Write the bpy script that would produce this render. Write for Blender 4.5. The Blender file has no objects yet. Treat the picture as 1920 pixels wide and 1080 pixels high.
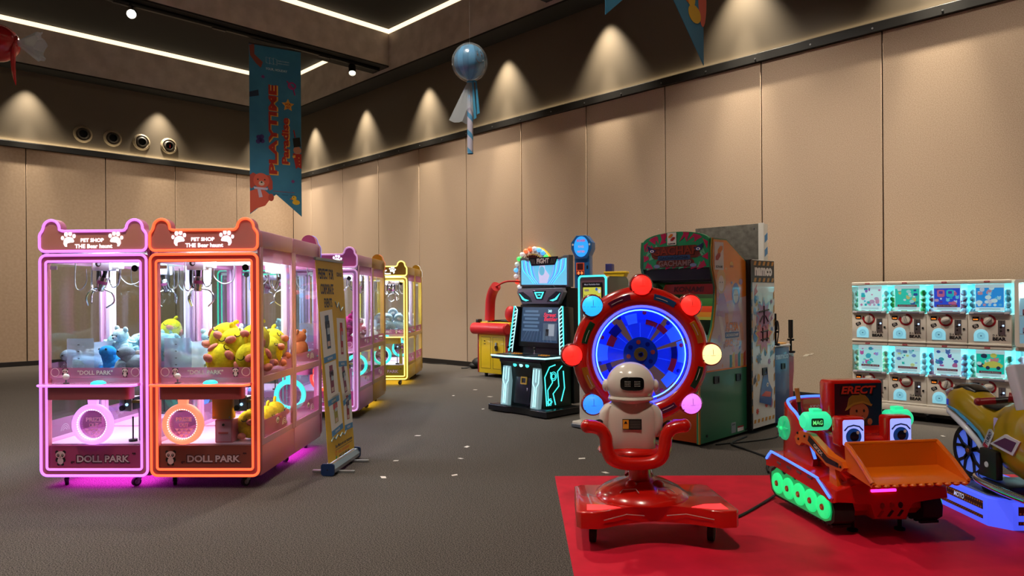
import bpy, bmesh, math, random
from math import pi, sin, cos, radians, atan2, sqrt
from mathutils import Matrix, Vector
SC = bpy.context.scene
COL = SC.collection
random.seed(7)

# ------------------------------------------------------------------ camera, exposure, world
EYE = 1.36
cam = bpy.data.objects.new('camera', bpy.data.cameras.new('camera'))
COL.objects.link(cam)
cam.location = (0, 0, EYE)
cam.rotation_euler = (pi/2, 0.0068, 0)
cam.data.sensor_fit = 'HORIZONTAL'
cam.data.sensor_width = 36.0
cam.data.lens = 36.0*1320/1920
cam.data.shift_y = 18/1920
cam.data.clip_start = 0.05
SC.camera = cam
SC.view_settings.view_transform = 'Standard'
SC.view_settings.look = 'None'
SC.view_settings.gamma = 1
SC.view_settings.exposure = 0.0
SC.view_settings.use_curve_mapping = False
try:
    SC.cycles.transparent_max_bounces = 40
    SC.cycles.max_bounces = 8
except Exception:
    pass
world = bpy.data.worlds.new('world')
SC.world = world
world.use_nodes = True
world.node_tree.nodes['Background'].inputs[0].default_value = (.95, .95, 1, 1)
world.node_tree.nodes['Background'].inputs[1].default_value = 0.045

# room axes: N points into the right wall, W runs along it towards the camera side
N = Vector((.710, .704, 0)).normalized()
W = Vector((N.y, -N.x, 0))
K = Vector((-5.88, 18.99, 0))           # far corner of the two walls
RZW = atan2(W.y, W.x)                     # turns local x to W, local y to N
def room(s, d, z=0):                      # s along the right wall from the far corner, d out of the wall into the room
    return K + W*s - N*d + Vector((0, 0, z))

def lamp(name, kind, loc, power, color=(1, .82, .6), target=None, size=.1, spot=None, blend=.6, sizey=None, parent=None):
    d = bpy.data.lights.new(name, kind)
    d.energy = power
    d.color = color
    if kind == 'AREA':
        d.size = size
        if sizey:
            d.shape = 'RECTANGLE'; d.size_y = sizey
    elif kind != 'SUN':
        d.shadow_soft_size = size
    if kind == 'SPOT':
        d.spot_size = radians(spot); d.spot_blend = blend
    o = bpy.data.objects.new(name, d)
    COL.objects.link(o)
    o.location = loc
    if target is not None:
        o.rotation_euler = (Vector(target)-Vector(loc)).to_track_quat('-Z', 'Y').to_euler()
    if parent:
        o.parent = parent
    return o

# downlights of the hall: pools of light on the carpet and the general level
WARM = (1, .87, .72)
for (s, d, p) in [(3.5, 4.2, 900), (7.5, 4.6, 900), (11.5, 4.8, 950), (15.2, 4.4, 1900), (5, 9, 900), (9, 9.5, 900), (13, 9.5, 900), (17, 8.5, 1000), (8, 13.5, 1000), (13, 14, 1000)]:
    c = room(s, d, 6.95)
    lamp('hall_downlight', 'SPOT', c, p, WARM, target=c-Vector((0, 0, 1)), size=.12, spot=105, blend=1)
# wall washers hidden in the slot above each wall: they scallop the upper band and the panels
WASH = (1, .88, .68)
def washer(p, q, power=600):
    lamp('wall_washer', 'SPOT', p, power, WASH, target=q, size=.03, spot=72, blend=1.0)
    lamp('wall_washer', 'SPOT', p, power*1.2, WASH, target=q, size=.03, spot=30, blend=.9)
for k in range(9):
    s = 1.19+2.36*k
    washer(room(s, .28, 6.14), room(s, .25, 4.2))
for k in range(7):
    d = .8+2.6*k
    p = K - N*d + W*.28 + Vector((0, 0, 6.14)); q = K - N*d + W*.25 + Vector((0, 0, 4.2))
    washer(p, q, 420)

# warm strips lying on the ledge behind its lip, washing up the smooth band
for (c, ln) in ((room(15, .03, 4.69), 30), (K-N*9+W*.03+Vector((0, 0, 4.69)), 18)):
    o = lamp('ledge_strip', 'AREA', c, (.45 if ln == 30 else 1.5)*ln, (1, .82, .52), None, ln, sizey=.02)
    ax = W if ln == 30 else N; out = -N if ln == 30 else W
    zz = -(Vector((0, 0, 1))*.96-out*.28).normalized()          # light leaves along -z: up and slightly to the wall
    yy = zz.cross(ax); o.rotation_euler = Matrix((ax, yy, zz)).transposed().to_euler()
# soft floods from the ceiling bays onto the panels
for k in range(7):
    c = room(1.2+3.0*k, 3.3, 6.9); lamp('panel_flood', 'SPOT', c, [830, 540, 900, 620][k % 4], (1, .89, .76), room(1.2+3.0*k+[.3, -.5, .4, 0][k % 4], 0, .5), .15, 70, 1)
for d in (1.6, 4.6, 7.6, 10.6):
    c = K-N*d+W*3.3+Vector((0, 0, 6.9)); lamp('panel_flood', 'SPOT', c, 420, (1, .88, .74), K-N*d+Vector((0, 0, .9)), .15, 68, 1)
# cooler pools on the carpet
for (x, y, p) in ((-.8, 7.4, 300), (-.5, 9.6, 260), (-1.0, 5.1, 170), (-4.6, 5.4, 220), (3.6, 6.6, 220)):
    lamp('pool_spot', 'SPOT', (x, y, 6.9), p, (.82, .93, 1), (x, y, 0), .06, 26, .8)

# ------------------------------------------------------------------ materials
def lin(c):
    c = c/255
    return c/12.92 if c <= .04045 else ((c+.055)/1.055)**2.4
def rgb(h):
    if isinstance(h, str):
        h = h.lstrip('#'); h = tuple(int(h[i:i+2], 16) for i in (0, 2, 4))
    return tuple(lin(x) for x in h)+(1,)
MATS = {}
def pm(name, col, rough=.5, metal=0, es=0, ecol=None, coat=0, spec=.5, trans=0):
    if name in MATS:
        return MATS[name]
    m = bpy.data.materials.new(name); m.use_nodes = True
    b = m.node_tree.nodes['Principled BSDF']
    b.inputs['Base Color'].default_value = rgb(col)
    b.inputs['Roughness'].default_value = rough
    b.inputs['Metallic'].default_value = metal
    b.inputs['Specular IOR Level'].default_value = spec
    if coat:
        b.inputs['Coat Weight'].default_value = coat
        b.inputs['Coat Roughness'].default_value = .05
    if es:
        b.inputs['Emission Color'].default_value = rgb(ecol or col)
        b.inputs['Emission Strength'].default_value = es
    MATS[name] = m
    return m
def noisy(name, c1, c2, scale=40, rough=.8, bump=0, detail=4, stretch=(1, 1, 1), spec=.4, coat=0):
    """two-tone speckle, with optional bump"""
    if name in MATS:
        return MATS[name]
    m = pm(name, c1, rough, spec=spec, coat=coat); nt = m.node_tree; b = nt.nodes['Principled BSDF']
    tc = nt.nodes.new('ShaderNodeTexCoord'); mp = nt.nodes.new('ShaderNodeMapping'); nz = nt.nodes.new('ShaderNodeTexNoise')
    mp.inputs['Scale'].default_value = stretch
    nz.inputs['Scale'].default_value = scale; nz.inputs['Detail'].default_value = detail
    mx = nt.nodes.new('ShaderNodeMix'); mx.data_type = 'RGBA'
    mr = nt.nodes.new('ShaderNodeMapRange'); mr.inputs[1].default_value = .35; mr.inputs[2].default_value = .65
    nt.links.new(tc.outputs['Object'], mp.inputs[0]); nt.links.new(mp.outputs[0], nz.inputs['Vector'])
    nt.links.new(nz.outputs[0], mr.inputs[0]); nt.links.new(mr.outputs[0], mx.inputs[0])
    mx.inputs[6].default_value = rgb(c1); mx.inputs[7].default_value = rgb(c2)
    nt.links.new(mx.outputs[2], b.inputs['Base Color'])
    if bump:
        bp = nt.nodes.new('ShaderNodeBump'); bp.inputs['Strength'].default_value = bump; bp.inputs['Distance'].default_value = .01
        nt.links.new(nz.outputs[0], bp.inputs['Height']); nt.links.new(bp.outputs[0], b.inputs['Normal'])
    return m
def glass(name, tint='#ffffff', gloss=.08, haze=0, hazecol='#ffffff', rough=.03):
    """thin clear sheet: light passes straight through, a little is mirrored, haze adds a frosted film"""
    if name in MATS:
        return MATS[name]
    m = bpy.data.materials.new(name); m.use_nodes = True; nt = m.node_tree; nt.nodes.clear()
    out = nt.nodes.new('ShaderNodeOutputMaterial')
    tr = nt.nodes.new('ShaderNodeBsdfTransparent'); tr.inputs[0].default_value = rgb(tint)
    gl = nt.nodes.new('ShaderNodeBsdfGlossy'); gl.inputs['Roughness'].default_value = rough
    lw = nt.nodes.new('ShaderNodeLayerWeight'); lw.inputs[0].default_value = .5
    pw = nt.nodes.new('ShaderNodeMath'); pw.operation = 'POWER'; pw.inputs[1].default_value = 4.5
    mu = nt.nodes.new('ShaderNodeMath'); mu.operation = 'MULTIPLY_ADD'; mu.inputs[1].default_value = .6; mu.inputs[2].default_value = gloss*.6
    nt.links.new(lw.outputs['Facing'], pw.inputs[0]); nt.links.new(pw.outputs[0], mu.inputs[0])
    mx = nt.nodes.new('ShaderNodeMixShader')
    nt.links.new(mu.outputs[0], mx.inputs[0]); nt.links.new(tr.outputs[0], mx.inputs[1]); nt.links.new(gl.outputs[0], mx.inputs[2])
    last = mx
    if haze:
        df = nt.nodes.new('ShaderNodeBsdfDiffuse'); df.inputs[0].default_value = rgb(hazecol)
        m2 = nt.nodes.new('ShaderNodeMixShader'); m2.inputs[0].default_value = haze
        nt.links.new(mx.outputs[0], m2.inputs[1]); nt.links.new(df.outputs[0], m2.inputs[2]); last = m2
    nt.links.new(last.outputs[0], out.inputs[0])
    MATS[name] = m
    return m
def glow(name, col, s):
    return pm(name, col, .5, es=s, ecol=col)

WHITE = pm('white', '#e9e6e2', .45); BLACK = pm('black', '#0c0c0e', .4); DARK = pm('dark_metal', '#1b1b1f', .35, .4)
CHROME = pm('chrome', '#d6d6da', .15, 1); STEEL = pm('steel', '#9a9a9c', .35, .9)
RUBBER = pm('rubber', '#151515', .7); RED = pm('red', '#b01818', .4); YEL = pm('yellow', '#e0b818', .5)

# ------------------------------------------------------------------ mesh builder
def FR(o, u, v):
    u = Vector(u).normalized(); v = Vector(v).normalized(); n = u.cross(v)
    return Matrix(((u.x, v.x, n.x, o[0]), (u.y, v.y, n.y, o[1]), (u.z, v.z, n.z, o[2]), (0, 0, 0, 1)))
def FRONT(x, y, z): return FR((x, y, z), (1, 0, 0), (0, 0, 1))      # faces -y
def BACK(x, y, z): return FR((x, y, z), (-1, 0, 0), (0, 0, 1))      # faces +y
def RIGHT(x, y, z): return FR((x, y, z), (0, 1, 0), (0, 0, 1))      # faces +x
def LEFT(x, y, z): return FR((x, y, z), (0, -1, 0), (0, 0, 1))      # faces -x
def TOP(x, y, z): return FR((x, y, z), (1, 0, 0), (0, 1, 0))        # faces +z
I4 = Matrix.Identity(4)
TEXTS = {}
def text_data(s, bold=0.0, shear=0.0):
    key = (s, bold, shear)
    if key not in TEXTS:
        cu = bpy.data.curves.new('lettering', 'FONT'); cu.body = s; cu.offset = bold; cu.resolution_u = 3; cu.shear = shear
        cu.align_x = 'CENTER'; cu.fill_mode = 'FRONT'
        o = bpy.data.objects.new('lettering', cu); COL.objects.link(o)
        dg = bpy.context.evaluated_depsgraph_get()
        me = o.evaluated_get(dg).to_mesh()
        vs = [tuple(v.co[:2]) for v in me.vertices]; fs = [tuple(p.vertices) for p in me.polygons]
        o.evaluated_get(dg).to_mesh_clear()
        bpy.data.objects.remove(o); bpy.data.curves.remove(cu)
        x0 = min(v[0] for v in vs); x1 = max(v[0] for v in vs); y0 = min(v[1] for v in vs); y1 = max(v[1] for v in vs)
        vs = [((v[0]-(x0+x1)/2)/(x1-x0), (v[1]-(y0+y1)/2)/(y1-y0)) for v in vs]
        TEXTS[key] = (vs, fs)
    return TEXTS[key]
def rrect(w, h, r, n=5, cx=0, cy=0):
    r = min(r, w/2-1e-5, h/2-1e-5); pts = []
    for (x, y, a) in ((w/2-r, h/2-r, 0), (-w/2+r, h/2-r, 90), (-w/2+r, -h/2+r, 180), (w/2-r, -h/2+r, 270)):
        for k in range(n+1):
            t = radians(a+90*k/n); pts.append((cx+x+r*cos(t), cy+y+r*sin(t)))
    return pts
def disc(r, n=24, cx=0, cy=0, ry=None, a0=0, a1=360):
    full = abs(a1-a0) >= 360
    m = n if full else n+1
    return [(cx+r*cos(radians(a0+(a1-a0)*k/n)), cy+(ry or r)*sin(radians(a0+(a1-a0)*k/n))) for k in range(m)]
def star(r1, r2, n=5, cx=0, cy=0, rot=90):
    return [(cx+(r1 if k % 2 == 0 else r2)*cos(radians(rot+180*k/n)), cy+(r1 if k % 2 == 0 else r2)*sin(radians(rot+180*k/n))) for k in range(2*n)]
def smooth_path(pts, n=6, closed=False):
    P = [Vector(p) for p in pts]; out = []; L = len(P); rng = L if closed else L-1
    for i in range(rng):
        p0 = P[(i-1) % L] if closed or i > 0 else P[i]; p1 = P[i]; p2 = P[(i+1) % L]; p3 = P[(i+2) % L] if closed or i < L-2 else p2
        for k in range(n):
            t = k/n
            out.append(.5*((2*p1)+(-p0+p2)*t+(2*p0-5*p1+4*p2-p3)*t*t+(-p0+3*p1-3*p2+p3)*t**3))
    if not closed:
        out.append(P[-1])
    return out

class MB:
    def __init__(self):
        self.bm = bmesh.new(); self.mats = []
    def mi(self, m):
        if m not in self.mats:
            self.mats.append(m)
        return self.mats.index(m)
    def raw(self, vs, fs, mat, M=I4):
        k = self.mi(mat); V = [self.bm.verts.new(M @ Vector(v)) for v in vs]
        for f in fs:
            try:
                F = self.bm.faces.new([V[i] for i in f]); F.material_index = k
            except ValueError:
                pass
        return self
    def merge(self, b2, mat, M=I4):
        b2.verts.index_update()
        self.raw([v.co.copy() for v in b2.verts], [[v.index for v in f.verts] for f in b2.faces], mat, M); b2.free()
        return self
    def box(self, c, s, mat, bev=0, M=I4, seg=2):
        b = bmesh.new(); bmesh.ops.create_cube(b, size=1)
        for v in b.verts:
            v.co = Vector((c[0]+v.co.x*s[0], c[1]+v.co.y*s[1], c[2]+v.co.z*s[2]))
        if bev:
            bmesh.ops.bevel(b, geom=b.edges[:], offset=min(bev, min(s)*.49), segments=seg, profile=.5, affect='EDGES')
        return self.merge(b, mat, M)
    def bar(self, x0, x1, y0, y1, z0, z1, mat, bev=0, M=I4, seg=2):
        return self.box(((x0+x1)/2, (y0+y1)/2, (z0+z1)/2), (abs(x1-x0), abs(y1-y0), abs(z1-z0)), mat, bev, M, seg)
    def tube(self, pts, r, mat, n=8, closed=False, M=I4, cap=True):
        P = [Vector(p) for p in pts]; L = len(P); vs = []; fs = []
        rr = r if isinstance(r, (list, tuple)) else [r]*L
        T = []
        for i in range(L):
            a = P[(i-1) % L] if closed or i > 0 else P[i]; c = P[(i+1) % L] if closed or i < L-1 else P[i]
            t = c-a; T.append(t.normalized() if t.length > 1e-9 else Vector((0, 0, 1)))
        up = Vector((0, 0, 1)) if abs(T[0].z) < .9 else Vector((1, 0, 0))
        u = T[0].cross(up).normalized()
        for i in range(L):
            u = (u-T[i]*u.dot(T[i]))
            u = u.normalized() if u.length > 1e-6 else T[i].orthogonal().normalized()
            v = T[i].cross(u)
            for k in range(n):
                a = 2*pi*k/n; vs.append(P[i]+(u*cos(a)+v*sin(a))*rr[i])
        for i in range(L if closed else L-1):
            j = (i+1) % L
            for k in range(n):
                k2 = (k+1) % n; fs.append((i*n+k, i*n+k2, j*n+k2, j*n+k))
        if cap and not closed:
            fs.append(tuple(range(n))[::-1]); fs.append(tuple((L-1)*n+k for k in range(n)))
        return self.raw(vs, fs, mat, M)
    def cyl(self, p0, p1, r, mat, r1=None, n=20, M=I4):
        return self.tube([p0, p1], [r, r if r1 is None else r1], mat, n, M=M)
    def lathe(self, prof, mat, M=I4, n=24, cap=True):
        vs = []; fs = []
        for (r, z) in prof:
            for k in range(n):
                a = 2*pi*k/n; vs.append((r*cos(a), r*sin(a), z))
        for i in range(len(prof)-1):
            for k in range(n):
                k2 = (k+1) % n; fs.append((i*n+k, i*n+k2, (i+1)*n+k2, (i+1)*n+k))
        if cap and prof[0][0] > 1e-6: fs.append(tuple(range(n))[::-1])
        if cap and prof[-1][0] > 1e-6: fs.append(tuple((len(prof)-1)*n+k for k in range(n)))
        return self.raw(vs, fs, mat, M)
    def ball(self, c, r, mat, u=16, v=10, M=I4, R=None, mat2=None):
        if not isinstance(r, (tuple, list)): r = (r, r, r)
        for half in range(2 if mat2 else 1):
            b = bmesh.new(); bmesh.ops.create_uvsphere(b, u_segments=u, v_segments=v, radius=1)
            if mat2:
                dead = [f for f in b.faces if (f.calc_center_median().z > 0) == (half == 0)]
                bmesh.ops.delete(b, geom=dead, context='FACES')
            S = Matrix.Diagonal((r[0], r[1], r[2], 1)); T = Matrix.Translation(c) @ (R.to_4x4() if R else I4) @ S
            for q in b.verts: q.co = T @ q.co
            self.merge(b, mat if half == 0 else mat2, M)
        return self
    def prism(self, poly, mat, M=I4, depth=.002, bev=0, side=None):
        """polygon in the frame's xy, thickness towards +z of the frame"""
        a = sum(poly[i][0]*poly[(i+1) % len(poly)][1]-poly[(i+1) % len(poly)][0]*poly[i][1] for i in range(len(poly)))
        if a < 0: poly = poly[::-1]
        n = len(poly)
        if bev:
            b = bmesh.new(); lo = [b.verts.new((x, y, 0)) for x, y in poly]; hi = [b.verts.new((x, y, depth)) for x, y in poly]
            b.faces.new(lo[::-1]); top = b.faces.new(hi)
            for i in range(n): b.faces.new((lo[i], lo[(i+1) % n], hi[(i+1) % n], hi[i]))
            bmesh.ops.bevel(b, geom=list(top.edges), offset=bev, segments=3, profile=.5, affect='EDGES')
            return self.merge(b, mat, M)
        vs = [(x, y, 0) for x, y in poly]+[(x, y, depth) for x, y in poly]
        self.raw(vs, [tuple(range(n))[::-1], tuple(range(n, 2*n))], mat, M)
        return self.raw(vs, [(i, (i+1) % n, n+(i+1) % n, n+i) for i in range(n)], side or mat, M)
    def ring(self, outer, inner, mat, M=I4, depth=.01):
        n = len(outer); vs = [(x, y, 0) for x, y in outer]+[(x, y, 0) for x, y in inner]+[(x, y, depth) for x, y in outer]+[(x, y, depth) for x, y in inner]; fs = []
        for i in range(n):
            j = (i+1) % n
            fs += [(i, n+i, n+j, j), (2*n+i, 2*n+j, 3*n+j, 3*n+i), (i, j, 2*n+j, 2*n+i), (n+i, 3*n+i, 3*n+j, n+j)]
        return self.raw(vs, fs, mat, M)
    def text(self, s, mat, M, w, h, bold=0.0, depth=.0008, shear=0.0, keep=False):
        vs, fs = text_data(s, bold, shear)
        return self.raw([(x*w, y*h, depth) for x, y in vs], fs, mat, M)
    def quad(self, M, w, h, mat, z=0):
        return self.raw([(-w/2, -h/2, z), (w/2, -h/2, z), (w/2, h/2, z), (-w/2, h/2, z)], [(0, 1, 2, 3)], mat, M)
    def build(self, name, parent=None, loc=(0, 0, 0), rot=(0, 0, 0), label=None, angle=38, smooth=True, kind=None):
        me = bpy.data.meshes.new(name)
        bmesh.ops.recalc_face_normals(self.bm, faces=self.bm.faces[:]) if False else None
        self.bm.to_mesh(me); self.bm.free()
        for m in self.mats: me.materials.append(m)
        if smooth:
            me.polygons.foreach_set('use_smooth', [True]*len(me.polygons))
            me.set_sharp_from_angle(angle=radians(angle))
        o = bpy.data.objects.new(name, me); COL.objects.link(o)
        o.location = loc; o.rotation_euler = rot
        if parent: o.parent = parent
        if label: o['label'] = label
        if kind: o['kind'] = kind
        return o

def tag(o, label, cat, group=None):
    o['label'] = label; o['category'] = cat
    if group: o['group'] = group
    return o
def thing(name, label, cat, loc=(0, 0, 0), rz=0, group=None, rot=None):
    o = bpy.data.objects.new(name, None); COL.objects.link(o)
    o.empty_display_size = .1
    o.location = loc; o.rotation_euler = rot or (0, 0, rz)
    return tag(o, label, cat, group)
def struct(mb, name, loc=(0, 0, 0), rot=(0, 0, 0), **k):
    return mb.build(name, None, loc, rot, kind='structure', **k)
def kids(o): return [c for c in bpy.data.objects if c.parent == o]
def dup(root, loc, rot=None, label=None, group=None):
    r = root.copy(); COL.objects.link(r); r.location = loc
    if rot is not None: r.rotation_euler = rot
    if label: r['label'] = label
    if group: r['group'] = group
    for ch in kids(root):
        c = ch.copy(); COL.objects.link(c); c.parent = r
        for g in kids(ch):
            d = g.copy(); COL.objects.link(d); d.parent = c
    return r
# ------------------------------------------------------------------ the room
CARPET = noisy('carpet', '#78706a', '#2c2927', 150, .95, .35, 2, spec=.1)
nt = CARPET.node_tree
b_ = nt.nodes['Principled BSDF']
# fine woven rows plus broad wear over the speckle
tc_ = nt.nodes.new('ShaderNodeTexCoord'); wv = nt.nodes.new('ShaderNodeTexWave'); wv.inputs['Scale'].default_value = 40; wv.inputs['Distortion'].default_value = 2.5; wv.inputs['Detail'].default_value = 2
mp_ = nt.nodes.new('ShaderNodeMapping'); mp_.inputs['Rotation'].default_value = (0, 0, .35)
nt.links.new(tc_.outputs['Object'], mp_.inputs[0]); nt.links.new(mp_.outputs[0], wv.inputs['Vector'])
old = b_.inputs['Base Color'].links[0].from_socket
mm = nt.nodes.new('ShaderNodeMix'); mm.data_type = 'RGBA'; mm.blend_type = 'MULTIPLY'; mm.inputs[0].default_value = .45
nt.links.new(old, mm.inputs[6]); nt.links.new(wv.outputs['Color'], mm.inputs[7]); nt.links.new(mm.outputs[2], b_.inputs['Base Color'])
PANEL = noisy('fabric_panel', '#c8b29d', '#ac947d', 110, .9, .05, 5, spec=.15)
FELT = noisy('smooth_panel', '#bda48c', '#b59c84', 20, .8, 0, 3, spec=.2)
GAP = pm('panel_gap', '#2a1c13', .9)
FASCIA = pm('fascia_paint', '#655b4e', .45, spec=.4)
CONC = noisy('concrete', '#ccc0b6', '#b6aaa0', 3.5, .8, .08, 7, spec=.2)
VOID = pm('black_ceiling', '#161514', .8)
LEDGE = pm('black_ledge', '#120f0d', .5)
SKIRT = pm('skirting', '#1e1a19', .5)
COVE = glow('cove_light', '#ffe6bc', 1.7)
EU = (0, 0, RZW)                 # local x = W, local -y = into the room from the right wall, origin at the far corner
# floor (local x 0..34 along the right wall, y 0..-22)
m = MB(); m.bar(-.3, 30, -18, .3, -.1, 0, CARPET); struct(m, 'floor', K, EU)
ZL, ZB, ZC = 4.55, 6.2, 7.08
PZ = 1.36
# right wall: panels with dark gaps over a backing
m = MB(); m.bar(-.3, 30, .02, .3, 0, ZB+.9, GAP)
edges = [0]+[.957+1.5315*k for k in range(0, 19)]+[30]
for a, b in zip(edges, edges[1:]):
    m.bar(a+.008, b-.008, 0, .03, .0, ZL, PANEL, .004, seg=1)
m.bar(0, 30, -.004, .03, ZL+.02, ZB+.9, FASCIA)
CHIP = pm('torn_patch', '#e4d6c4', .8)
for (x, z, s_) in ((13.80, .58, .05), (13.87, .60, .03), (11.55, 2.39, .012)): m.prism([(x-s_, z-.3*s_), (x+.2*s_, z-.25*s_), (x+s_, z+.4*s_), (x-.1*s_, z+.35*s_)], CHIP, FRONT(0, -.0005, 0), .0015)
struct(m, 'wall_right', K, EU)
m = MB(); m.bar(-.3, -.02, -18, .3, 0, ZB+.9, GAP)
edges = [0]+[1.548+1.494*k for k in range(0, 11)]+[18]
for a, b in zip(edges, edges[1:]):
    m.bar(-.03, 0, -b+.008, -a-.008, 0, ZL, FELT, .004, seg=1)
m.bar(-.03, .004, -18, 0, ZL+.02, ZB+.9, FASCIA)
struct(m, 'wall_left', K, EU)
m = MB(); m.bar(-.3, 30, -18.3, -18, 0, ZC+.1, PANEL); struct(m, 'wall_back', K, EU)
m = MB(); m.bar(30, 30.3, -18.3, .3, 0, ZC+.1, PANEL); struct(m, 'wall_front', K, EU)
# ledge strip between panels and upper band, with its fixing studs
m = MB(); m.bar(0, 30, -.05, .0, ZL, ZL+.12, LEDGE, .006, seg=1)
for k in range(40): m.cyl((.4+.75*k, -.05, ZL+.05), (.4+.75*k, -.056, ZL+.05), .012, STEEL, n=8)
struct(m, 'trim_1', K, EU)
m = MB(); m.bar(0, .05, -18, -.05, ZL, ZL+.12, LEDGE, .006, seg=1); struct(m, 'trim_2', K, EU)
m = MB(); m.bar(0, 30, -.018, 0, 0, .1, SKIRT, .003, seg=1); struct(m, 'baseboard_right', K, EU)
m = MB(); m.bar(0, .018, -18, -.02, 0, .1, SKIRT, .003, seg=1); struct(m, 'baseboard_left', K, EU)
# bulkhead boxes along both walls (a slot .45 wide stays open against each wall), cross beams, black ceiling
BW = .5
m = MB(); m.bar(0, 30, -BW, -.006, ZB, ZC-.1, CONC); m.bar(0, 30, -BW, -.006, ZB-.03, ZB, VOID); struct(m, 'beam_1', K, EU)
m = MB(); m.bar(.006, BW, -18, -BW, ZB, ZC-.1, CONC); m.bar(.006, BW, -18, -BW, ZB-.03, ZB, VOID); struct(m, 'beam_2', K, EU)
m = MB(); m.bar(0, 30, -18, 0, ZC, ZC+.1, VOID); struct(m, 'ceiling', K, EU)
cross = [5.19, 10.32, 15.45, 20.58]
for i, s in enumerate(cross):
    m = MB(); m.bar(s-.6, s, -18, -BW-.002, ZB+.1, ZC-.1, CONC); m.bar(s-.6, s, -18, -BW-.002, ZB+.07, ZB+.1, VOID); struct(m, 'beam_%d' % (3+i), K, EU)
k = 3
lo = BW
for s in cross:
    m = MB()                           # lit reveal around the top of one ceiling bay
    m.bar(lo, s-.6, -BW-.004, -BW+.03, ZC-.1, ZC-.005, COVE)
    for x in (lo-.03, s-.6-.004): m.bar(x, x+.034, -18, -BW, ZC-.1, ZC-.005, COVE)
    struct(m, 'trim_%d' % k, K, EU); k += 1
    lo = s
# track under the first cross beam and its two spotlights
t = thing('lighting_track', 'black lighting track under the concrete ceiling beam', 'lighting track', room(5.0, .62, ZB+.04), RZW)
m = MB(); m.bar(-.03, .03, -12, 0, -.04, .03, BLACK, .004); m.build('rail', t)
for q in (-1.3, -3.4, -5.0):
    m = MB(); m.bar(-.035, .035, q-.12, q+.12, -.055, -.04, DARK, .004); m.build('adapter', t)
def track_spot(loc, aim, label, bright):
    t = thing('track_spotlight', label, 'spotlight', loc, 0)
    m = MB(); m.bar(-.02, .02, -.06, .06, .12, .16, BLACK, .004); m.cyl((0, 0, .0), (0, 0, .13), .012, BLACK, n=8); m.build('mount', t)
    q = Vector(aim).to_track_quat('-Z', 'Y').to_euler()
    m = MB(); m.lathe([(.0, .13), (.065, .125), (.075, .1), (.075, -.1), (.068, -.1), (.065, -.06), (0, -.06)], BLACK, n=20)
    h = m.build('lamp_head', t, rot=q)
    m = MB(); m.lathe([(0, -.066), (.064, -.066)], glow('spot_lens_%d' % bright, '#fff6e0', bright), n=20); m.build('lens', h)
    lamp('spotlight_beam', 'SPOT', Vector(loc)+Vector(aim).normalized()*.12, 130 if bright > 20 else 60, (1, .93, .8), Vector(loc)+Vector(aim), .04, 70 if bright > 20 else 40, .5)
track_spot(room(5.0, 5.45, ZB-.12), (.36, -.9, -.42), 'black track spotlight shining straight out below the beam, brightest lamp', 60)
track_spot(room(5.0, 1.28, ZB-.12), (.15, -.55, -.9), 'small black track spotlight tilted downwards near the end of its track', 12)
m = MB(); m.lathe([(0, -.05), (.1, -.05), (.13, -.02), (.13, 0)], pm('detector_white', '#c9b9a8', .5), n=24)
tag(m.build('smoke_detector', None, room(1.6, 9.5, ZC)), 'round pale smoke detector on the black ceiling', 'smoke detector')
# four round air nozzles in the upper band of the left wall
RIMW = pm('nozzle_rim', '#8c7e68', .5); 
NOZ = ['farthest from the corner', 'second from the far left', 'third in the row', 'nearest the corner and red inside']
for i, d in enumerate((4.98, 4.39, 3.785, 3.186)):
    t = thing('air_nozzle', 'round air nozzle in the dark upper wall band, '+NOZ[i], 'air nozzle', room(.004, d, 5.02), RZW)
    X = FR((0, 0, 0), (0, 1, 0), (0, 0, 1))
    m = MB(); m.lathe([(.19, 0), (.185, .02), (.15, .045), (.135, .03), (.125, .0)], RIMW, X, 28, cap=False); m.build('rim', t)
    m = MB(); m.lathe([(.13, .02), (.11, .05), (.085, .06), (.08, .05)], pm('nozzle_grey', '#3a342e', .5), X, 28, cap=False); m.build('nozzle_ring', t)
    m = MB(); m.lathe([(0, .012), (.125, .012)], VOID, X, 24)  # flat black disc paints in the darkness of a deep duct
    if i == 3: m.bar(-.015, .015, .012, .02, -.04, .05, RED, M=FR((0, 0, 0), (0, -1, 0), (1, 0, 0)) if False else Matrix.Translation((.03, 0, 0)))
    m.build('duct', t)
# ------------------------------------------------------------------ claw machines
GLS = glass('clear_pane', '#f2f7f8', .045)
ACR = glass('frosted_acrylic', '#eef6ff', .05, .32, '#e8f2ff', .2)
PINKG = glass('pink_film', '#e8b8cf', .05, .55, '#d888b4', .2)
PDK = pm('panda_black', '#151012', .5); PWH = pm('panda_white', '#f4ece6', .5); PRD = pm('panda_red', '#d8403c', .5)
MW, MD = .80, .74
def paw(m, M, cx, cz, s, mat, flip=1):
    pad = [(x*s, y*s) for x, y in [(-.52, -.35), (-.5, -.05), (-.36, .2), (-.1, .34), (.2, .3), (.42, .12), (.5, -.12), (.4, -.2), (.1, -.22), (-.12, -.26), (-.22, -.38), (-.2, -.62), (-.36, -.6)]]
    m.prism([(cx+flip*x, cz+y) for x, y in pad], mat, M, .003)
    for (x, y, a) in ((-.62, .22, .14), (-.28, .58, .17), (.12, .64, .17), (.5, .4, .15)):
        m.prism(disc(a*s, 12, cx+flip*x*s, cz+y*s, a*1.35*s), mat, M, .003)
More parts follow.
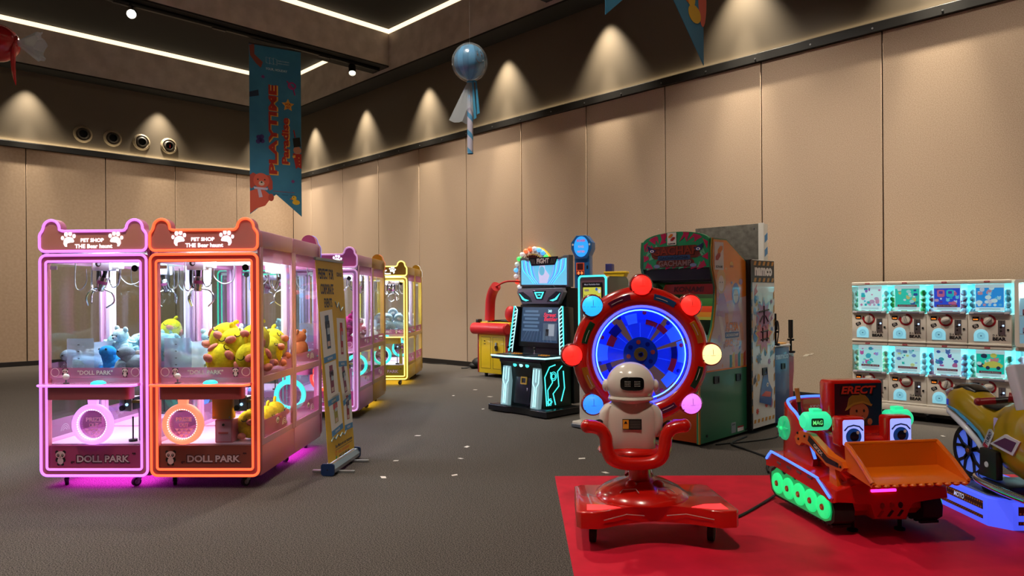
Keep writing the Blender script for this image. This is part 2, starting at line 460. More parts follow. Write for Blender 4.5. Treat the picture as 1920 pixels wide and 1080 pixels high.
def panda(m, M, cx, cz, s, wh=PWH, bk=PDK, full=True):
    def e(x, y, rx, ry, mat, d): m.prism(disc(rx*s, 16, cx+x*s, cz+y*s, ry*s), mat, M, d)
    for k in (-1, 1):
        e(k*.42, .62, .2, .2, bk, .001)
        if full: e(k*.42, -.28, .17, .26, bk, .001); e(k*.24, -.8, .17, .16, bk, .001)
    if full: e(0, -.42, .36, .4, wh, .002)
    e(0, .3, .56, .42, wh, .003)
    for k in (-1, 1):
        e(k*.25, .26, .15, .18, bk, .004); e(k*.24, .3, .06, .07, wh, .005); e(k*.4, .1, .08, .05, pm('panda_blush', '#eea0a0', .5), .004)
    e(0, .12, .06, .05, PRD, .005)
def sign_outline(w, z0, z1, er=.067, ex=.305, off=0):
    """bear-head marquee: rounded box with two round ears"""
    p = []
    h = w/2; r = .045
    for a in range(0, 91, 18): p.append((-h+r-r*cos(radians(a)), z0+r-r*sin(radians(a))))
    for a in range(270, 361, 18): p.append((h-r+r*cos(radians(a)), z0+r+r*sin(radians(a))))
    zt = z1
    p.append((h, zt-.05)); p.append((h-.006, zt-.03)); p.append((h-.02, zt-.012))
    for a in range(-5, 186, 14): p.append((ex+er*cos(radians(a)), zt+.004+er*sin(radians(a))))
    p.append((ex-er-.012, zt-.006)); p.append((ex-er-.025, zt-.008))
    p.append((-ex+er+.025, zt-.008)); p.append((-ex+er+.012, zt-.006))
    for a in range(-5, 186, 14): p.append((-ex+er*cos(radians(a)), zt+.004+er*sin(radians(a))))
    p.append((-h+.02, zt-.012)); p.append((-h+.006, zt-.03)); p.append((-h, zt-.05))
    return p
def shrink(poly, d):
    n = len(poly); out = []
    for i in range(n):
        a, b, c = Vector(poly[i-1]), Vector(poly[i]), Vector(poly[(i+1) % n])
        t = ((b-a).normalized()+(c-b).normalized())
        t = t.normalized() if t.length > 1e-6 else Vector((1, 0))
        out.append((b.x-t.y*d, b.y+t.x*d))
    return out
def caster(t, x, y, hub, z1=.085, r=.032, w=.024, turn=0):
    m = MB(); m.bar(-.028, .028, -.028, .028, z1-.012, z1, STEEL, .002); m.cyl((0, 0, z1-.012), (0, 0, z1-.026), .016, STEEL, n=12)
    for k in (-1, 1): m.prism([(-.016, z1-.026), (.02, z1-.026), (.028, .026), (.012, .026)], STEEL, FR((k*.017, 0, 0), (0, 1, 0), (0, 0, 1)), .003)
    f = m.build('caster', t, (x, y, 0), (0, 0, turn))
    m = MB(); m.cyl((-w/2, .02, r), (w/2, .02, r), r, RUBBER, n=20); m.cyl((-w/2-.002, .02, r), (w/2+.002, .02, r), r*.55, hub, n=16); m.build('wheel', f)
    return f

def claw_machine(loc, rz, label, body, side, front, sign, led, ledcol, ring, ringcol, P, group='bear claw machines'):
    """front at y = 0 facing -y"""
    t = thing('claw_machine', label, 'claw machine', loc, rz, group)
    B = pm('claw_body_'+body, body, .35, coat=.3); S = pm('claw_side_'+side, side, .35, coat=.3)
    F = pm('claw_front_'+front, front, .35, coat=.4); G = pm('claw_sign_'+sign, sign, .4)
    L = glow('claw_led_'+led, ledcol, P.get('ls', 1.5)); RG = glow('claw_ring_'+ring, ringcol, P.get('rs', 1.5))
    LT = glow('sign_letters', '#eef8ff', 1.4)
    h = MW/2
    # lower tray and deck
    m = MB(); m.bar(-h+.004, h-.004, .02, MD, .085, .31, B, .012); m.bar(-h+.03, h-.03, .03, MD-.03, .31, .318, pm('claw_floor', '#e8c4dc', .3))
    m.build('base_tray', t)
    m = MB(); m.bar(-h+.022, h-.022, .03, MD-.01, .762, .80, pm('claw_deck', '#e9cfe2', .35)); m.build('prize_deck', t)
    m = MB(); m.bar(-h+.004, h-.004, .03, MD, 1.735, 1.862, S, .014); m.bar(-h+.02, h-.02, .05, MD-.03, 1.715, 1.735, WHITE); m.build('top_box', t)
    for sx in (-1, 1):
        # side frame: stiles and rails in one sheet with two windows
        m = MB(); x0, x1 = sorted((sx*h, sx*(h-.022)))
        m.bar(x0, x1, .02, .075, .3, 1.74, S, .004, seg=1); m.bar(x0, x1, MD-.045, MD, .3, 1.74, S, .004, seg=1)
        m.bar(x0, x1, .07, MD-.04, .745, .80, S, .003, seg=1); m.bar(x0+.004, x1-.004, .07, MD-.04, .3, .345, S)
        m.build('side_frame', t)
        for (z0, z1, nm) in ((.345, .745, 'lower_side_pane'), (.80, 1.735, 'upper_side_pane')):
            m = MB(); xs = sx*(h-.012); m.bar(xs-.002, xs+.002, .075, MD-.045, z0, z1, GLS)
            Q = (RIGHT if sx > 0 else LEFT)(xs+sx*.003, MD/2+.015, 0); 
            hh = .10 if z0 > .5 else .13
            m.quad(Q @ Matrix.Translation((0, z0+hh/2, 0)), MD-.12, hh, PINKG)
            panda(m, Q, -.02*sx, z0+hh*.52, hh*.42, full=False)
            for rr in (.02, .035, .05): m.ring(disc(rr, 16, .13, z0+.03, None, 0, 180)+[], disc(rr-.004, 16, .13, z0+.03, None, 0, 180), PWH, Q, .001)
            if z0 > .5: m.quad(Q @ Matrix.Translation((0, z1-.05, 0)), MD-.12, .10, PINKG)
            m.build(nm, t)
    m = MB()
    for sx in (-1, 1):
        m.bar(sx*(h-.07)-.02, sx*(h-.07)+.02, MD-.03, MD-.005, .80, 1.72, pm('claw_pillar', '#e7c8ea', .35), .005)
        m.bar(sx*(h-.09)-.006, sx*(h-.09)+.006, MD-.034, MD-.03, .85, 1.68, glow('claw_tube_light', '#f3eaff', 1.0))
    m.bar(-h+.03, h-.03, MD-.03, MD-.005, 1.64, 1.72, WHITE, .005)
    m.build('rear_posts', t)
    # front: frame ring with glowing edge inside and out
    Z0, Z1 = .085, 1.698; zc = (Z0+Z1)/2
    out = rrect(MW, Z1-Z0, .055, 6, 0, zc); inn = rrect(MW-.125, Z1-Z0-.13, .008, 6, 0, zc)
    Q = FRONT(0, .03, 0)
    m = MB(); m.ring(out, inn, F, Q, .04); fr = m.build('front_frame', t)
    m = MB(); m.tube([(x, -.012, z) for x, z in shrink(out, .010)],   .0095, L, 8, True); m.build('outer_light', fr)
    m = MB(); m.tube([(x, -.012, z) for x, z in shrink(inn, -.010)],  .0085, L, 8, True); m.build('inner_light', fr)
    xw = h-.0625
    m = MB(); m.bar(-xw, xw, .010, .014, .80, Z1-.065, GLS)
    m.quad(Q @ Matrix.Translation((0, .835, .024)), 2*xw, .075, PINKG)
    for k in (-1, 1): panda(m, Q @ Matrix.Translation((0, 0, .025)), k*.22, .838, .036)
    m.text('"DOLL PARK"', PWH, Q @ Matrix.Translation((0, .838, .026)), .26, .032, .02)
    for k in (-1, 1): m.ring(disc(.032, 18, k*.295, .84), disc(.028, 18, k*.295, .84), PWH, Q @ Matrix.Translation((0, 0, .025)), .001)
    m.lathe([(.0, .0), (.022, .0), (.024, .012), (.0, .014)], DARK, FRONT(xw-.04, .012, 1.59), 16)
    m.bar(-xw+.01, -xw+.06, .006, .01, 1.585, 1.61, WHITE)
    m.build('front_pane', t)
    m = MB(); m.bar(-xw, xw, .012, .016, .31, .68, GLS); m.build('lower_pane', t)
    # control shelf
    sh = rrect(2*xw+.03, .15, .05, 6, 0, -.055); 
    m = MB(); m.prism(sh, pm('claw_shelf_'+body, body, .25, coat=.5), TOP(0, 0, .748), .018, .004)
    m.prism(rrect(2*xw-.08, .12, .04, 5, 0, -.04), F, TOP(0, 0, .655), .093, 0)
    cs = m.build('control_shelf', t)
    m = MB(); m.tube([(x, y, .757) for x, y in sh if y < .0],  .0085, L, 8); m.build('shelf_light', cs)
    m = MB(); m.cyl((0, 0, .766), (0, 0, .80), .006, CHROME, n=10); m.ball((0, 0, .815), .022, WHITE); m.lathe([(.022, .766), (.018, .772), (.0, .774)], BLACK, n=14); m.build('joystick', t, (-.17, -.06, 0))
    BT = glow('claw_button', '#28e0d8', 1.1)
    m = MB(); m.lathe([(.05, .766), (.046, .776), (.03, .786), (0, .79)], BT, n=20); m.build('push_button', t, (.07, -.07, 0))
    # prize ring with its door
    rx = P.get('rx', -.005); rz_ = .468; RR = .128
    m = MB(); m.lathe([(RR-.018, .0), (RR-.022, -.03), (RR-.008, -.045), (RR+.010, -.045), (RR+.019, -.025), (RR+.019, .0), (RR-.018, .0)], RG, FR((rx, .0, rz_), (-1, 0, 0), (0, 0, 1)), 40, cap=False)
    m.prism([(rx-.035, .66), (rx-.03, rz_+.14), (rx-.07, rz_+.10), (rx+.07, rz_+.10), (rx+.03, rz_+.14), (rx+.035, .66)], RG, FRONT(0, .006, 0), .03)
    rg = m.build('prize_ring', t)
    m = MB(); DOT = glow('ring_dots', '#ffffff', 3)
    for k in range(40):
        a = 2*pi*k/40; m.ball((rx+(RR-.021)*cos(a), -.03, rz_+(RR-.021)*sin(a)), .0042, DOT, 6, 4)
    m.build('light_dots', rg)
    m = MB(); m.prism(disc(RR-.025, 32, rx, rz_), glass('prize_door_film', '#dcbcd4', .06, .10, '#a04a80', .1), FRONT(0, .0, 0), .003)
    IK = pm('prize_ink', '#f0b0c4', .5, es=.1)
    m.text('PRIZE', IK, FRONT(rx, -.005, rz_+.032), .115, .03, .03); m.text('OUT', IK, FRONT(rx, -.005, rz_-.008), .07, .03, .03)
    for r in range(3):
        for k in range(4-r):
            x = rx+(k-(3-r)/2)*.034; z = rz_-.035-r*.022
            m.prism([(x-.015, z), (x+.015, z), (x, z-.018)], IK, FRONT(0, -.004, 0), .001)
    m.build('prize_door', t)
    # coin mechanism and lock box
    m = MB(); cx = P.get('cx', .22); m.bar(cx-.045, cx+.045, .04, .06, .55, .665, STEEL, .003); m.bar(cx-.05, cx+.05, .06, .16, .56, .65, DARK)
    m.bar(cx-.004, cx+.004, .036, .04, .61, .65, BLACK); m.ball((cx+.012, .036, .6), .01, glow('coin_lamp', '#9ad0ff', 3), 10, 6); m.lathe([(.02, 0), (.02, .012), (0, .012)], BLACK, FRONT(cx-.02, .04, .575), 14)
    m.bar(cx+.04, cx+.1, .05, .07, .61, .63, pm('brass', '#b89a50', .3, .9))
    m.build('coin_mechanism', t)
    if P.get('box'):
        m = MB(); m.bar(-.03+.055, .115+.055, .05, .12, .49, .67, pm('gold_plate', '#c78a2c', .35, .4), .004)
        for a in (.04, .155):
            for z in (.505, .655): m.cyl((a, .05, z), (a, .046, z), .005, STEEL, n=8)
        m.build('gold_panel', t)
        m = MB(); m.bar(.045, .175, .05, .3, .319, .485, B, .006); m.bar(.055, .165, .046, .05, .33, .475, S, .002); m.cyl((.11, .046, .45), (.11, .04, .45), .009, BLACK, n=12); m.bar(.075, .145, .04, .046, .385, .398, F)
        m.build('cash_box', t)
    else:
        m = MB(); m.prism([(.0, .319), (.045, .319), (.045, .53), (.06, .56), (-.015, .56), (.0, .53)], S, FRONT(.235, .2, 0), .05); m.cyl((.21, .12, .32), (.21, .12, .5), .006, BLACK, n=8); m.cyl((.21, .12, .318), (.21, .12, .335), .03, BLACK, n=16); m.build('coin_chute', t)
    # bottom panel with its lettering
    m = MB(); bp = pm('claw_panel_'+P.get('panel', front), P.get('panel', front), .3, coat=.3)
    m.bar(-xw, xw, .0, .022, .13, .31, bp)
    Q2 = FRONT(0, -.001, 0); OL = pm('letter_outline', '#3a1420', .5); LW = pm('letter_fill', P.get('ink', '#c9a9b4'), .5)
    panda(m, Q2, -.255, .225, .062, wh=pm('panda_dim', P.get('pw', '#d8b4ba'), .5))
    m.text('DOLL PARK', OL, Q2 @ Matrix.Translation((.06, .215, .001)), .40, .062, .075); m.text('DOLL PARK', LW, Q2 @ Matrix.Translation((.06, .215, .002)), .385, .05, .035)
    m.text('“', OL, Q2 @ Matrix.Translation((-.165, .19, .001)), .028, .02, .06); m.text('”', OL, Q2 @ Matrix.Translation((.285, .25, .001)), .028, .02, .06)
    m.build('bottom_panel', t)
    # marquee
    so = sign_outline(MW, 1.708, 1.878)
    m = MB(); m.prism(so, G, FRONT(0, .06, 0), .07, side=B); Q3 = FRONT(0, -.011, 0)
    sg = m.build('marquee', t)
    m = MB(); m.text('PET SHOP', LT, Q3 @ Matrix.Translation((-.005, 1.795, 0)), .17, .028, .035); m.text('THE Bear haunt', LT, Q3 @ Matrix.Translation((.005, 1.752, 0)), .275, .03, .03)
    paw(m, Q3, -.175, 1.795, .075, LT); paw(m, Q3, .165, 1.795, .075, LT, -1)
    m.build('lettering', sg)
    m = MB(); m.tube([(x, -.012, z) for x, z in shrink(so, .008)],   .0095, L, 8, True); m.build('marquee_light', sg)
    # inside: gantry, claw and cables
    gx, gy = P.get('claw', (-.1, .28))
    m = MB(); m.bar(-h+.03, h-.03, gy-.03, gy-.01, 1.685, 1.71, STEEL); m.bar(-h+.03, h-.03, gy+.07, gy+.09, 1.685, 1.71, STEEL); m.bar(gx-.065, gx+.065, gy-.06, gy+.07, 1.585, 1.685, pm('gantry_white', '#e6dcf2', .35), .006)
    m.ring(disc(.022, 16, gx-.02, 1.635), disc(.012, 16, gx-.014, 1.635), PDK, FRONT(0, gy-.061, 0), .001)
    m.bar(gx+.065, gx+.12, gy-.03, gy+.04, 1.6, 1.67, WHITE, .004); m.build('gantry', t)
    m = MB(); tilt = Matrix.Translation((gx, gy, 1.585)) @ Matrix.Rotation(P.get('tilt', .3), 4, 'Y')
    m.cyl((0, 0, 0), (0, 0, -.05), .014, DARK, M=tilt); m.lathe([(.0, -.05), (.032, -.05), (.034, -.06), (.034, -.12), (.026, -.135), (.026, -.16), (0, -.165)], CHROME, tilt, 20); m.lathe([(.035, -.08), (.036, -.085), (.036, -.1), (.035, -.105)], pm('claw_band_'+led, P.get('band', '#7a2a58'), .3), tilt, 20)
    for k in range(3):
        a = 2*pi*k/3+.4; u = Vector((cos(a), sin(a), 0))
        pts = smooth_path([u*.024+Vector((0, 0, -.14)), u*.085+Vector((0, 0, -.155)), u*.115+Vector((0, 0, -.215)), u*.075+Vector((0, 0, -.275))], 6)
        m.tube(pts, .006, CHROME, 8, M=tilt)
    m.build('claw', t)
    m = MB()
    for (x0, x1, dz, mt, r) in ((-.07, -.01, .22, DARK, .012), (-.12, -.04, .25, CHROME, .006), (.09, .03, .22, CHROME, .006), (.26, .12, .2, STEEL, .004), (-.25, -.15, .24, STEEL, .004)):
        m.tube(smooth_path([(gx+x0, gy+.03, 1.68), (gx+x0, gy+.02, 1.68-dz*.8), (gx+(x0+x1)/2, gy, 1.68-dz), (gx+x1, gy, 1.68-dz*.75), (gx+x1, gy, 1.6)], 8), r, mt, 6)
    m.build('cables', t)
    # acrylic guards round the drop hole
    m = MB(); ax = P.get('acr', -.15); m.bar(ax-.15, ax+.05, .10, .104, .8, 1.08, ACR); m.bar(ax+.05, ax+.054, .10, .4, .8, 1.05, ACR)
    if P.get('acr2'): m.bar(*P['acr2'], ACR)
    for z in (.88, .93, .98, 1.03): m.bar(ax-.07, ax-.055, .098, .1, z, z+.006, PDK)
    m.build('acrylic_guard', t)
    for (x, y, r) in ((-.27, .09, .5), (.27, .09, 2.6), (-.27, .65, 1), (.27, .65, 2)): caster(t, x, y, pm('caster_hub', '#8a8488', .4), turn=r)
    # its own lights
    lamp('claw_top_light', 'AREA', (0, .36, 1.71), P.get('pw_top', 26), (.86, .93, 1), (0, .36, 0), .5, sizey=.35, parent=t)
    lamp('claw_low_light', 'AREA', (0, .34, .755), P.get('pw_low', 7), P.get('lowcol', (.9, .8, 1)), (0, .34, 0), .5, sizey=.3, parent=t)
    if P.get('under'):
        lamp('claw_under_light', 'AREA', (0, .37, .083), P['under'][1], P['under'][0], (0, .37, -1), .7, sizey=.6, parent=t)
    return t

YAW = -.026
def slot(x, y): # point on the row grid from the front right corner of the nearest pair
    c, s = cos(YAW), sin(YAW)
    return Vector((-1.81 + x*c - y*s, 5.06 + x*s + y*c, 0))
MAG = ((1, .05, .95), 14); YLG = ((1, .62, .04), 12)
PITCH = .808
cm_violet = claw_machine(slot(-PITCH*1.5, 0), YAW, 'pink claw machine with violet light edge and blue plush inside, front left', '#d487b6', '#dba6c8', '#c86a74', '#f2a294', 'violet', '#cf7cff', 'violet', '#d68cff', dict(under=MAG, acr=-.12, claw=(-.08, .27), acr2=(-.02, .2, .22, .224, .8, .98), panel='#a83a6a', cx=.2))
cm_orange = claw_machine(slot(-PITCH*.5, 0), YAW, 'pink claw machine with orange-red light edge, filled with yellow plush', '#d3788c', '#d59ab8', '#c0545a', '#e88a86', 'orange', '#ff6238', 'orange', '#ff7a5c', dict(rx=-.155, box=1, acr=-.2, claw=(-.17, .27), tilt=.05, acr2=(-.06, .3, .2, .204, .8, 1.0), panel='#7c3a32', ink='#7a5a50', cx=.235, pw='#b8a090', lowcol=(1, .8, .75)))
back = YAW+pi
cm_blue = claw_machine(slot(-PITCH*.5, 2*MD+.004), back, 'pink claw machine with blue light edge, back to back behind the orange one', '#d28ab4', '#d59ac4', '#b85a8a', '#b85a8a', 'blue', '#4a7cff', 'mint', '#30e8c8', dict(under=MAG, claw=(-.12, .28), rx=-.1))
cm_rear = claw_machine(slot(-PITCH*1.5, 2*MD+.004), back, 'pink claw machine backing onto the violet one, pale plush inside', '#d28ab4', '#d59ac4', '#b85a8a', '#b85a8a', 'rose', '#ff7ac0', 'blue', '#5a8cff', dict(under=MAG, claw=(.14, .28)))
y2 = 2.90
cm_plain = claw_machine(slot(-PITCH*.5, y2), YAW, 'pink claw machine with unlit edge and magenta plush, behind the yellow banner stand', '#cf86b4', '#cf95b8', '#d08aba', '#c85c9c', 'pale', '#e0a8e0', 'red', '#ff4a3c', dict(ls=.45, claw=(.1, .28), panel='#b83c80', lowcol=(.6, .55, 1)))
cm_mustard = claw_machine(slot(-PITCH*.5, y2+2*MD+.004), back, 'mustard claw machine with orange light edge, behind the unlit pink one', '#b98a2c', '#b98a3a', '#c08a30', '#b07a20', 'orange2', '#ff5a28', 'mint', '#30e8c8', dict(under=YLG, claw=(-.1, .28), lowcol=(.6, 1, .9)))
cm_mint = claw_machine(slot(-PITCH*1.5, y2), YAW, 'pink claw machine with mint light edge, seen through the nearer glass', '#cf86b4', '#cf95b8', '#d08aba', '#c85c9c', 'mint', '#4cf0c0', 'blue', '#5a8cff', dict(claw=(.1, .28)))
y3 = 5.98
cm_yellow = claw_machine(slot(-PITCH*.5+.02, y3), YAW, 'yellow claw machine with yellow-white light edge and pale blue plush, farthest front', '#d9b820', '#cfa83a', '#c0a018', '#8a6a10', 'lemon', '#fff27a', 'mint', '#58f0f0', dict(under=YLG, claw=(.1, .28), panel='#8a7a10', ink='#e8e0b0', lowcol=(.7, 1, .9)))
cm_gold = claw_machine(slot(-PITCH*.5+.02, y3+2*MD+.004), back, 'golden claw machine at the far end of the row, white light edge', '#cfa83a', '#cfa83a', '#c0a018', '#8a6a10', 'white', '#d8f0ff', 'mint', '#58f0f0', dict(claw=(.1, .28)))

# ------------------------------------------------------------------ plush toys
def fur(name, c):
    return noisy('fur_'+name, c, tuple(max(0, int(int(c[i:i+2], 16)*.88)) for i in (1, 3, 5)), 60, .95, .3, 3, spec=.1)
EYE_B = pm('plush_eye', '#101010', .2)
def plush_chick(label, group, col='#f4dc2a', nose='#e88a78'):
    t = thing('plush_chick', label, 'plush toy', group=group)
    f = fur('chick'+col, col); p = fur('pink'+nose, nose)
    m = MB(); m.ball((0, 0, 0), (.092, .082, .098), f, 20, 14); m.tube(smooth_path([(0, 0, .09), (.006, .0, .115), (.02, 0, .125)], 4), [.014]*3+[.012]*3+[.01]*3 if False else .011, f, 8); m.build('body', t)
    m = MB(); m.ball((0, -.082, .022), (.032, .022, .022), p, 14, 8); m.build('snout', t)
    for k in (-1, 1):
        m = MB(); m.tube([(k*.045+.018*cos(a), -.073-.0*k, .045-.016*sin(a)) for a in [pi*j/8 for j in range(9)]], .0028, EYE_B, 6); m.build('closed_eye', t)
        m = MB(); m.ball((k*.06, -.055, -.07), (.028, .03, .022), p, 12, 8); m.build('foot', t)
        m = MB(); m.ball((k*.09, -.02, -.005), (.016, .022, .034), p, 12, 8); m.build('wing', t)
    return t
def plush_dino(label, group, col='#3aa0e8'):
    t = thing('plush_dinosaur', label, 'plush toy', group=group); f = fur('dino'+col, col)
    m = MB(); m.ball((0, 0, 0), (.065, .085, .062), f, 18, 12); m.ball((0, -.075, .075), (.045, .055, .042), f, 16, 10); m.tube(smooth_path([(0, -.05, .02), (0, -.07, .06)], 3), .042, f, 12)
    m.tube(smooth_path([(0, .06, -.01), (.01, .12, -.03), (.03, .17, -.02)], 5), [.05-.0041*i for i in range(11)], f, 12); m.build('body', t)
    for sx in (-1, 1):
        for y in (-.05, .05):
            m = MB(); m.ball((sx*.05, y, -.045), (.026, .032, .03), f, 12, 8); m.build('paw', t)
        m = MB(); m.ball((sx*.032, -.115, .088), .007, EYE_B, 8, 6); m.build('eye', t)
    m = MB(); w = fur('cream', '#ece4dc')
    for k in range(5): m.ball((0, -.04+.035*k, .085-.012*k), (.007, .016, .018), w, 8, 6)
    m.build('back_frill', t)
    return t
def plush_bear(label, group, col, muzzle='#efe6de', s=1.0):
    t = thing('plush_bear', label, 'plush toy', group=group); f = fur('bear'+col, col); w = fur('muz'+muzzle, muzzle)
    m = MB(); m.ball((0, 0, -.02), (.062, .056, .068), f, 16, 12); m.ball((0, -.012, .07), (.058, .052, .05), f, 16, 12)
    for k in (-1, 1): m.ball((k*.06, -.035, .0), (.022, .035, .022), f, 10, 8); m.ball((k*.042, -.05, -.075), (.028, .036, .022), f, 10, 8)
    m.build('body', t)
    for k in (-1, 1):
        m = MB(); m.ball((k*.045, 0, .115), (.022, .014, .022), f, 12, 8); m.build('ear', t)
        m = MB(); m.ball((k*.022, -.06, .08), .006, EYE_B, 8, 6); m.build('eye', t)
    m = MB(); m.ball((0, -.056, .06), (.026, .018, .02), w, 12, 8); m.ball((0, -.074, .066), (.008, .005, .006), EYE_B, 8, 6); m.build('muzzle', t)
    return t
def plush_seal(label, group, col):
    t = thing('plush_seal', label, 'plush toy', group=group); f = fur('seal'+col, col); w = fur('belly'+col, '#f2f2f2')
    m = MB(); m.tube(smooth_path([(0, -.11, .01), (0, -.09, .012), (0, -.02, .012), (0, .06, 0), (0, .12, -.02)], 5), [.018]+[.05+.022*sin(pi*i/17) for i in range(1, 19)]+[.02, .015], f, 14); m.build('body', t)
    for k in (-1, 1):
        m = MB(); m.ball((k*.07, -.02, -.035), (.04, .024, .009), f, 12, 6, R=Matrix.Rotation(k*.5, 3, 'Y')); m.build('flipper', t)
        m = MB(); m.ball((k*.03, .145, -.02), (.03, .022, .009), f, 12, 6, R=Matrix.Rotation(-k*.6, 3, 'Z')); m.build('tail_fin', t)
        m = MB(); m.ball((k*.03, -.1, .045), .006, EYE_B, 8, 6); m.build('eye', t)
    m = MB(); m.ball((0, -.115, .01), (.03, .016, .02), w, 12, 8); m.build('muzzle', t)
    return t
PRNG = random.Random(3)
def put(t, machine, x, y, z, rz, tiltx=0, tilty=0, s=1.0):
    M = Matrix.Translation(machine.location) @ Matrix.Rotation(machine.rotation_euler.z, 4, 'Z')
    t.location = M @ Vector((x, y, z)); t.rotation_euler = (tiltx, tilty, machine.rotation_euler.z+rz); t.scale = (s, s, s)
    return t
def copyput(proto, machine, x, y, z, rz, tx=0, ty=0, s=1.0, label=None, group=None):
    o = dup(proto, (0, 0, 0), None, label, group)
    return put(o, machine, x, y, z, rz, tx, ty, s)
def heap(protos, machine, label, group, spots, s=1.0, zb=.80):
    """spots: (x, y, layer); every copy rests on the deck or on the toys below"""
    out = []
    for i, (x, y, ly) in enumerate(spots):
        p = protos[i % len(protos)]
        z = zb+.088*s+ly*.125*s
        out.append(copyput(p, machine, x, y, z, PRNG.uniform(-2, 2), PRNG.uniform(-.5, .5), PRNG.uniform(-.5, .5), s, label, group))
    return out
# yellow chicks in the orange-lit machine: each one placed as in the photo
g = 'yellow chick plush in the orange-lit claw machine'
c0 = plush_chick('yellow chick plush lying in front against the frosted guard', g)
put(c0, cm_orange, .06, .17, .915, .35, -.3, .9, 1.3)
for (lab, x, y, z, r, tx, ty) in [
    ('yellow chick plush at the top of the heap, nearest the centre post', .02, .30, 1.06, -.3, -.1, .5),
    ('yellow chick plush leaning right of the topmost one', .12, .24, 1.02, .2, -.15, -.3),
    ('yellow chick plush high up beside the right glass, snout raised', .27, .22, 1.05, -.5, -.3, .2),
    ('yellow chick plush low at the right corner behind the front glass', .29, .14, .92, .3, .1, -.4),
    ('yellow chick plush buried behind the frosted guard', .15, .36, .91, 1.2, .2, .2),
    ('yellow chick plush pressed to the side glass, facing out of it', .30, .42, .95, 1.5, -.1, .1),
    ('yellow chick plush higher up near the side glass, half turned', .28, .58, 1.0, 1.3, -.2, .3)]:
    copyput(c0, cm_orange, x, y, z, r, tx, ty, 1.3, lab, g)
for (lab, x, y, z, r) in [('yellow chick plush stored in the lower compartment beside the cash box', .25, .20, .43, .4), ('yellow chick plush stored low behind the side glass', .28, .45, .42, 1.4), ('second yellow chick plush low behind the side glass, farther back', .28, .61, .43, 1.8)]:
    copyput(c0, cm_orange, x, y, z, r, 0, 0, 1.1, lab, 'yellow chicks in the lower compartment')
g = 'plush in the left part of the orange-lit machine'
gd = plush_dino('grey-green dinosaur plush at the left glass of the orange machine', g, '#7f8c78'); put(gd, cm_orange, -.28, .22, .88, -.8, 0, 0, 1.0)
gb = plush_bear('pale blue bear plush at the left of the orange machine', g, '#b8d8e4'); put(gb, cm_orange, -.27, .44, .90, .3)
copyput(gb, cm_orange, -.26, .6, 1.0, .8, .3, 0, 1, 'pale blue bear plush highest at the left of the orange machine', g)
copyput(c0, cm_violet, .24, .62, 1.12, .3, 0, .3, .9, 'small yellow chick plush on the pale heap of the violet machine', 'plush in the violet-lit claw machine')
# violet machine
g = 'plush in the violet-lit claw machine'
b0 = plush_dino('bright blue dinosaur plush behind the acrylic guard', g, '#2f9af0'); put(b0, cm_violet, .04, .20, .875, -.4, -.2, 0, 1.15)
copyput(b0, cm_violet, .2, .45, .98, 2.2, .1, .2, .8, 'small bright blue dinosaur plush lying on the pale heap', g)
g0 = plush_dino('grey dinosaur plush with cream frill at the right glass', g, '#8f9fae'); put(g0, cm_violet, .24, .15, .885, -1.2, 0, 0, 1.15)
s0 = plush_seal('pale blue seal plush lying under the acrylic guard', g, '#a8c4d8'); put(s0, cm_violet, -.14, .18, .86, -1.1, 0, .2)
w0 = plush_bear('white bear plush topmost of the pale heap on the violet side', g, '#cfeef2'); put(w0, cm_violet, .12, .5, 1.04, .2, -.3, .6)
s1_ = plush_seal('mint seal plush across the middle of the pale heap', g, '#b4e6ee'); put(s1_, cm_violet, .12, .34, .93, 1.3, 0, .2)
for lab, x, y, z, r in [('white bear plush at the right of the pale heap', .28, .42, .95, .5), ('white bear plush low in the back of the pale heap', .05, .58, .91, 1.0), ('white bear plush far right behind the grey dinosaur', .3, .6, .98, -.6)]:
    copyput(w0, cm_violet, x, y, z, r, .4, .3, 1.05, lab, g)
for lab, p, x, y, z, r in [('white bear plush in the middle of the pale heap', w0, -.02, .42, .93, .2), ('white bear plush behind the bright blue dinosaur', w0, .0, .36, 1.02, -.4), ('pale mint seal plush high at the back of the violet machine', s1_, -.15, .55, 1.02, .9), ('pale mint seal plush by the right glass of the violet machine', s1_, .28, .3, 1.03, 1.9), ('white bear plush leaning at the back corner post', w0, .18, .63, 1.02, .4), ('grey dinosaur plush added as a reflection in the left glass of the violet machine', g0, -.28, .3, .885, -.9), ('grey dinosaur plush added as a reflection at the back left of the violet machine', g0, -.28, .52, .90, 1.9), ('pale blue seal plush lying across the back of the heap', s0, .05, .6, 1.02, 1.5), ('pale blue seal plush low beside the grey frilled dinosaur', s0, .12, .2, .86, .4)]:
    copyput(p, cm_violet, x, y, z, r, .2, .1, 1.05, lab, g)  # both left-hand grey dinosaurs stand in for the heap mirrored in the glass
# the others: heaps seen through glass
gs = plush_seal('grey seal plush in the heap behind the violet machine', 'grey plush behind the violet machine', '#a09a96'); put(gs, cm_rear, .2, .2, .9, .5)
heap([gs], cm_rear, 'grey seal plush in the heap behind the violet machine', 'grey plush behind the violet machine', [(-.2, .2, 0), (.0, .3, 0), (.25, .5, 0), (-.2, .55, 0), (.1, .45, 1), (.2, .28, 1)], 1.1)
mw = plush_bear('white bear plush in the blue-edged machine heap', 'white bears in the blue-edged machine', '#e4ece8'); put(mw, cm_blue, -.2, .25, .89, 2)
heap([mw], cm_blue, 'white bear plush in the blue-edged machine heap', 'white bears in the blue-edged machine', [(.2, .2, 0), (0, .3, 0), (.2, .5, 0), (-.05, .55, 0), (-.25, .5, 0), (.1, .6, 1), (.05, .4, 1)])
ob = plush_bear('orange-brown bear plush against the side glass of the blue-edged machine', 'odd plush by the side glass', '#c4663a'); put(ob, cm_blue, -.28, .22, .94, 1.2, 0, 0, 1.1)
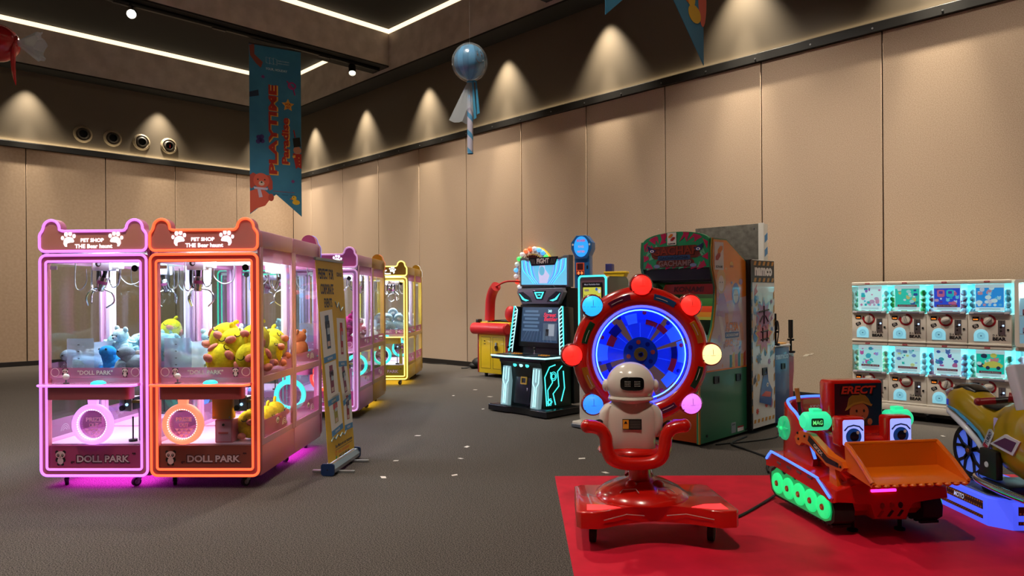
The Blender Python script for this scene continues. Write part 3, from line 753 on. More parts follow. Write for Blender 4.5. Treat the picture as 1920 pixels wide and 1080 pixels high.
bb = plush_seal('small teal plush beside the orange-brown bear', 'odd plush by the side glass', '#3fb4c0'); put(bb, cm_blue, -.3, .08, .85, 1.2, 0, 0, .6)
mg = plush_bear('magenta bear plush in the heap of the unlit pink machine', 'magenta bears in the unlit pink machine', '#c02a78', '#f0a0c0'); put(mg, cm_plain, .1, .15, .89, .3)
heap([mg], cm_plain, 'magenta bear plush in the heap of the unlit pink machine', 'magenta bears in the unlit pink machine', [(.25, .18, 0), (.0, .3, 0), (.2, .35, 1), (.1, .2, 1), (.24, .2, 1.6)])
pk = plush_bear('pale pink bear plush by the side glass of the unlit pink machine', 'pale pink bears in the unlit pink machine', '#e4b4c8'); put(pk, cm_plain, .28, .4, .89, 1.2)
heap([pk], cm_plain, 'pale pink bear plush by the side glass of the unlit pink machine', 'pale pink bears in the unlit pink machine', [(.28, .58, 0), (.1, .5, 0), (.27, .5, 1), (.05, .62, 0), (-.2, .4, 0)])
pw = plush_seal('white seal plush in the mustard claw machine', 'white seals in the mustard machine', '#e8e6dc'); put(pw, cm_mustard, -.25, .3, .89, 1.6)
heap([pw], cm_mustard, 'white seal plush in the mustard claw machine', 'white seals in the mustard machine', [(-.25, .5, 0), (-.1, .2, 0), (0, .45, 0), (-.22, .42, 1), (.15, .3, 0)])
yl = plush_seal('pale blue seal plush in the heap of the yellow claw machine', 'pale blue seals in the yellow machine', '#b8d4e4'); put(yl, cm_yellow, -.1, .15, .88, .5)
heap([yl], cm_yellow, 'pale blue seal plush in the heap of the yellow claw machine', 'pale blue seals in the yellow machine', [(.1, .15, 0), (.25, .2, 0), (0, .3, 0), (.2, .4, 0), (-.2, .3, 0), (.05, .22, 1), (.2, .3, 1), (-.1, .35, 1), (.25, .55, 0), (.1, .4, 1.6), (0, .5, 1)], 1.1)
gw = plush_seal('pale seal plush in the golden claw machine', 'pale seals in the golden machine', '#dfe8e8'); put(gw, cm_gold, -.2, .3, .88, .5)
heap([gw], cm_gold, 'pale seal plush in the golden claw machine', 'pale seals in the golden machine', [(-.25, .5, 0), (0, .3, 0), (.1, .5, 0), (-.2, .4, 1)])
mp = plush_bear('pale mint bear plush in the mint-edged machine', 'pale bears in the mint-edged machine', '#c4e4dc'); put(mp, cm_mint, -.2, .3, .89, .5)
heap([mp], cm_mint, 'pale mint bear plush in the mint-edged machine', 'pale bears in the mint-edged machine', [(-.25, .5, 0), (0, .3, 0), (.1, .5, 0), (.2, .2, 0), (.2, .4, 1)])
# ------------------------------------------------------------------ banner stand, mat, rides
NAVY = pm('navy_print', '#16264e', .5); BYEL = pm('banner_yellow', '#e2b51c', .45); CARDW = pm('card_white', '#eceae4', .5); CAPB = pm('caption_blue', '#4f8fc4', .5)
t = thing('roll_up_banner', 'yellow roll-up banner stand for corporate events beside the pink claw machines', 'banner stand', (-1.42, 5.40, 0), radians(84.0))
m = MB(); m.prism([(-.045, .02), (.045, .02), (.05, .05), (.03, .085), (-.03, .085), (-.05, .05)], pm('aluminium', '#b9bcc2', .3, .8), FR((.0, 0, 0), (0, 1, 0), (0, 0, 1)), .62); m.build('base_housing', t)
for x in (0, .628):
    m = MB(); m.prism(rrect(.105, .092, .02, 4, 0, .05), pm('cap_navy', '#16305c', .4), FR((x-.012, 0, 0), (0, 1, 0), (0, 0, 1)), .016); m.cyl((x-.014, 0, .05), (x-.013, 0, .05), .006, BLACK, n=8); m.build('end_cap', t)
for x in (.12, .48):
    m = MB(); m.bar(x-.015, x+.015, -.17, .17, .0, .018, pm('aluminium', '#b9bcc2', .3, .8), .004); m.build('foot', t)
lean = Matrix.Translation((.31, .0, .09)) @ Matrix.Rotation(-.06, 4, 'X')
BWD, BH = .60, 1.585
m = MB(); m.bar(-BWD/2, BWD/2, -.002, .002, 0, BH, BYEL, M=lean)
Q = lean @ FRONT(0, -.0025, 0)
for (s, x, z, w, h) in (('PERFECT FOR', -.1, 1.47, .33, .085), ('CORPORATE', -.095, 1.35, .28, .085), ('EVENTS', -.09, 1.24, .17, .075), ('SCAN US', .2, 1.475, .12, .035)):
    m.text(s, NAVY, Q @ Matrix.Translation((x, z, 0)), w, h, .03)
cards = [(-.14, .93, .27, .40, .06), (.16, .86, .2, .40, -.06), (-.12, .555, .25, .33, .06), (.17, .52, .2, .34, .18), (-.08, .30, .26, .30, .1), (.2, .28, .2, .30, -.03)]
pics = ['#2c4a6c', '#b03048', '#8c3a58', '#8a4a6a', '#a8a04a', '#a03038']
for i, (x, z, w, h, a) in enumerate(cards):
    C = Q @ Matrix.Translation((x, z+.05, .0005)) @ Matrix.Rotation(a, 4, 'Z')
    m.quad(C, w, h, CARDW); m.quad(C @ Matrix.Translation((0, -h/2+.02, .0006)), w*.98, .045, CAPB); m.text(['BOXING', 'RACING', 'CLAW', 'BASKET', 'DANCE', 'KIDDY'][i], CARDW, C @ Matrix.Translation((0, -h/2+.02, .0006)), w*.4, .018, .02)
    pcm = pm('pic%d' % i, pics[i], .5)
    m.quad(C @ Matrix.Translation((0, .03, .0006)), w*.3, h*.66, pcm); m.quad(C @ Matrix.Translation((0, h*.22, .0012)), w*.36, h*.14, pm('pic_top%d' % (i % 3), ['#1c2c48', '#d84858', '#502848'][i % 3], .5))
    m.quad(C @ Matrix.Translation((.01, .05, .0012)), w*.18, h*.2, pm('pic_scr', '#b8c8d4', .4)); m.quad(C @ Matrix.Translation((0, -h*.16, .0012)), w*.2, h*.1, pm('pic_low', '#d8b8a8', .4))
SQ = pm('squiggle', '#9ab0b8', .5)
m.tube([(-.22+.05*k, .155+.025*(k % 2), 0) for k in range(8)], .006, SQ, 6, M=Q); m.tube([(.06, 1.25, 0), (.1, 1.2, 0), (.14, 1.24, 0), (.18, 1.17, 0), (.24, 1.2, 0)], .006, SQ, 6, M=Q)
m.text('See More on our Instagram', NAVY, Q @ Matrix.Translation((.06, .125-.03, 0)), .40, .036, .02); m.quad(Q @ Matrix.Translation((.06, .07, .0004)), .40, .004, NAVY)
m.text('indo_amusement', pm('handle_red', '#d84a30', .5), Q @ Matrix.Translation((.05, .045, 0)), .26, .03, .01); m.ring(rrect(.035, .035, .01, 3, -.13, .045), rrect(.026, .026, .008, 3, -.13, .045), pm('handle_red', '#d84a30', .5), Q, .0006)
m.text('+62123 450 46', NAVY, Q @ Matrix.Translation((.05, .012, 0)), .25, .024, .02); m.prism(disc(.014, 14, -.13, .012), pm('chat_green', '#3a9a5a', .5), Q, .0006)
m.build('banner_sheet', t)
m = MB(); m.bar(-BWD/2-.01, BWD/2+.01, -.01, .01, BH-.012, BH+.012, STEEL, .004, M=lean); m.build('top_rail', t)
m = MB(); m.cyl(lean @ Vector((0, .03, -.02)), lean @ Vector((0, .014, BH)), .009, STEEL, n=10); m.build('support_pole', t)

m = MB(); m.bar(0, 3.9, -2.9, 0, 0, .006, noisy('mat_red', '#cc1030', '#bc0d2a', 6, .62, .05, 3, spec=.3), .002, seg=1)
tag(m.build('floor_mat', None, (.315, 5.335, .0), (0, 0, -.012)), 'flat red mat on the carpet under the kiddie rides', 'floor mat')
MATZ = .006
RG = pm('ride_red', '#c4140a', .22, coat=.6); RDK = pm('ride_dark_red', '#8e0a10', .25, coat=.6)
# robot wheel ride
t = thing('robot_ride', 'red kiddie ride with white robot backrest and big round light wheel', 'kiddie ride', (.765, 3.97, MATZ))
pts = [(-.43, -.23), (-.41, -.265), (-.33, -.275)]+[(x, -.155-.115*(abs(x)/.30)**1.7) for x in [-.28+.07*k for k in range(9)]]+[(.33, -.275), (.41, -.265), (.43, -.23), (.40, .25), (.36, .28), (-.36, .28), (-.40, .25)]
m = MB(); m.prism(pts, RG, TOP(0, 0, .135), .088, .012); m.build('base', t)
for k in (-1, 1):
    m = MB(); m.prism([(k*.365, -.135), (k*.375, -.235), (k*.30, -.235), (k*.19, -.195), (k*.27, -.145)][::k], glow('base_lamp_red', '#ff3a3c', 1.0), TOP(0, 0, .222), .004, .001); m.build('corner_lamp', t)
m = MB(); m.lathe([(.265, .222), (.262, .232), (.22, .265), (.15, .30), (.085, .318), (.07, .33), (0, .33)], RG, n=40)
for k in (-1, 1):
    m.ball((k*.075, -.105, .30), (.035, .03, .03), RG, 12, 8)
LOGO = pm('logo_grey', '#b89088', .4)
for k in (-1, 1): m.tube([(k*.05, -.2, .283), (k*.06, -.165, .296), (k*.13, -.155, .29), (k*.15, -.175, .278)], .0025, LOGO, 6)
m.build('dome', t, (-.03, .07, 0))
m = MB()
for k in (-1, 1):
    m.tube([(k*.06, -.177-.004, .175), (k*.16, -.198-.008, .19), (k*.29, -.271, .18)], .0022, LOGO, 6)
m.build('trim_line', t)
m = MB(); m.lathe([(.068, .32), (.063, .335), (.063, .47), (.075, .49)], RG, n=24); m.build('column', t, (-.045, .04, 0))
SX, SY = -.095, -.13
U = [(-.265, .65), (-.225, .645), (-.19, .63), (-.165, .59), (-.158, .53), (-.135, .475), (-.085, .45), (0, .443)]
U = U+[(-x, z) for x, z in U[-2::-1]]
pp = smooth_path([(SX+x, SY, z) for x, z in U], 5)
m = MB(); m.tube(pp, .036, RG, 14); m.ball(pp[0], .037, RG, 14, 10); m.ball(pp[-1], .037, RG, 14, 10)
m.tube(smooth_path([(SX-.262, SY, .65), (SX-.262, SY+.05, .655), (SX-.24, SY+.12, .645)], 5), .02, RG, 10); m.tube(smooth_path([(SX+.262, SY, .65), (SX+.262, SY+.05, .655), (SX+.24, SY+.12, .645)], 5), .02, RG, 10)
m.build('arm_frame', t)
m = MB(); m.ball((SX, SY+.16, .49), (.19, .17, .055), RG, 24, 12); m.ball((SX, SY+.07, .485), (.135, .06, .04), RDK, 20, 10); m.build('seat_pan', t)
m = MB()
m.tube(smooth_path([(SX-.15, SY+.09, .63), (SX-.19, SY+.04, .675), (SX-.24, SY+.02, .66)], 6), .006, BLACK, 6); m.build('wire', t); m = MB(); m.tube(smooth_path([(SX+.14, SY+.08, .60), (SX+.18, SY+.04, .665), (SX+.23, SY+.02, .66)], 6), .006, BLACK, 6); m.build('wire', t)
RWH = pm('robot_white', '#d9cfc4', .22, coat=.5)
def loft(m, secs, mat, n=24, M=I4, pw=1.0):
    """secs: (cx, cy, z, rx, ry): stacked ellipse sections along z"""
    vs = []; fs = []
    for (cx, cy, z, rx, ry) in secs:
        for k in range(n):
            a = 2*pi*k/n; c, s = cos(a), sin(a)
            vs.append((cx+rx*math.copysign(abs(c)**pw, c), cy+ry*math.copysign(abs(s)**pw, s), z))
    for i in range(len(secs)-1):
        for k in range(n):
            k2 = (k+1) % n; fs.append((i*n+k, i*n+k2, (i+1)*n+k2, (i+1)*n+k))
    fs.append(tuple(range(n))[::-1]); fs.append(tuple((len(secs)-1)*n+k for k in range(n)))
    return m.raw(vs, fs, mat, M)
RB = Matrix.Translation((SX-.012, SY+.09, 0)) @ Matrix.Rotation(-.08, 4, 'Z')
m = MB()
loft(m, [(0, 0, .500, .125, .055), (0, 0, .52, .135, .065), (0, 0, .60, .138, .075), (0, 0, .68, .142, .08), (0, 0, .73, .138, .08), (0, 0, .765, .115, .075), (0, 0, .79, .08, .065), (0, 0, .81, .06, .05)], RWH, 28, RB, .75)
for k in (-1, 1): loft(m, [(k*.135, .0, .58, .02, .03), (k*.142, .0, .60, .03, .045), (k*.146, 0, .66, .033, .055), (k*.138, 0, .715, .034, .055), (k*.115, 0, .752, .03, .05), (k*.09, 0, .77, .018, .03)], RWH, 18, RB)
m.build('robot_body', t)
m = MB(); m.ball((0, -.005, .866), (.134, .115, .126), RWH, 32, 20, M=RB); m.tube([(.112*cos(2*pi*k/32), -.012+.092*sin(2*pi*k/32), .792) for k in range(32)], .014, RWH, 8, True, M=RB)
for k in (-1, 1): m.ball((k*.135, 0, .86), (.022, .035, .035), RWH, 16, 10, M=RB)
hd = m.build('robot_head', t)
# visor lies on the curve of the head
m = MB(); vs = []; NX, NZ = 14, 8
for i in range(NX+1):
    for j in range(NZ+1):
        u, v = (i/NX*2-1), (j/NZ*2-1)
        g_ = (abs(u)**4+abs(v)**4)**.25; k_ = max(abs(u), abs(v)); f_ = k_/g_ if g_ > 0 else 1
        x, z = u*f_*.064, .882+v*f_*.036
        y = -.005-.115*sqrt(max(0, 1-(x/.134)**2-((z-.866)/.126)**2))-.0035
        vs.append((x, y, z))
m.raw(vs, [(i*(NZ+1)+j, (i+1)*(NZ+1)+j, (i+1)*(NZ+1)+j+1, i*(NZ+1)+j+1) for i in range(NX) for j in range(NZ)], pm('visor_black', '#0a0a0c', .15, coat=.5), RB)
for k in (-1, 1):
    for r in range(4):
        for c in range(4): m.box((k*.026+(c-1.5)*.0085, -.1245, .870+r*.0085), (.0055, .002, .0025), pm('visor_ink', '#b8b8b0', .5), M=RB)
m.build('visor', hd)
m = MB(); m.bar(-.052, .052, -.0835, -.0795, .628, .685, BLACK, M=RB); m.bar(-.05, -.018, -.0845, -.0835, .632, .681, pm('warn_orange', '#e89a28', .5), M=RB); m.prism([(-.044, .66), (-.024, .66), (-.034, .676)], BLACK, RB @ FRONT(0, -.0845, 0), .001)
for r in range(5): m.bar(-.012, .045, -.0842, -.0835, .637+r*.009, .640+r*.009, pm('warn_text', '#6a6660', .5), M=RB)
m.build('warning_label', t)
# wheel
WX, WY, WZ = .015, .30, 1.004
Q = FR((WX, WY, WZ), (1, 0, 0), (0, 0, 1))      # faces the camera side
m = MB(); m.lathe([(.295, -.05), (.295, .02), (.305, .035), (.335, .05), (.36, .047), (.39, .03), (.412, .0), (.415, -.03), (.40, -.06), (.36, -.075), (.0, -.075)], RG, Q, 64); wh = m.build('wheel_ring', t)
SLOT = ['#1d3a70', '#5a1430', '#15301c', '#b5641c', '#5a1430', '#15301c', '#b5641c', '#15301c']
SLOTC = {22.5: '#1d4a80', 67.5-45: '#1d4a80'}
for i in range(8):
    a = radians(22.5+45*i); col = ['#15301c' if False else '#a8641c', '#234a78', '#5a1838', '#183a20', '#a8641c', '#5a1838', '#5a1838', '#18301c'][i]
    m = MB(); arc = [(.356*cos(a+d), .356*sin(a+d), .049) for d in [radians(x) for x in range(-11, 12, 2)]]
    vs = []
    for s_ in (-1, 1): vs += [((.356+s_*.017)*cos(a+radians(x)), (.356+s_*.017)*sin(a+radians(x)), .0515) for x in range(-11, 12, 2)]
    poly = [(v[0], v[1]) for v in vs[:12]]+[(v[0], v[1]) for v in vs[12:][::-1]]
    m.prism(poly, pm('slot_'+col, col, .15, coat=.6), Q @ Matrix.Translation((0, 0, .044)), .009, .002)
    m.tube([(.353*cos(a+d), .353*sin(a+d), .054) for d in [radians(x) for x in range(-3, 10, 3)]], .002, pm('slot_tube', '#b8a8a0', .3), 6, M=Q)
    m.build('slot_window', wh)
BALLC = ['#fff0a8', '#ff2a22', '#ff2a22', '#28b4ff', '#ff2a22', '#2f86ff', '#ff4a40', '#d87af0']
for i in range(8):
    a = radians(45*i); c = Vector((.418*cos(a), .418*sin(a), .012))
    f = MB(); f.lathe([(.0, -.06), (.06, -.055), (.072, -.02), (.07, .012), (.064, .02)], RDK, Q @ Matrix.Translation(c), 28)
    sk = f.build('lamp_socket', t)
    f = MB(); G1 = glow('ball_'+BALLC[i], BALLC[i], 1.15); f.lathe([(.063, .015), (.058, .033), (.045, .05), (.025, .06), (0, .063)], G1, Q @ Matrix.Translation(c), 28)
    LN = pm('ball_line', '#5a2a28', .4)
    f.tube([(0, .0, .0645), (0, .03, .0595), (0, .058, .034)], .0013, LN, 5, M=Q @ Matrix.Translation(c)); f.tube([(x, -.004, .064-.5*x*x/.063) for x in (-.055, -.03, 0, .03, .055)], .001, LN, 5, M=Q @ Matrix.Translation(c))
    for k in (-1, 1): f.ball((k*.048, -.036, .032), .004, BLACK, 8, 6, M=Q @ Matrix.Translation(c))
    f.build('light_ball', sk)
BL = pm('wheel_blue', '#1c3cf0', .3, es=.4); BL2 = pm('wheel_sky', '#3c78ff', .3, es=.5); BL3 = pm('wheel_navy', '#10207a', .3); WR = pm('wheel_red', '#d82a3a', .3); WT = pm('wheel_tan', '#b89a98', .4, es=.14, ecol='#b08a88')
m = MB(); m.lathe([(0, -.03), (.294, -.03)], WT, Q, 48)  # tan backing glows faintly to mimic the lit room seen through the gaps
def sector(r0, r1, a0, a1, mat, z):
    st = max(2, int(abs(a1-a0)/5)); A = [radians(a0+(a1-a0)*k/st) for k in range(st+1)]
    m.prism([(r1*cos(a), r1*sin(a)) for a in A]+[(r0*cos(a), r0*sin(a)) for a in A[::-1]], mat, Q @ Matrix.Translation((0, 0, z)), .003)
for a0, a1 in ((20, 48), (56, 118), (132, 195), (205, 236), (246, 290), (320, 372)): sector(.09, .29, a0, a1, BL, -.027)
for a0, a1, r0, r1, mt in ((60, 80, .185, .215, WR), (95, 112, .19, .25, BL2), (40, 58, .185, .22, WR), (145, 165, .17, .215, WR), (128, 146, .18, .235, BL3), (165, 190, .2, .26, BL2), (195, 212, .19, .22, BL3), (330, 352, .19, .225, WR), (352, 372, .19, .225, BL3), (308, 330, .2, .26, BL2), (262, 282, .2, .25, BL2), (20, 40, .2, .27, BL2), (-12, 18, .23, .27, BL2)): sector(r0, r1, a0, a1, mt, -.023)
for k in range(10):
    a = radians(36*k+12); m.lathe([(0, .0), (.012, 0), (.013, -.004)], [WR, BL3][k % 2], Q @ Matrix.Translation((.255*cos(a), .255*sin(a), -.016)), 14)
for k in range(14): m.bar(-.001, .001, .1, .19, 0, .004, BL2, M=Q @ Matrix.Rotation(2*pi*k/14, 4, 'Z') @ Matrix.Translation((0, 0, -.024)) @ Matrix.Rotation(0, 4, 'X'))
m.lathe([(.105, -.02), (.105, -.012), (.0, -.012)], pm('hub_blue', '#1850b8', .3), Q, 32)
for k in range(8):
    a = radians(45*k+10); m.lathe([(.0, .004), (.013, .003), (.014, 0)], [pm('hub_orange', '#e0502a', .4), BL3][k % 2], Q @ Matrix.Translation((.075*cos(a), .075*sin(a), -.012)), 16)
m.lathe([(.042, -.012), (.04, -.004), (.017, -.004)], pm('hub_gold', '#c89a30', .3, .5), Q, 28); m.lathe([(.017, -.004), (.012, .0), (0, .0)], BLACK, Q, 16)
m.build('spin_disc', t)
m = MB(); m.tube([(.292*cos(2*pi*k/64), .292*sin(2*pi*k/64), .024) for k in range(64)], .008, glow('wheel_neon', '#5a5cff', 1.7), 8, True, M=Q); m.build('neon_ring', wh)
m = MB(); m.lathe([(.288, .02), (.25, .034), (.15, .05), (0, .055)], glass('wheel_dome', '#e8eeff', .05), Q, 48); m.build('dome_cover', t)
m = MB(); m.tube([(.27*cos(2*pi*k/48), .27*sin(2*pi*k/48), -.002) for k in range(48)], .004, glow('inner_blue_leds', '#3a58ff', 16), 6, True, M=Q); m.build('inner_lights', t)

m = MB(); m.tube(smooth_path([(-.03, .15, .30), (-.02, .24, .40), (.01, .32, .55), (.015, .33, .66)], 6), [.085, .085, .08, .08, .08, .075, .075, .075, .075, .07, .07, .07, .07, .07, .07, .07, .07, .07, .07][:19], RG, 20); m.build('wheel_post', t)
for (x, y, r) in ((-.32, -.05, 2.9), (.34, -.05, 2.7), (-.3, .2, .3), (.32, .2, .2)): caster(t, x, y, RUBBER, z1=.136, r=.05, w=.032, turn=r)

# bulldozer ride ---------------------------------------------------------------
t = thing('bulldozer_ride', 'red bulldozer kiddie ride with orange bucket, big blue eyes and green track rollers', 'kiddie ride', (2.12, 3.97, MATZ), .125)
NEO = glow('dozer_neon', '#4a78ff', 1.6); GRN = glow('roller_green', '#22e884', .8); GRN2 = pm('panel_green', '#1c9c60', .35, es=.3, ecol='#18d878'); ORG = pm('bucket_orange', '#e0670a', .3, coat=.4); TRK = pm('track_black', '#17120f', .6)
def YZ(x): return FR((x, 0, 0), (0, 1, 0), (0, 0, 1))     # frame for side outlines, thickness towards +x
m = MB()
m.prism([(.02, .20), (.0, .23), (.03, .285), (.14, .335), (.66, .36), (.73, .32), (.75, .26), (.74, .1), (.06, .1), (.02, .14)], RG, YZ(-.215), .43, .0)
m.build('hull', t)
for k in (-1, 1):
    x0 = -.335 if k < 0 else .205
    m = MB(); m.prism([(.04, .06), (.0, .09), (-.005, .15), (.02, .20), (.08, .215), (.66, .245), (.71, .22), (.735, .16), (.71, .08), (.66, .05)], TRK, YZ(x0+.002), .126, .012)
    for q in range(16): m.bar(x0+.01, x0+.122, .03+.042*q, .05+.042*q, .046, .06, TRK)
    tr = m.build('track', t)
    m = MB(); m.prism([(.0, .195), (-.012, .225), (.03, .27), (.16, .31), (.64, .345), (.70, .335), (.76, .275), (.755, .23), (.70, .235), (.66, .25), (.12, .215)], RG, YZ(x0-.012), .15, .012); fe = m.build('fender', t)
    xs = x0-.016 if k < 0 else x0+.142
    m = MB(); m.tube(smooth_path([(xs, .745, .278), (xs, .69, .328), (xs, .63, .335), (xs, .18, .305), (xs, .13, .292), (xs, .01, .222)], 4), .008, NEO, 8); m.build('fender_neon', fe)
    m = MB()
    for q in range(4): m.prism([(.2+.12*q, .275), (.245+.12*q, .278), (.25+.12*q, .29), (.2+.12*q, .287)], pm('vent_grey', '#6a4a50', .3), YZ(xs if k < 0 else xs-.006), .006)
    m.build('vent', fe)
    m = MB(); cen = [.09+.13*q for q in range(5)]
    top = [(y, .235+.003*cos((y-.09)/.13*2*pi)*6) for y in [.06+.02*j for j in range(31)]]
    xr = x0-.004 if k < 0 else x0+.126
    m.prism([(.08, .068), (.03, .09), (.018, .14), (.03, .20)]+top+[(.70, .20), (.705, .14), (.69, .09), (.64, .068)], GRN2, YZ(xr), .006); m.build('roller_panel', tr)
    for y in cen:
        m = MB(); X = FR((x0-.002 if k < 0 else x0+.13, y, .148), (0, -1, 0) if k < 0 else (0, 1, 0), (0, 0, 1))
        m.lathe([(.066, 0), (.064, .012), (.05, .018), (.022, .016), (.02, .008), (0, .008)], GRN, X, 28)
        m.lathe([(.019, .012), (.017, .02), (0, .021)], pm('roller_hub', '#a83a2a', .4), X, 16); m.prism(star(.012, .005), pm('roller_star', '#d8a838', .4), X @ Matrix.Translation((0, 0, .0205)), .001); m.build('roller', tr)
# front nose
m = MB(); m.prism([(-.335, .27), (-.345, .20), (-.12, .195), (-.11, .10), (.09, .09), (.115, .195), (.345, .20), (.335, .27), (.2, .305), (-.2, .305)], RG, FRONT(0, .06, 0), .085, .01)
for x, c in ((-.06, '#8a4a2a'), (-.005, '#c03a30'), (.05, '#202438')): m.prism(disc(.013, 16, x, .175, .018), pm('nose_'+c, c, .4), FRONT(0, -.024, 0), .003)
for x in (-.07, -.01, .05): m.prism([(x-.022, .115), (x-.006, .112), (x+.02, .145), (x+.006, .15)], pm('nose_dark', '#2a1418', .5) if x > -.05 else RDK, FRONT(0, -.024, 0), .003)
m.build('nose', t)
m = MB(); m.bar(-.13, .02, -.035, -.024, .255, .27, glow('nose_lamp', '#ff3ad0', 2.0), .003); m.build('nose_lamp', t)
# seat shell: thick U wall, tallest at the back
pl = [(-.25, .33, .36), (-.262, .40, .50), (-.268, .50, .60), (-.262, .60, .64), (-.22, .70, .665), (-.12, .745, .675), (0, .755, .678)]
pl = pl+[(-x, y, z) for x, y, z in pl[-2::-1]]
pl = smooth_path(pl, 4); nP = len(pl)
m = MB(); vs = []; fs = []
for (x, y, z) in pl:
    o = Vector((x, y-.45, 0)).normalized()*.035
    vs += [(x+o.x*.9, y+o.y*.9, .30), (x+o.x*.6, y+o.y*.6, z-.01), (x, y, z), (x-o.x*.6, y-o.y*.6, z-.012), (x-o.x, y-o.y, .30)]
for i in range(nP-1):
    for k in range(4): fs.append((i*5+k, i*5+k+1, i*5+5+k+1, i*5+5+k))
fs.append((0, 1, 2, 3, 4)); fs.append(tuple((nP-1)*5+k for k in range(5))[::-1])
m.raw(vs, fs, RG); m.ball((0, .60, .38), (.2, .13, .04), RDK, 20, 10)
se = m.build('seat_shell', t)
m = MB(); m.tube([(x, y, z+.003) for x, y, z in pl], .0095, NEO, 8); m.build('seat_neon', se)
m = MB(); m.text('KIDDY', pm('seat_print', '#d8c8d8', .5), FRONT(-.02, .70, .62), .09, .02, .02); m.build('seat_print', se)
for k in (-1, 1):
    m = MB(); X = FR((k*.285, .62, .50), (0, k, 0), (0, 0, 1)); G2 = pm('disc_mint', '#3cc48a', .3, es=.35, ecol='#28d890')
    m.lathe([(.078, 0), (.075, .012), (.06, .016), (0, .016)], G2, X, 28)
    for q in range(6): m.prism([(0, -.008), (.06, -.004), (.066, .006), (0, .01)], G2, X @ Matrix.Rotation(q*pi/3, 4, 'Z') @ Matrix.Translation((0, 0, .014)), .012)
    m.ball((0, 0, .028), .012, GRN, 10, 8, M=X); m.build('side_disc', t)
# hood, screen box, eyes
m = MB(); m.bar(-.2, .2, .08, .40, .30, .54, RG, .03, seg=3); m.build('hood', t)
m = MB(); m.bar(-.185, .165, .28, .40, .52, .842, RG, .022, seg=3); sb = m.build('screen_box', t)
m = MB(); Q = FRONT(-.002, .278, .695); m.quad(Q, .305, .255, pm('screen_night', '#16283c', .2, es=.03)); 
m.quad(Q @ Matrix.Translation((-.1, 0, .0004)), .105, .255, pm('screen_maroon', '#3c1420', .2, es=.03)); 
SK = pm('print_skin', '#b0603c', .5); HT = pm('print_hat', '#8c6420', .5)
m.prism([(-.09, -.1275), (-.07, -.085), (0, -.07), (.07, -.085), (.085, -.1275)], pm('print_shirt', '#3a2c28', .5), Q, .001)
m.prism(disc(.062, 24, .005, -.045, .056), SK, Q, .0015); m.prism([(-.075, -.02), (-.06, .04), (-.02, .075), (.03, .07), (.065, .035), (.085, -.005), (.03, .012), (-.03, .005)], HT, Q, .0022); m.prism([(-.085, -.035), (-.075, -.015), (-.03, .012), (.03, .02), (.09, .0), (.085, -.012), (.03, .008), (-.03, -.002), (-.07, -.03)], pm('print_brim', '#a87a2c', .5), Q, .0028)
for k in (-1, 1): m.prism(disc(.006, 12, .012+k*.024, -.038, .009), BLACK, Q, .0026)
m.tube([(-.01, -.068, .002), (.01, -.074, .002), (.03, -.068, .002)], .0015, RDK, 5, M=Q); m.ball((.075, -.105, .001), (.016, .02, .002), SK, 12, 8, M=Q)
m.text('ERECT', BLACK, Q @ Matrix.Translation((.0, .088, .002)), .245, .062, .06, shear=.2); m.text('ERECT', pm('print_red', '#b02a1c', .4, es=.06), Q @ Matrix.Translation((.0, .089, .0032)), .225, .048, .035, shear=.2)
m.build('screen', sb)
for k, x in ((-1, -.185), (1, .105)):
    m = MB(); m.bar(x-.078, x+.078,   .05, .14, .49, .662, RG, .018, seg=3); eb = m.build('eye_box', t)
    m = MB(); Q = FRONT(x, .047, .575); m.prism(rrect(.128, .145, .012), glow('eye_panel', '#9aa8ff', 1.0), Q, .003)
    m.prism(disc(.047, 28, 0, -.022), pm('iris_blue', '#1c4a9c', .2, es=.25), Q, .0045); m.prism(disc(.027, 24, .004, -.022), pm('pupil_navy', '#081430', .2), Q, .0055); m.prism(disc(.009, 14, .024, .0), PWH, Q, .0065)
    m.tube([(-.056, .012, .004), (-.035, .034, .004), (0, .042, .004), (.035, .034, .004), (.056, .012, .004)], .0045, pm('lash_blue', '#1c2c6c', .3), 6, M=Q); m.build('eye_panel', eb)
    m = MB(); X = Matrix.Translation((k*.265, .30, .60)) @ Matrix.Rotation(pi/2, 4, 'Y'); GL = glow('lantern_green', '#34e8a4', .75)
    m.lathe([(0, -.085), (.04, -.082), (.055, -.065), (.058, .0), (.055, .065), (.04, .082), (0, .085)], GL, X, 24); m.box((k*.265, .30, .665), (.06, .05, .02), GL, .006)
    lt = m.build('side_lantern', t)
    m = MB(); m.prism(rrect(.075, .05, .01), pm('lantern_panel', '#1c6a4a', .2), FRONT(k*.265-.02, .246, .60), .006, .0); m.text('MAG', pm('mag_green', '#6cf088', .4, es=.8), FRONT(k*.265-.02, .2395, .60), .06, .026, .02); m.build('lantern_panel', lt)
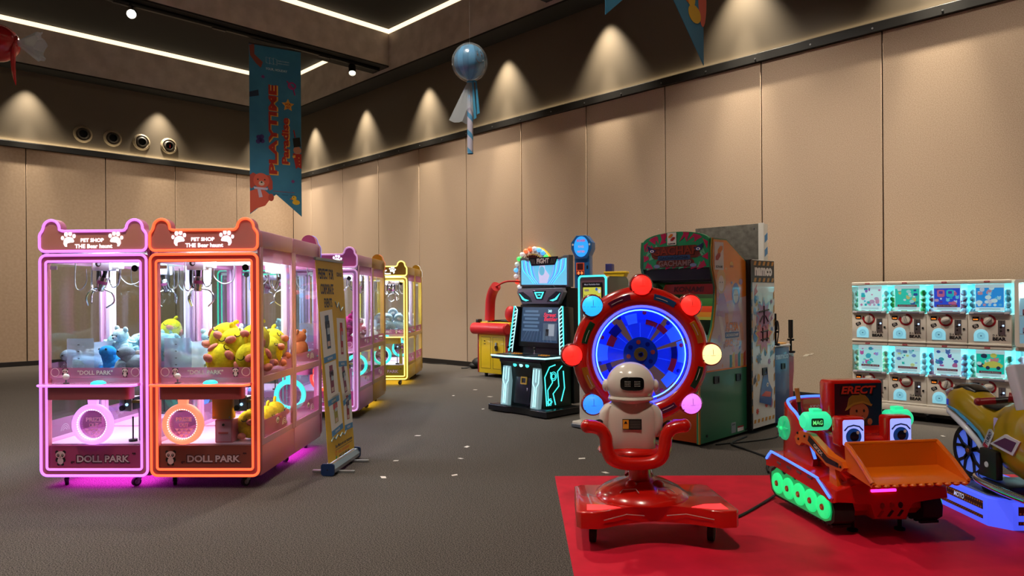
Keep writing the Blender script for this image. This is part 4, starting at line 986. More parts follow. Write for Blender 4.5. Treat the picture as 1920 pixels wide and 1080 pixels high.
# lifting arms
for k in (-1, 1):
    x0 = -.305 if k < 0 else .262
    arm = [(.44, .505), (.47, .47), (.45, .435), (.415, .43), (.385, .455), (.31, .455), (.12, .375), (-.02, .375), (-.05, .40), (-.03, .43), (.10, .44), (.29, .525), (.40, .525)]
    m = MB(); m.prism(arm, ORG, YZ(x0), .042, .006)
    xs = x0-.001 if k < 0 else x0+.043
    X = FR((xs, 0, 0), (0, -1 if k < 0 else 1, 0), (0, 0, 1))
    sg = -1 if k < 0 else 1
    m.prism([(sg*.30, .515), (sg*.315, .48), (sg*.12, .393), (sg*0, .39), (sg*.0, .415), (sg*.105, .425)], BLACK, X, .002)
    m.text('GFZX', pm('arm_print', '#d8c8b8', .5), X @ Matrix.Translation((sg*.20, .45, .002)) @ Matrix.Rotation(-.42 if k < 0 else .42, 4, 'Z'), .10, .022, .03)
    for (y, z) in ((.42, .47), (.43, .505), (.35, .50), (-.02, .40), (.02, .41)): m.lathe([(.008, 0), (.007, .005), (0, .006)], DARK, X @ Matrix.Translation((sg*y, z, 0)), 10)
    ar = m.build('lift_arm', t)
    m = MB(); m.prism([(.1, .39), (.1, .27), (.05, .26), (.02, .27), (.05, .39)], ORG, YZ(x0+.006), .03, .005); m.build('arm_bracket', ar)
# bucket: open scoop
T_, B_, L_ = (-.035, .528), (-.05, .40), (-.255, .366); th = .02
hw = .275
m = MB()
m.prism([T_, (T_[0]+th, T_[1]), (B_[0]+th, B_[1]-th), (L_[0], L_[1]-th), (L_[0]-.01, L_[1]-.005), L_, B_], ORG, YZ(-hw), 2*hw)
for k in (-1, 1):
    x0 = -hw-.004 if k < 0 else hw-.016
    m.prism([T_, (T_[0]+th, T_[1]), (B_[0]+th, B_[1]-th), (L_[0], L_[1]-th), (L_[0]-.01, L_[1]), (-.15, .455)], ORG, YZ(x0), .02)
    m.tube([(k*hw, T_[0]+.01, T_[1]), (k*hw, -.15, .45), (k*hw, L_[0], L_[1])], .012, ORG, 8)
m.tube([(-hw, T_[0]+.01, T_[1]), (hw, T_[0]+.01, T_[1])], .012, ORG, 8)
m.prism([(-.02, .515), (.02, .47), (.02, .40), (-.1, .345), (-.2, .345), (-.05, .40)], ORG, YZ(-.22), .44)
for q in range(11): m.ball((-hw+.025+q*.05, L_[0]-.004, L_[1]-.014), (.02, .02, .012), ORG, 10, 6)
m.build('bucket', t)
m = MB(); m.cyl((-.24, .47, .36), (-.26, .50, .70), .010, BLACK, n=10); m.cyl((-.2585, .4975, .685), (-.266, .509, .77), .014, pm('grip_tan', '#b06a30', .4), n=12); m.build('lever', t)
for (x, y) in ((-.16, .1), (.12, .08), (-.16, .66), (.16, .66)):
    m = MB(); m.lathe([(.03, 0), (.03, .012), (.012, .02), (.012, .11)], RUBBER, n=14); m.build('foot', t, (x, y, 0))

# motorbike ride ---------------------------------------------------------------
t = thing('motorbike_ride', 'yellow motorbike kiddie ride on a blue-lit base at the right edge', 'kiddie ride', (2.99, 4.0, MATZ))
BBL = glow('base_blue_glow', '#4a5cff', .85); BY = pm('bike_yellow', '#b8960c', .25, coat=.5); BWH = pm('bike_white', '#d8d8e8', .25, coat=.4); CHK1 = pm('check_dark', '#401820', .4); CHK2 = pm('check_orange', '#c8703a', .4)
bp = [(-.13, .03), (.2, .03), (.25, .08), (.25, .9), (.2, .95), (-.16, .95), (-.215, .90), (-.215, .12)]
m = MB(); m.prism(bp, BBL, TOP(0, 0, .0), .165, .008); ba = m.build('base', t)
m = MB()
for (z0, z1, fx) in ((.085, .135, 1), (.03, .05, 0)):
    X = LEFT(-.2155, 0, 0); m.prism([(-.80, z0), (-.16, z0), (-.16, z1), (-.80, z1)], CHK1, X, .002)
    for q in range(30):
        for r in range(2): 
            z = z0+.004+r*(z1-z0-.008)*.75
            m.prism([(-.79+.021*q+.0105*r, z), (-.78+.021*q+.0105*r, z), (-.78+.021*q+.0105*r, z+(z1-z0)*.22), (-.79+.021*q+.0105*r, z+(z1-z0)*.22)], CHK2, X, .0026)
    X = FRONT(0, .0295, 0); m.prism([(-.10, z0), (.18, z0), (.18, z1), (-.10, z1)], CHK1, X, .002)
    for q in range(13): m.prism([(-.095+.021*q, z0+.005), (-.085+.021*q, z0+.005), (-.085+.021*q, z0+.015), (-.095+.021*q, z0+.015)], CHK2, X, .0026)
m.text('MOTO', pm('moto_print', '#d8d8ff', .4, es=.3), LEFT(-.218, .38, .11), .10, .03, .03, shear=.2); m.text('MAXTT', pm('moto_print', '#d8d8ff', .4, es=.3), FRONT(.02, .0265, .11), .14, .034, .05, shear=.2)
m.build('checker_panel', ba)
m = MB(); m.prism([(-.19, .16), (-.12, .08), (.2, .08), (.2, .9), (-.19, .9)], STEEL, TOP(0, 0, .162), .012, .002)
for i in range(8):
    for j in range(18): m.box((-.16+.05*i, .16+.042*j, .175), (.022, .007, .004), STEEL, .002, M=Matrix.Translation((-.16+.05*i, .16+.042*j, .175)) @ Matrix.Rotation(.8 if (i+j) % 2 else -.8, 4, 'Z') @ Matrix.Translation((.16-.05*i, -.16-.042*j, -.175)))
m.build('tread_plate', t)
def bike_wheel(nm, y, x=-.04):
    X = FR((x, y, .365), (0, -1, 0), (0, 0, 1)); WG = pm('tyre_blue', '#7a98ff', .4, es=.35, ecol='#4a6cff')
    m = MB(); m.lathe([(.125, -.05), (.165, -.045), (.178, -.02), (.178, .02), (.165, .045), (.14, .05), (.0, .038)], WG, X, 48); w = m.build(nm, t)
    m = MB(); m.ring(disc(.162, 48), disc(.135, 48), BLACK, X @ Matrix.Translation((0, 0, .044)), .012)
    for q in range(5):
        for s_ in (-1, 1):
            a = 2*pi*q/5+.3
            m.prism([(.02, -.012), (.075, s_*.006-.010), (.142*cos(s_*.27), .142*sin(s_*.27)-.012), (.142*cos(s_*.27), .142*sin(s_*.27)+.012), (.075, s_*.006+.010), (.02, .012)], BLACK, X @ Matrix.Rotation(a, 4, 'Z') @ Matrix.Translation((0, 0, .042)), .013)
    m.lathe([(.032, .05), (.03, .062), (.012, .064), (0, .064)], BLACK, X, 20); m.lathe([(.014, .064), (.012, .067), (0, .067)], pm('hub_copper', '#a8643a', .3, .6), X, 14); m.build('rim', w)
bike_wheel('rear_wheel', .47); bike_wheel('front_wheel', -.22)
def bloft(m, secs, mat, n=20):
    vs = []; fs = []
    for (y, z0, z1, hw_, cx) in secs:
        for k in range(n):
            a = 2*pi*k/n; c, s = cos(a), sin(a)
            vs.append((cx+hw_*math.copysign(abs(c)**.7, c), y, (z0+z1)/2+(z1-z0)/2*math.copysign(abs(s)**.8, s)))
    for i in range(len(secs)-1):
        for k in range(n):
            k2 = (k+1) % n; fs.append((i*n+k, i*n+k2, (i+1)*n+k2, (i+1)*n+k))
    fs.append(tuple(range(n))[::-1]); fs.append(tuple((len(secs)-1)*n+k for k in range(n)))
    return m.raw(vs, fs, mat)
m = MB(); bloft(m, [(.80, .60, .665, .02, 0), (.77, .585, .70, .05, 0), (.70, .56, .735, .085, 0), (.58, .525, .765, .105, 0), (.46, .49, .73, .105, 0), (.36, .44, .675, .10, 0), (.26, .36, .665, .11, 0), (.14, .30, .72, .14, 0), (.0, .28, .76, .16, 0), (-.14, .30, .78, .16, 0), (-.28, .38, .80, .12, 0), (-.36, .48, .76, .06, 0)], BY, 28); bd = m.build('bodywork', t)
m = MB(); bloft(m, [(.40, .66, .705, .075, 0), (.34, .65, .70, .088, 0), (.25, .645, .69, .092, 0), (.17, .65, .70, .08, 0)], pm('bike_seat', '#14110c', .6), 20); m.build('seat', t)
m = MB(); bloft(m, [(.70, .70, .745, .055, 0), (.62, .72, .775, .07, 0), (.54, .71, .772, .065, 0), (.48, .7, .745, .05, 0)], pm('tail_dark', '#181512', .3), 20); m.build('tail_pad', bd)
m = MB(); 
m.tube([(-.03, .785, .60), (-.075, .70, .575), (-.102, .58, .55), (-.108, .46, .50), (-.108, .36, .44), (-.115, .26, .36)], [.012, .018, .02, .02, .018, .014], BWH, 10)
m.tube([(-.04, .775, .632), (-.082, .70, .61), (-.107, .58, .60), (-.112, .46, .555), (-.108, .36, .50), (-.115, .27, .43)], [.005, .008, .010, .010, .010, .008], pm('bike_sky', '#3a9ad8', .3), 8)
for q in range(3): m.box((-.088+.004*q, .70-.03*q, .640), (.006, .016, .04), pm('tail_blue', '#3a48c8', .3, es=.3), .002)
m.tube([(-.02, .80, .655), (-.06, .74, .70), (-.07, .68, .73)], [.008, .016, .01], BWH, 8)
m.build('side_stripe', bd)
m = MB(); X = LEFT(-.118, .24, .48) @ Matrix.Rotation(-.5, 4, 'Z'); m.prism(rrect(.05, .13, .01), BWH, X, .012); m.text('TURBO', NAVY, X @ Matrix.Translation((0, .01, .012)) @ Matrix.Rotation(pi/2, 4, 'Z'), .09, .026, .04); m.prism([(-.02, -.06), (.02, -.06), (.02, -.035), (-.02, -.035)], pm('decal_red', '#c02848', .4), X, .013)
m.prism([(-.13, -.03), (.06, -.06), (.12, .03), (.0, .05)], BWH, LEFT(-.152, .04, .50), .014); m.prism([(-.10, -.02), (.05, -.042), (.09, .02), (.0, .03)], pm('decal_purple', '#5a2a5a', .4), LEFT(-.152, .04, .50), .016); m.build('side_decal', bd)
m = MB(); m.bar(-.165, -.12, .12, .27, .26, .43, pm('footwell_black', '#15130f', .5), .01); m.lathe([(.018, 0), (.016, .003), (0, .003)], BWH, LEFT(-.166, .2, .34), 16); m.build('side_cover', t)
m = MB(); m.tube(smooth_path([(-.16, .30, .245), (-.185, .24, .235), (-.19, .05, .225), (-.18, -.15, .22)], 5), .022, CHROME, 12); m.bar(-.16, .12, .02, .26, .175, .25, DARK, .01); m.bar(-.06, .06, .4, .54, .17, .22, DARK); m.build('footrest', t)
m = MB(); m.tube(smooth_path([(-.04, .02, .745), (-.10, .07, .745), (-.15, .10, .735)], 4), .013, BLACK, 10); m.tube([(-.10, .07, .745), (-.19, .12, .73)], .018, BLACK, 12); m.tube([(-.172, .11, .733), (-.245, .145, .722)], .021, pm('grip_red', '#8a1420', .35), 12); m.ball((-.247, .146, .722), .024, pm('grip_red', '#8a1420', .35), 12, 8)
m.tube(smooth_path([(.04, .02, .745), (.10, .07, .745), (.19, .12, .73), (.24, .145, .722)], 4), .018, BLACK, 10); m.tube([(-.09, .03, .755), (-.13, .06, .76)], .028, pm('grip_red', '#8a1420', .35), 12); m.build('handlebar', t)
m = MB(); R_ = Matrix.Translation((0, .02, .80)) @ Matrix.Rotation(-.35, 4, 'X'); m.bar(-.13, .13, -.05, .03, -.12, .15, BWH, .015, M=R_, seg=3); m.bar(-.11, .11, .03, .034, -.09, .13, pm('dash_screen', '#5a5cd8', .2, es=.5), M=R_); m.build('dash_screen', t)
m = MB(); m.bar(-.125, -.10, .10, .2, .50, .62, pm('panel_lilac', '#c8b8f0', .3, es=.1), .005); m.bar(-.128, -.125, .115, .185, .52, .56, STEEL); m.build('coin_plate', t)
lamp('bike_under_light', 'AREA', (0, .5, .03), 5, (.15, .2, 1), (-1, .3, -.25), .5, sizey=.05, parent=t)
# ------------------------------------------------------------------ capsule vending machines along the right wall
IVO = pm('vendor_ivory', '#f0e8da', .4, coat=.2); LIPG = pm('vendor_lip', '#a8a4ae', .35); CLEARV = glass('vendor_window', '#eefcff', .05)
ARR = pm('arrow_red', '#b01420', .45); DARC = pm('door_cyan', '#9ad8ec', .3, es=.55, ecol='#8adcf4'); DARL = pm('door_line', '#6ab4d0', .4)
UW, UD, UH = .378, .42, .67
GO = Vector((3.875, 8.03, 0))
def gpos(x, y, z): return GO + W*x + N*y + Vector((0, 0, z))
POST = [  # background, shapes
 ('#e8fbf8', ['#f090b8', '#38c8c8', '#f4a8c4', '#e8b0d0', '#58c0e0', '#b070c0'], None), ('#38d0b8', ['#ffffff', '#3058a8', '#f4d080', '#c8f0f0', '#ffffff', '#2aa890'], 'Kapsul Camping'), ('#3450d8', ['#f070a0', '#28d0e0', '#e8e8ff', '#6a40c0', '#f0b0d0', '#80e0ff'], 'Mini Games Player'), ('#2898e8', ['#ffffff', '#f0a0b0', '#c0e8ff', '#ffffff', '#70c8f8', '#f0e0f0'], None),
 ('#c8f4f0', ['#58d8c8', '#f08ac0', '#b8a8e8', '#50c0d8', '#88e0d0', '#e868b0'], 'Panda Roll'), ('#d8f4f4', ['#8ca0d8', '#b8c4f0', '#30c8b8', '#f0e8a0', '#7080b0', '#a8d8f0'], 'Adventure Squad'), ('#e4fcff', ['#5870c8', '#c868b0', '#8a50b8', '#40b0c0', '#e070a0', '#7090d8'], 'Bouquet Blind Box'), ('#18d0b8', ['#f4d860', '#ffffff', '#f09090', '#303858', '#ffffff', '#78e8d8'], 'Automobile Rotation')]
def poster_mesh(i):
    bg, cols, cap = POST[i % 8]; r = random.Random(40+i); pw, ph = .25, .275
    m = MB(); Q = FRONT(.189, .022, .488); P_ = pm('poster_paper', '#f4fcfc', .5, es=.45)  # poster materials emit, in place of window light coming through the paper
    m.prism(rrect(pw, ph, .003, 2), P_, Q, .0015); m.quad(Q, pw-.012, ph*.72, pm('poster_%d' % i, bg, .5, es=.45), .002); M0 = Q @ Matrix.Translation((0, 0, 0))
    mats = [pm('pc'+c, c, .5, es=.3) for c in cols]
    z = .0022
    for k in range(16):
        x = r.uniform(-.1, .1); y = r.uniform(-.06, .105); s = r.uniform(.010, .03); mt = mats[k % 6]; z += .0001
        if k % 3 == 0: m.prism(disc(s, 14, x, y, s*.8), mt, M0 @ Matrix.Translation((0, 0, z)), .0002)
        elif k % 3 == 1: m.prism(rrect(s*1.7, s*1.2, s*.4, 3, x, y), mt, M0 @ Matrix.Translation((0, 0, z)), .0002)
        else:
            m.prism(disc(s*.8, 12, x, y), mt, M0 @ Matrix.Translation((0, 0, z)), .0002)
            for e in (-1, 1): m.prism(disc(s*.3, 8, x+e*s*.55, y+s*.75), mt, M0 @ Matrix.Translation((0, 0, z)), .0002)
    if i == 2:
        for x, mt in ((-.055, mats[0]), (.03, mats[1])): m.prism(rrect(.07, .075, .018, 4, x, .045), mt, M0 @ Matrix.Translation((0, 0, .0045)), .0003); m.prism(rrect(.035, .028, .004, 3, x, .055), mats[3], M0 @ Matrix.Translation((0, 0, .005)), .0003)
    if i == 7:
        m.prism([(-.07, -.02), (-.02, .02), (.03, .03), (.08, .015), (.11, -.01), (.1, -.035), (-.05, -.04)], mats[0], M0 @ Matrix.Translation((0, 0, .0045)), .0003); m.prism(disc(.018, 14, -.02, -.04), mats[3], M0 @ Matrix.Translation((0, 0, .005)), .0003); m.prism(disc(.018, 14, .07, -.038), mats[3], M0 @ Matrix.Translation((0, 0, .005)), .0003)
    if cap:
        m.prism(rrect(.19, .024, .004, 3, 0, -.085), pm('caption_rose', '#d04a68', .5), M0 @ Matrix.Translation((0, 0, .005)), .0004); m.text(cap, PWH, M0 @ Matrix.Translation((0, -.085, .0055)), .16, .014, .02)
    else:
        for k in range(5): m.prism(disc(.014, 12, -.09+.045*k, -.075), mats[k], M0 @ Matrix.Translation((0, 0, .005)), .0003)
    for k in range(2): m.quad(M0 @ Matrix.Translation((.0, -.112-.01*k, .002)), .18, .004, pm('fine_print', '#a0c0c8', .5))
    return m
def capsule_unit(i, loc, label):
    t = thing('capsule_machine', label, 'vending machine', loc, RZW, 'stacked capsule machines')
    w = UW
    m = MB(); m.bar(.002, w-.002, 0, UD, .02, .31, IVO, .006); m.bar(.0, w, -.012, UD, 0, .022, IVO, .006); m.bar(.0, w, -.004, UD, UH-.042, UH-.002, IVO, .008)
    m.bar(.002, w-.002, UD-.02, UD, .3, UH-.03, pm('vendor_back', '#c8eef4', .4)); m.bar(.002, w-.002, 0, UD, .305, .318, IVO)
    m.build('cabinet_body', t)
    m = MB(); m.bar(.012, w-.012, -.02, 0, .315, .345, LIPG, .008); m.bar(.04, w-.04, -.026, -.02, .318, .335, pm('lip_dark', '#7c7884', .4), .004)
    for x in (.02, w-.06): m.bar(x, x+.04, -.028, 0, .32, .336, pm('lip_light', '#cfc8cc', .35), .004)
    m.build('tray_lip', t)
    m = MB(); m.bar(.006, w-.006, -.002, .001, .33, UH-.04, CLEARV)
    for x in (.004, w-.007): m.bar(x, x+.003, -.002, UD-.03, .33, UH-.04, CLEARV)
    m.build('window', t)
    poster_mesh(i).build('poster', t)
    m = MB(); m.prism(rrect(.05, .015, .007, 4, w*.45, UH-.02), pm('badge_red', '#c03c50', .4), FRONT(0, -.005, 0), .003); m.text('GACHA', PWH, FRONT(w*.45, -.0085, UH-.02), .03, .007); m.build('badge', t)
    F = FRONT(0, -.0005, 0)
    m = MB(); m.bar(.042, .1, -.004, 0, .252, .292, BLACK, .003); m.text('Rp', STEEL, FRONT(.07, -.0045, .283), .02, .008); m.text(['20.000', '25.000', '30.000', '25.000'][i % 4], glow('digit_orange', '#ff8a2a', 1.6), FRONT(.071, -.0045, .266), .042, .013, .02); m.build('price_display', t)
    m = MB(); A = [radians(a) for a in range(90, -181, -9)]
    ar = [(.182+.064*cos(a), .253+.064*sin(a)) for a in A]+[(.182+.047*cos(a), .253+.047*sin(a)) for a in A[::-1]]
    m.prism(ar, ARR, F, .002); m.prism([(.182-.064-.014, .25), (.182-.047+.014, .25), (.182-.058, .29)], ARR, F, .0022); m.build('arrow_ring', t)
    m = MB(); X = FRONT(.182, 0, .253); m.lathe([(.043, 0), (.041, .012), (.0, .014)], IVO, X, 28); kn = Matrix.Rotation([1.4, 1.9, .3, .8, .5, .1, 1.3, .35][i % 8], 4, 'Z'); m.prism(rrect(.082, .022, .008, 4), pm('knob_grey', '#c8c2ba', .35), X @ kn @ Matrix.Translation((0, 0, .012)), .022, .003); m.build('dial', t)
    m = MB(); m.prism([(.262, .115), (.28, .115), (.292, .105), (.304, .115), (.322, .115), (.322, .26), (.262, .26)], STEEL, F, .006, .001); m.bar(.287, .291, -.0075, -.006, .215, .25, BLACK); m.prism(star(.018, .007, 4, .287, .19), DARK, FRONT(0, -.0066, 0), .001); m.prism(disc(.009, 14, .306, .207), glow('coin_blue', '#a8c8ff', 2), FRONT(0, -.0066, 0), .002)
    m.prism(star(.015, .006, 4, .287, .152), DARK, FRONT(0, -.0066, 0), .001); m.build('coin_plate', t)
    m = MB(); m.lathe([(.011, 0), (.01, .006), (0, .006)], BLACK, FRONT(.345, -.0005, .165), 14); m.build('lock', t)
    m = MB(); S = FRONT(.07, -.0005, .198) @ Matrix.Rotation(.35, 4, 'Z'); m.prism(rrect(.055, .036, .012, 4)+[], BLACK, S, .0015); m.prism([(-.02, -.015), (-.012, -.028), (-.004, -.015)], BLACK, S, .0015); m.text('TRY', PWH, S @ Matrix.Translation((0, .007, .0016)), .03, .011, .02); m.text('FUN', PWH, S @ Matrix.Translation((0, -.007, .0016)), .03, .011, .02); m.build('sticker', t)
    m = MB(); dp = [(.055, .045), (.180, .045), (.180, .095)]+[(.1175+.0625*cos(radians(a)), .105+.062*sin(radians(a))) for a in range(0, 181, 15)]+[(.055, .095)]
    m.prism(dp, DARC, F, .006, .001)
    for rr in (.035, .028, .02): m.ring(disc(rr, 20, .118, .1), disc(rr-.002, 20, .118, .1), DARL, FRONT(0, -.0065, 0), .001)
    m.prism(rrect(.018, .016, .005, 3, .118, .1), DARL, FRONT(0, -.0065, 0), .001); m.build('prize_flap', t)
    m = MB(); 
    for k, ch in enumerate('DAMON'): m.text(ch, BLACK, FRONT(.225+.024*k, -.0008, .108), .015, .022, .02)
    m.text('BEAR', BLACK, FRONT(.272, -.0008, .073), .112, .034, .045); m.build('lettering', t)
    lamp('vendor_light', 'AREA', (w/2, .20, UH-.046), 2.2, (.38, .94, 1), (w/2, .19, .3), .32, sizey=.2, parent=t)
    return t
def make_capsule(col, top):
    m = MB(); m.ball((0, 0, 0), .034, pm('cap_'+col, col, .25), 16, 12, mat2=pm('captop_'+top, top, .2)); m.lathe([(.0345, -.003), (.0355, 0), (.0345, .003)], pm('cap_'+col, col, .25), n=16)
    return m.build('toy_capsule')
ROWN = ['upper', 'lower']; NTH = ['first', 'second', 'third', 'fourth']
CAPC = [('#88c8a8', '#e0f0ec'), ('#3c9c50', '#c8f0d8'), ('#9a4868', '#d0d0e8'), ('#6898a8', '#b8d8f0'), ('#88b890', '#e8d0b0'), ('#a8b8c0', '#d8e8f0'), ('#b06a88', '#a0c0d8'), ('#70a890', '#d0e8e0')]
SHOWS = ['pale animal poster', 'green camping poster', 'blue handheld game poster', 'blue white-bear poster', 'mint and pink poster', 'pale round-figure poster', 'pale purple flower poster', 'teal yellow car poster']
CAPN = ['pale green', 'green', 'plum', 'grey-blue', 'olive and cream', 'pale grey', 'rose', 'sea-green']
cr = random.Random(5)
def fill_capsules(i, x0, z0, lab, n_of=(4, 5)):
    proto = None
    g = 'capsules behind the '+SHOWS[i] if i < 8 else 'pink capsules at the right edge'
    spots = []
    for side in (0, 1):
        xs = (.042, ) if side == 0 else (UW-.042, )
        for q in range(4):
            spots.append((xs[0]+cr.uniform(-.005, .005), .07+.0*q, .352+q*.063))
        for q in range(3): spots.append((xs[0]+(.03 if side == 0 else -.03)+cr.uniform(-.004, .004), .15, .352+.03+q*.066))
    for q in range(3): spots.append((.13+.06*q, .12, .352))
    for (x, y, z) in spots:
        loc = gpos(x0+x, y, z0+z)
        if proto is None:
            c = CAPC[i] if i < 8 else ('#d88aa8', '#f0c8d8'); proto = make_capsule(*c); proto['label'] = lab; proto['category'] = 'capsule toy'; proto['group'] = g; o = proto
        else:
            o = proto.copy(); COL.objects.link(o)
        o.location = loc; o.rotation_euler = (cr.uniform(-1.2, 1.2), cr.uniform(-1.2, 1.2), cr.uniform(0, 6))
for row in range(2):
    for c in range(4):
        i = row*4+c; z0 = .84 if row == 0 else .17
        capsule_unit(i, gpos(c*UW, 0, z0), 'ivory capsule machine, %s row, with the %s' % (ROWN[row], SHOWS[i]))
        fill_capsules(i, c*UW, z0, '%s toy capsule behind the %s' % (CAPN[i], SHOWS[i]))
t = thing('vending_plinth', 'long ivory plinth on black wheels under the capsule machines', 'plinth', GO, RZW)
m = MB(); m.bar(0, 4*UW, -.02, UD, .095, .168, IVO, .008); m.build('plinth_box', t)
m = MB(); m.bar(.03, 4*UW-.03, .06, UD-.05, .05, .095, BLACK); m.build('under_frame', t)
for x in (.15, .75, 1.38):
    for y in (.05, .34): caster(t, x, y, RUBBER, z1=.096, r=.036, w=.026, turn=.2)
x9 = 4*UW+.025
capsule_unit(8, gpos(x9, 0, .17), 'ivory capsule machine with pink capsules, cut off by the right edge')
fill_capsules(8, x9, .17, 'pink toy capsule at the right edge of the row')
t = thing('vending_plinth', 'short ivory plinth under the machine at the right edge', 'plinth', gpos(x9, 0, 0), RZW)
m = MB(); m.bar(0, UW, -.02, UD, .095, .168, IVO, .008); m.build('plinth_box', t); caster(t, .1, .06, RUBBER, z1=.096, r=.036, w=.026); caster(t, .3, .06, RUBBER, z1=.096, r=.036, w=.026)
t = thing('display_case', 'white lit showcase of capsule prizes above the machine at the right edge', 'display case', gpos(x9, 0, .842), RZW)
m = MB(); m.ring(rrect(UW, .665, .03, 5, UW/2, .3325), rrect(UW-.07, .60, .01, 5, UW/2, .3325), IVO, FRONT(0, .0, 0), .03); m.bar(.004, UW-.004, .0, UD, 0, .03, IVO); m.bar(.004, UW-.004, 0, UD, .635, .665, IVO); m.bar(.004, .02, .0, UD, .02, .64, IVO); m.bar(UW-.02, UW-.004, .0, UD, .02, .64, IVO); m.bar(.01, UW-.01, .1, .115, .02, .64, pm('case_back', '#c8e8f8', .5, es=.25))
for z in (.12, .3, .47): m.bar(.03, UW-.03, .02, .1, z, z+.008, WHITE)
m.build('case', t)
m = MB(); m.bar(.04, UW-.04, -.004, -.001, .04, .62, CLEARV); m.build('pane', t)
lamp('case_light', 'AREA', (UW/2, .05, .62), 3, (.75, .93, 1), (UW/2, .05, 0), .3, sizey=.04, parent=t)
for k, (x, z, c) in enumerate([(.09, .308, '#c03a50'), (.20, .308, '#3a68c0'), (.09, .128, '#e0a0c0'), (.2, .128, '#70b0a0'), (.12, .038, '#d0d8e0'), (.1, .478, '#e8c850')]):
    m = MB(); m.box((0, 0, .03), (.07, .05, .06), pm('box_'+c, c, .4), .004); m.box((0, -.0255, .032), (.05, .002, .035), PWH, 0); m.box((0, -.027, .012), (.062, .002, .012), NAVY, 0)
    tag(m.build('prize_box', None, gpos(x9+x, .058, .842+z), (0, 0, RZW)), ['red', 'blue', 'pink', 'sea-green', 'pale grey', 'yellow'][k]+' prize box inside the lit showcase at the right edge', 'box', 'prize boxes in the showcase')

# ------------------------------------------------------------------ arcade cabinets
def sidebox(mb, M, x, z, s=1):
    mb.prism(rrect(.085*s, .062*s, .004, 2, x, z), BLACK, M, .004); mb.ring(rrect(.085*s, .062*s, .004, 2, x, z), rrect(.065*s, .042*s, .003, 2, x, z), DARK, M, .009)
GO2 = pm('art_orange', '#ee8826', .25, coat=.5); GRS = pm('cab_green', '#2c7a52', .35, coat=.3); GRM = pm('marquee_green', '#1c9c68', .35); MGT = pm('marquee_magenta', '#c01c58', .35); LBR = pm('letter_brown', '#8a2c14', .35)
t = thing('arcade_cabinet', 'tall green and orange prize cabinet with arched marquee behind the robot ride', 'arcade machine', (1.673, 6.31, 0), RZW)
CW = .79
prof = [(.0, .03), (.0, .60), (.05, .78), (.17, .93), (.25, 1.08), (.30, 1.30), (.308, 1.445), (.265, 1.56), (.235, 1.65), (.24, 1.80), (.254, 1.90), (.507, 1.90), (.70, 1.80), (.89, 1.712), (.90, .03)]
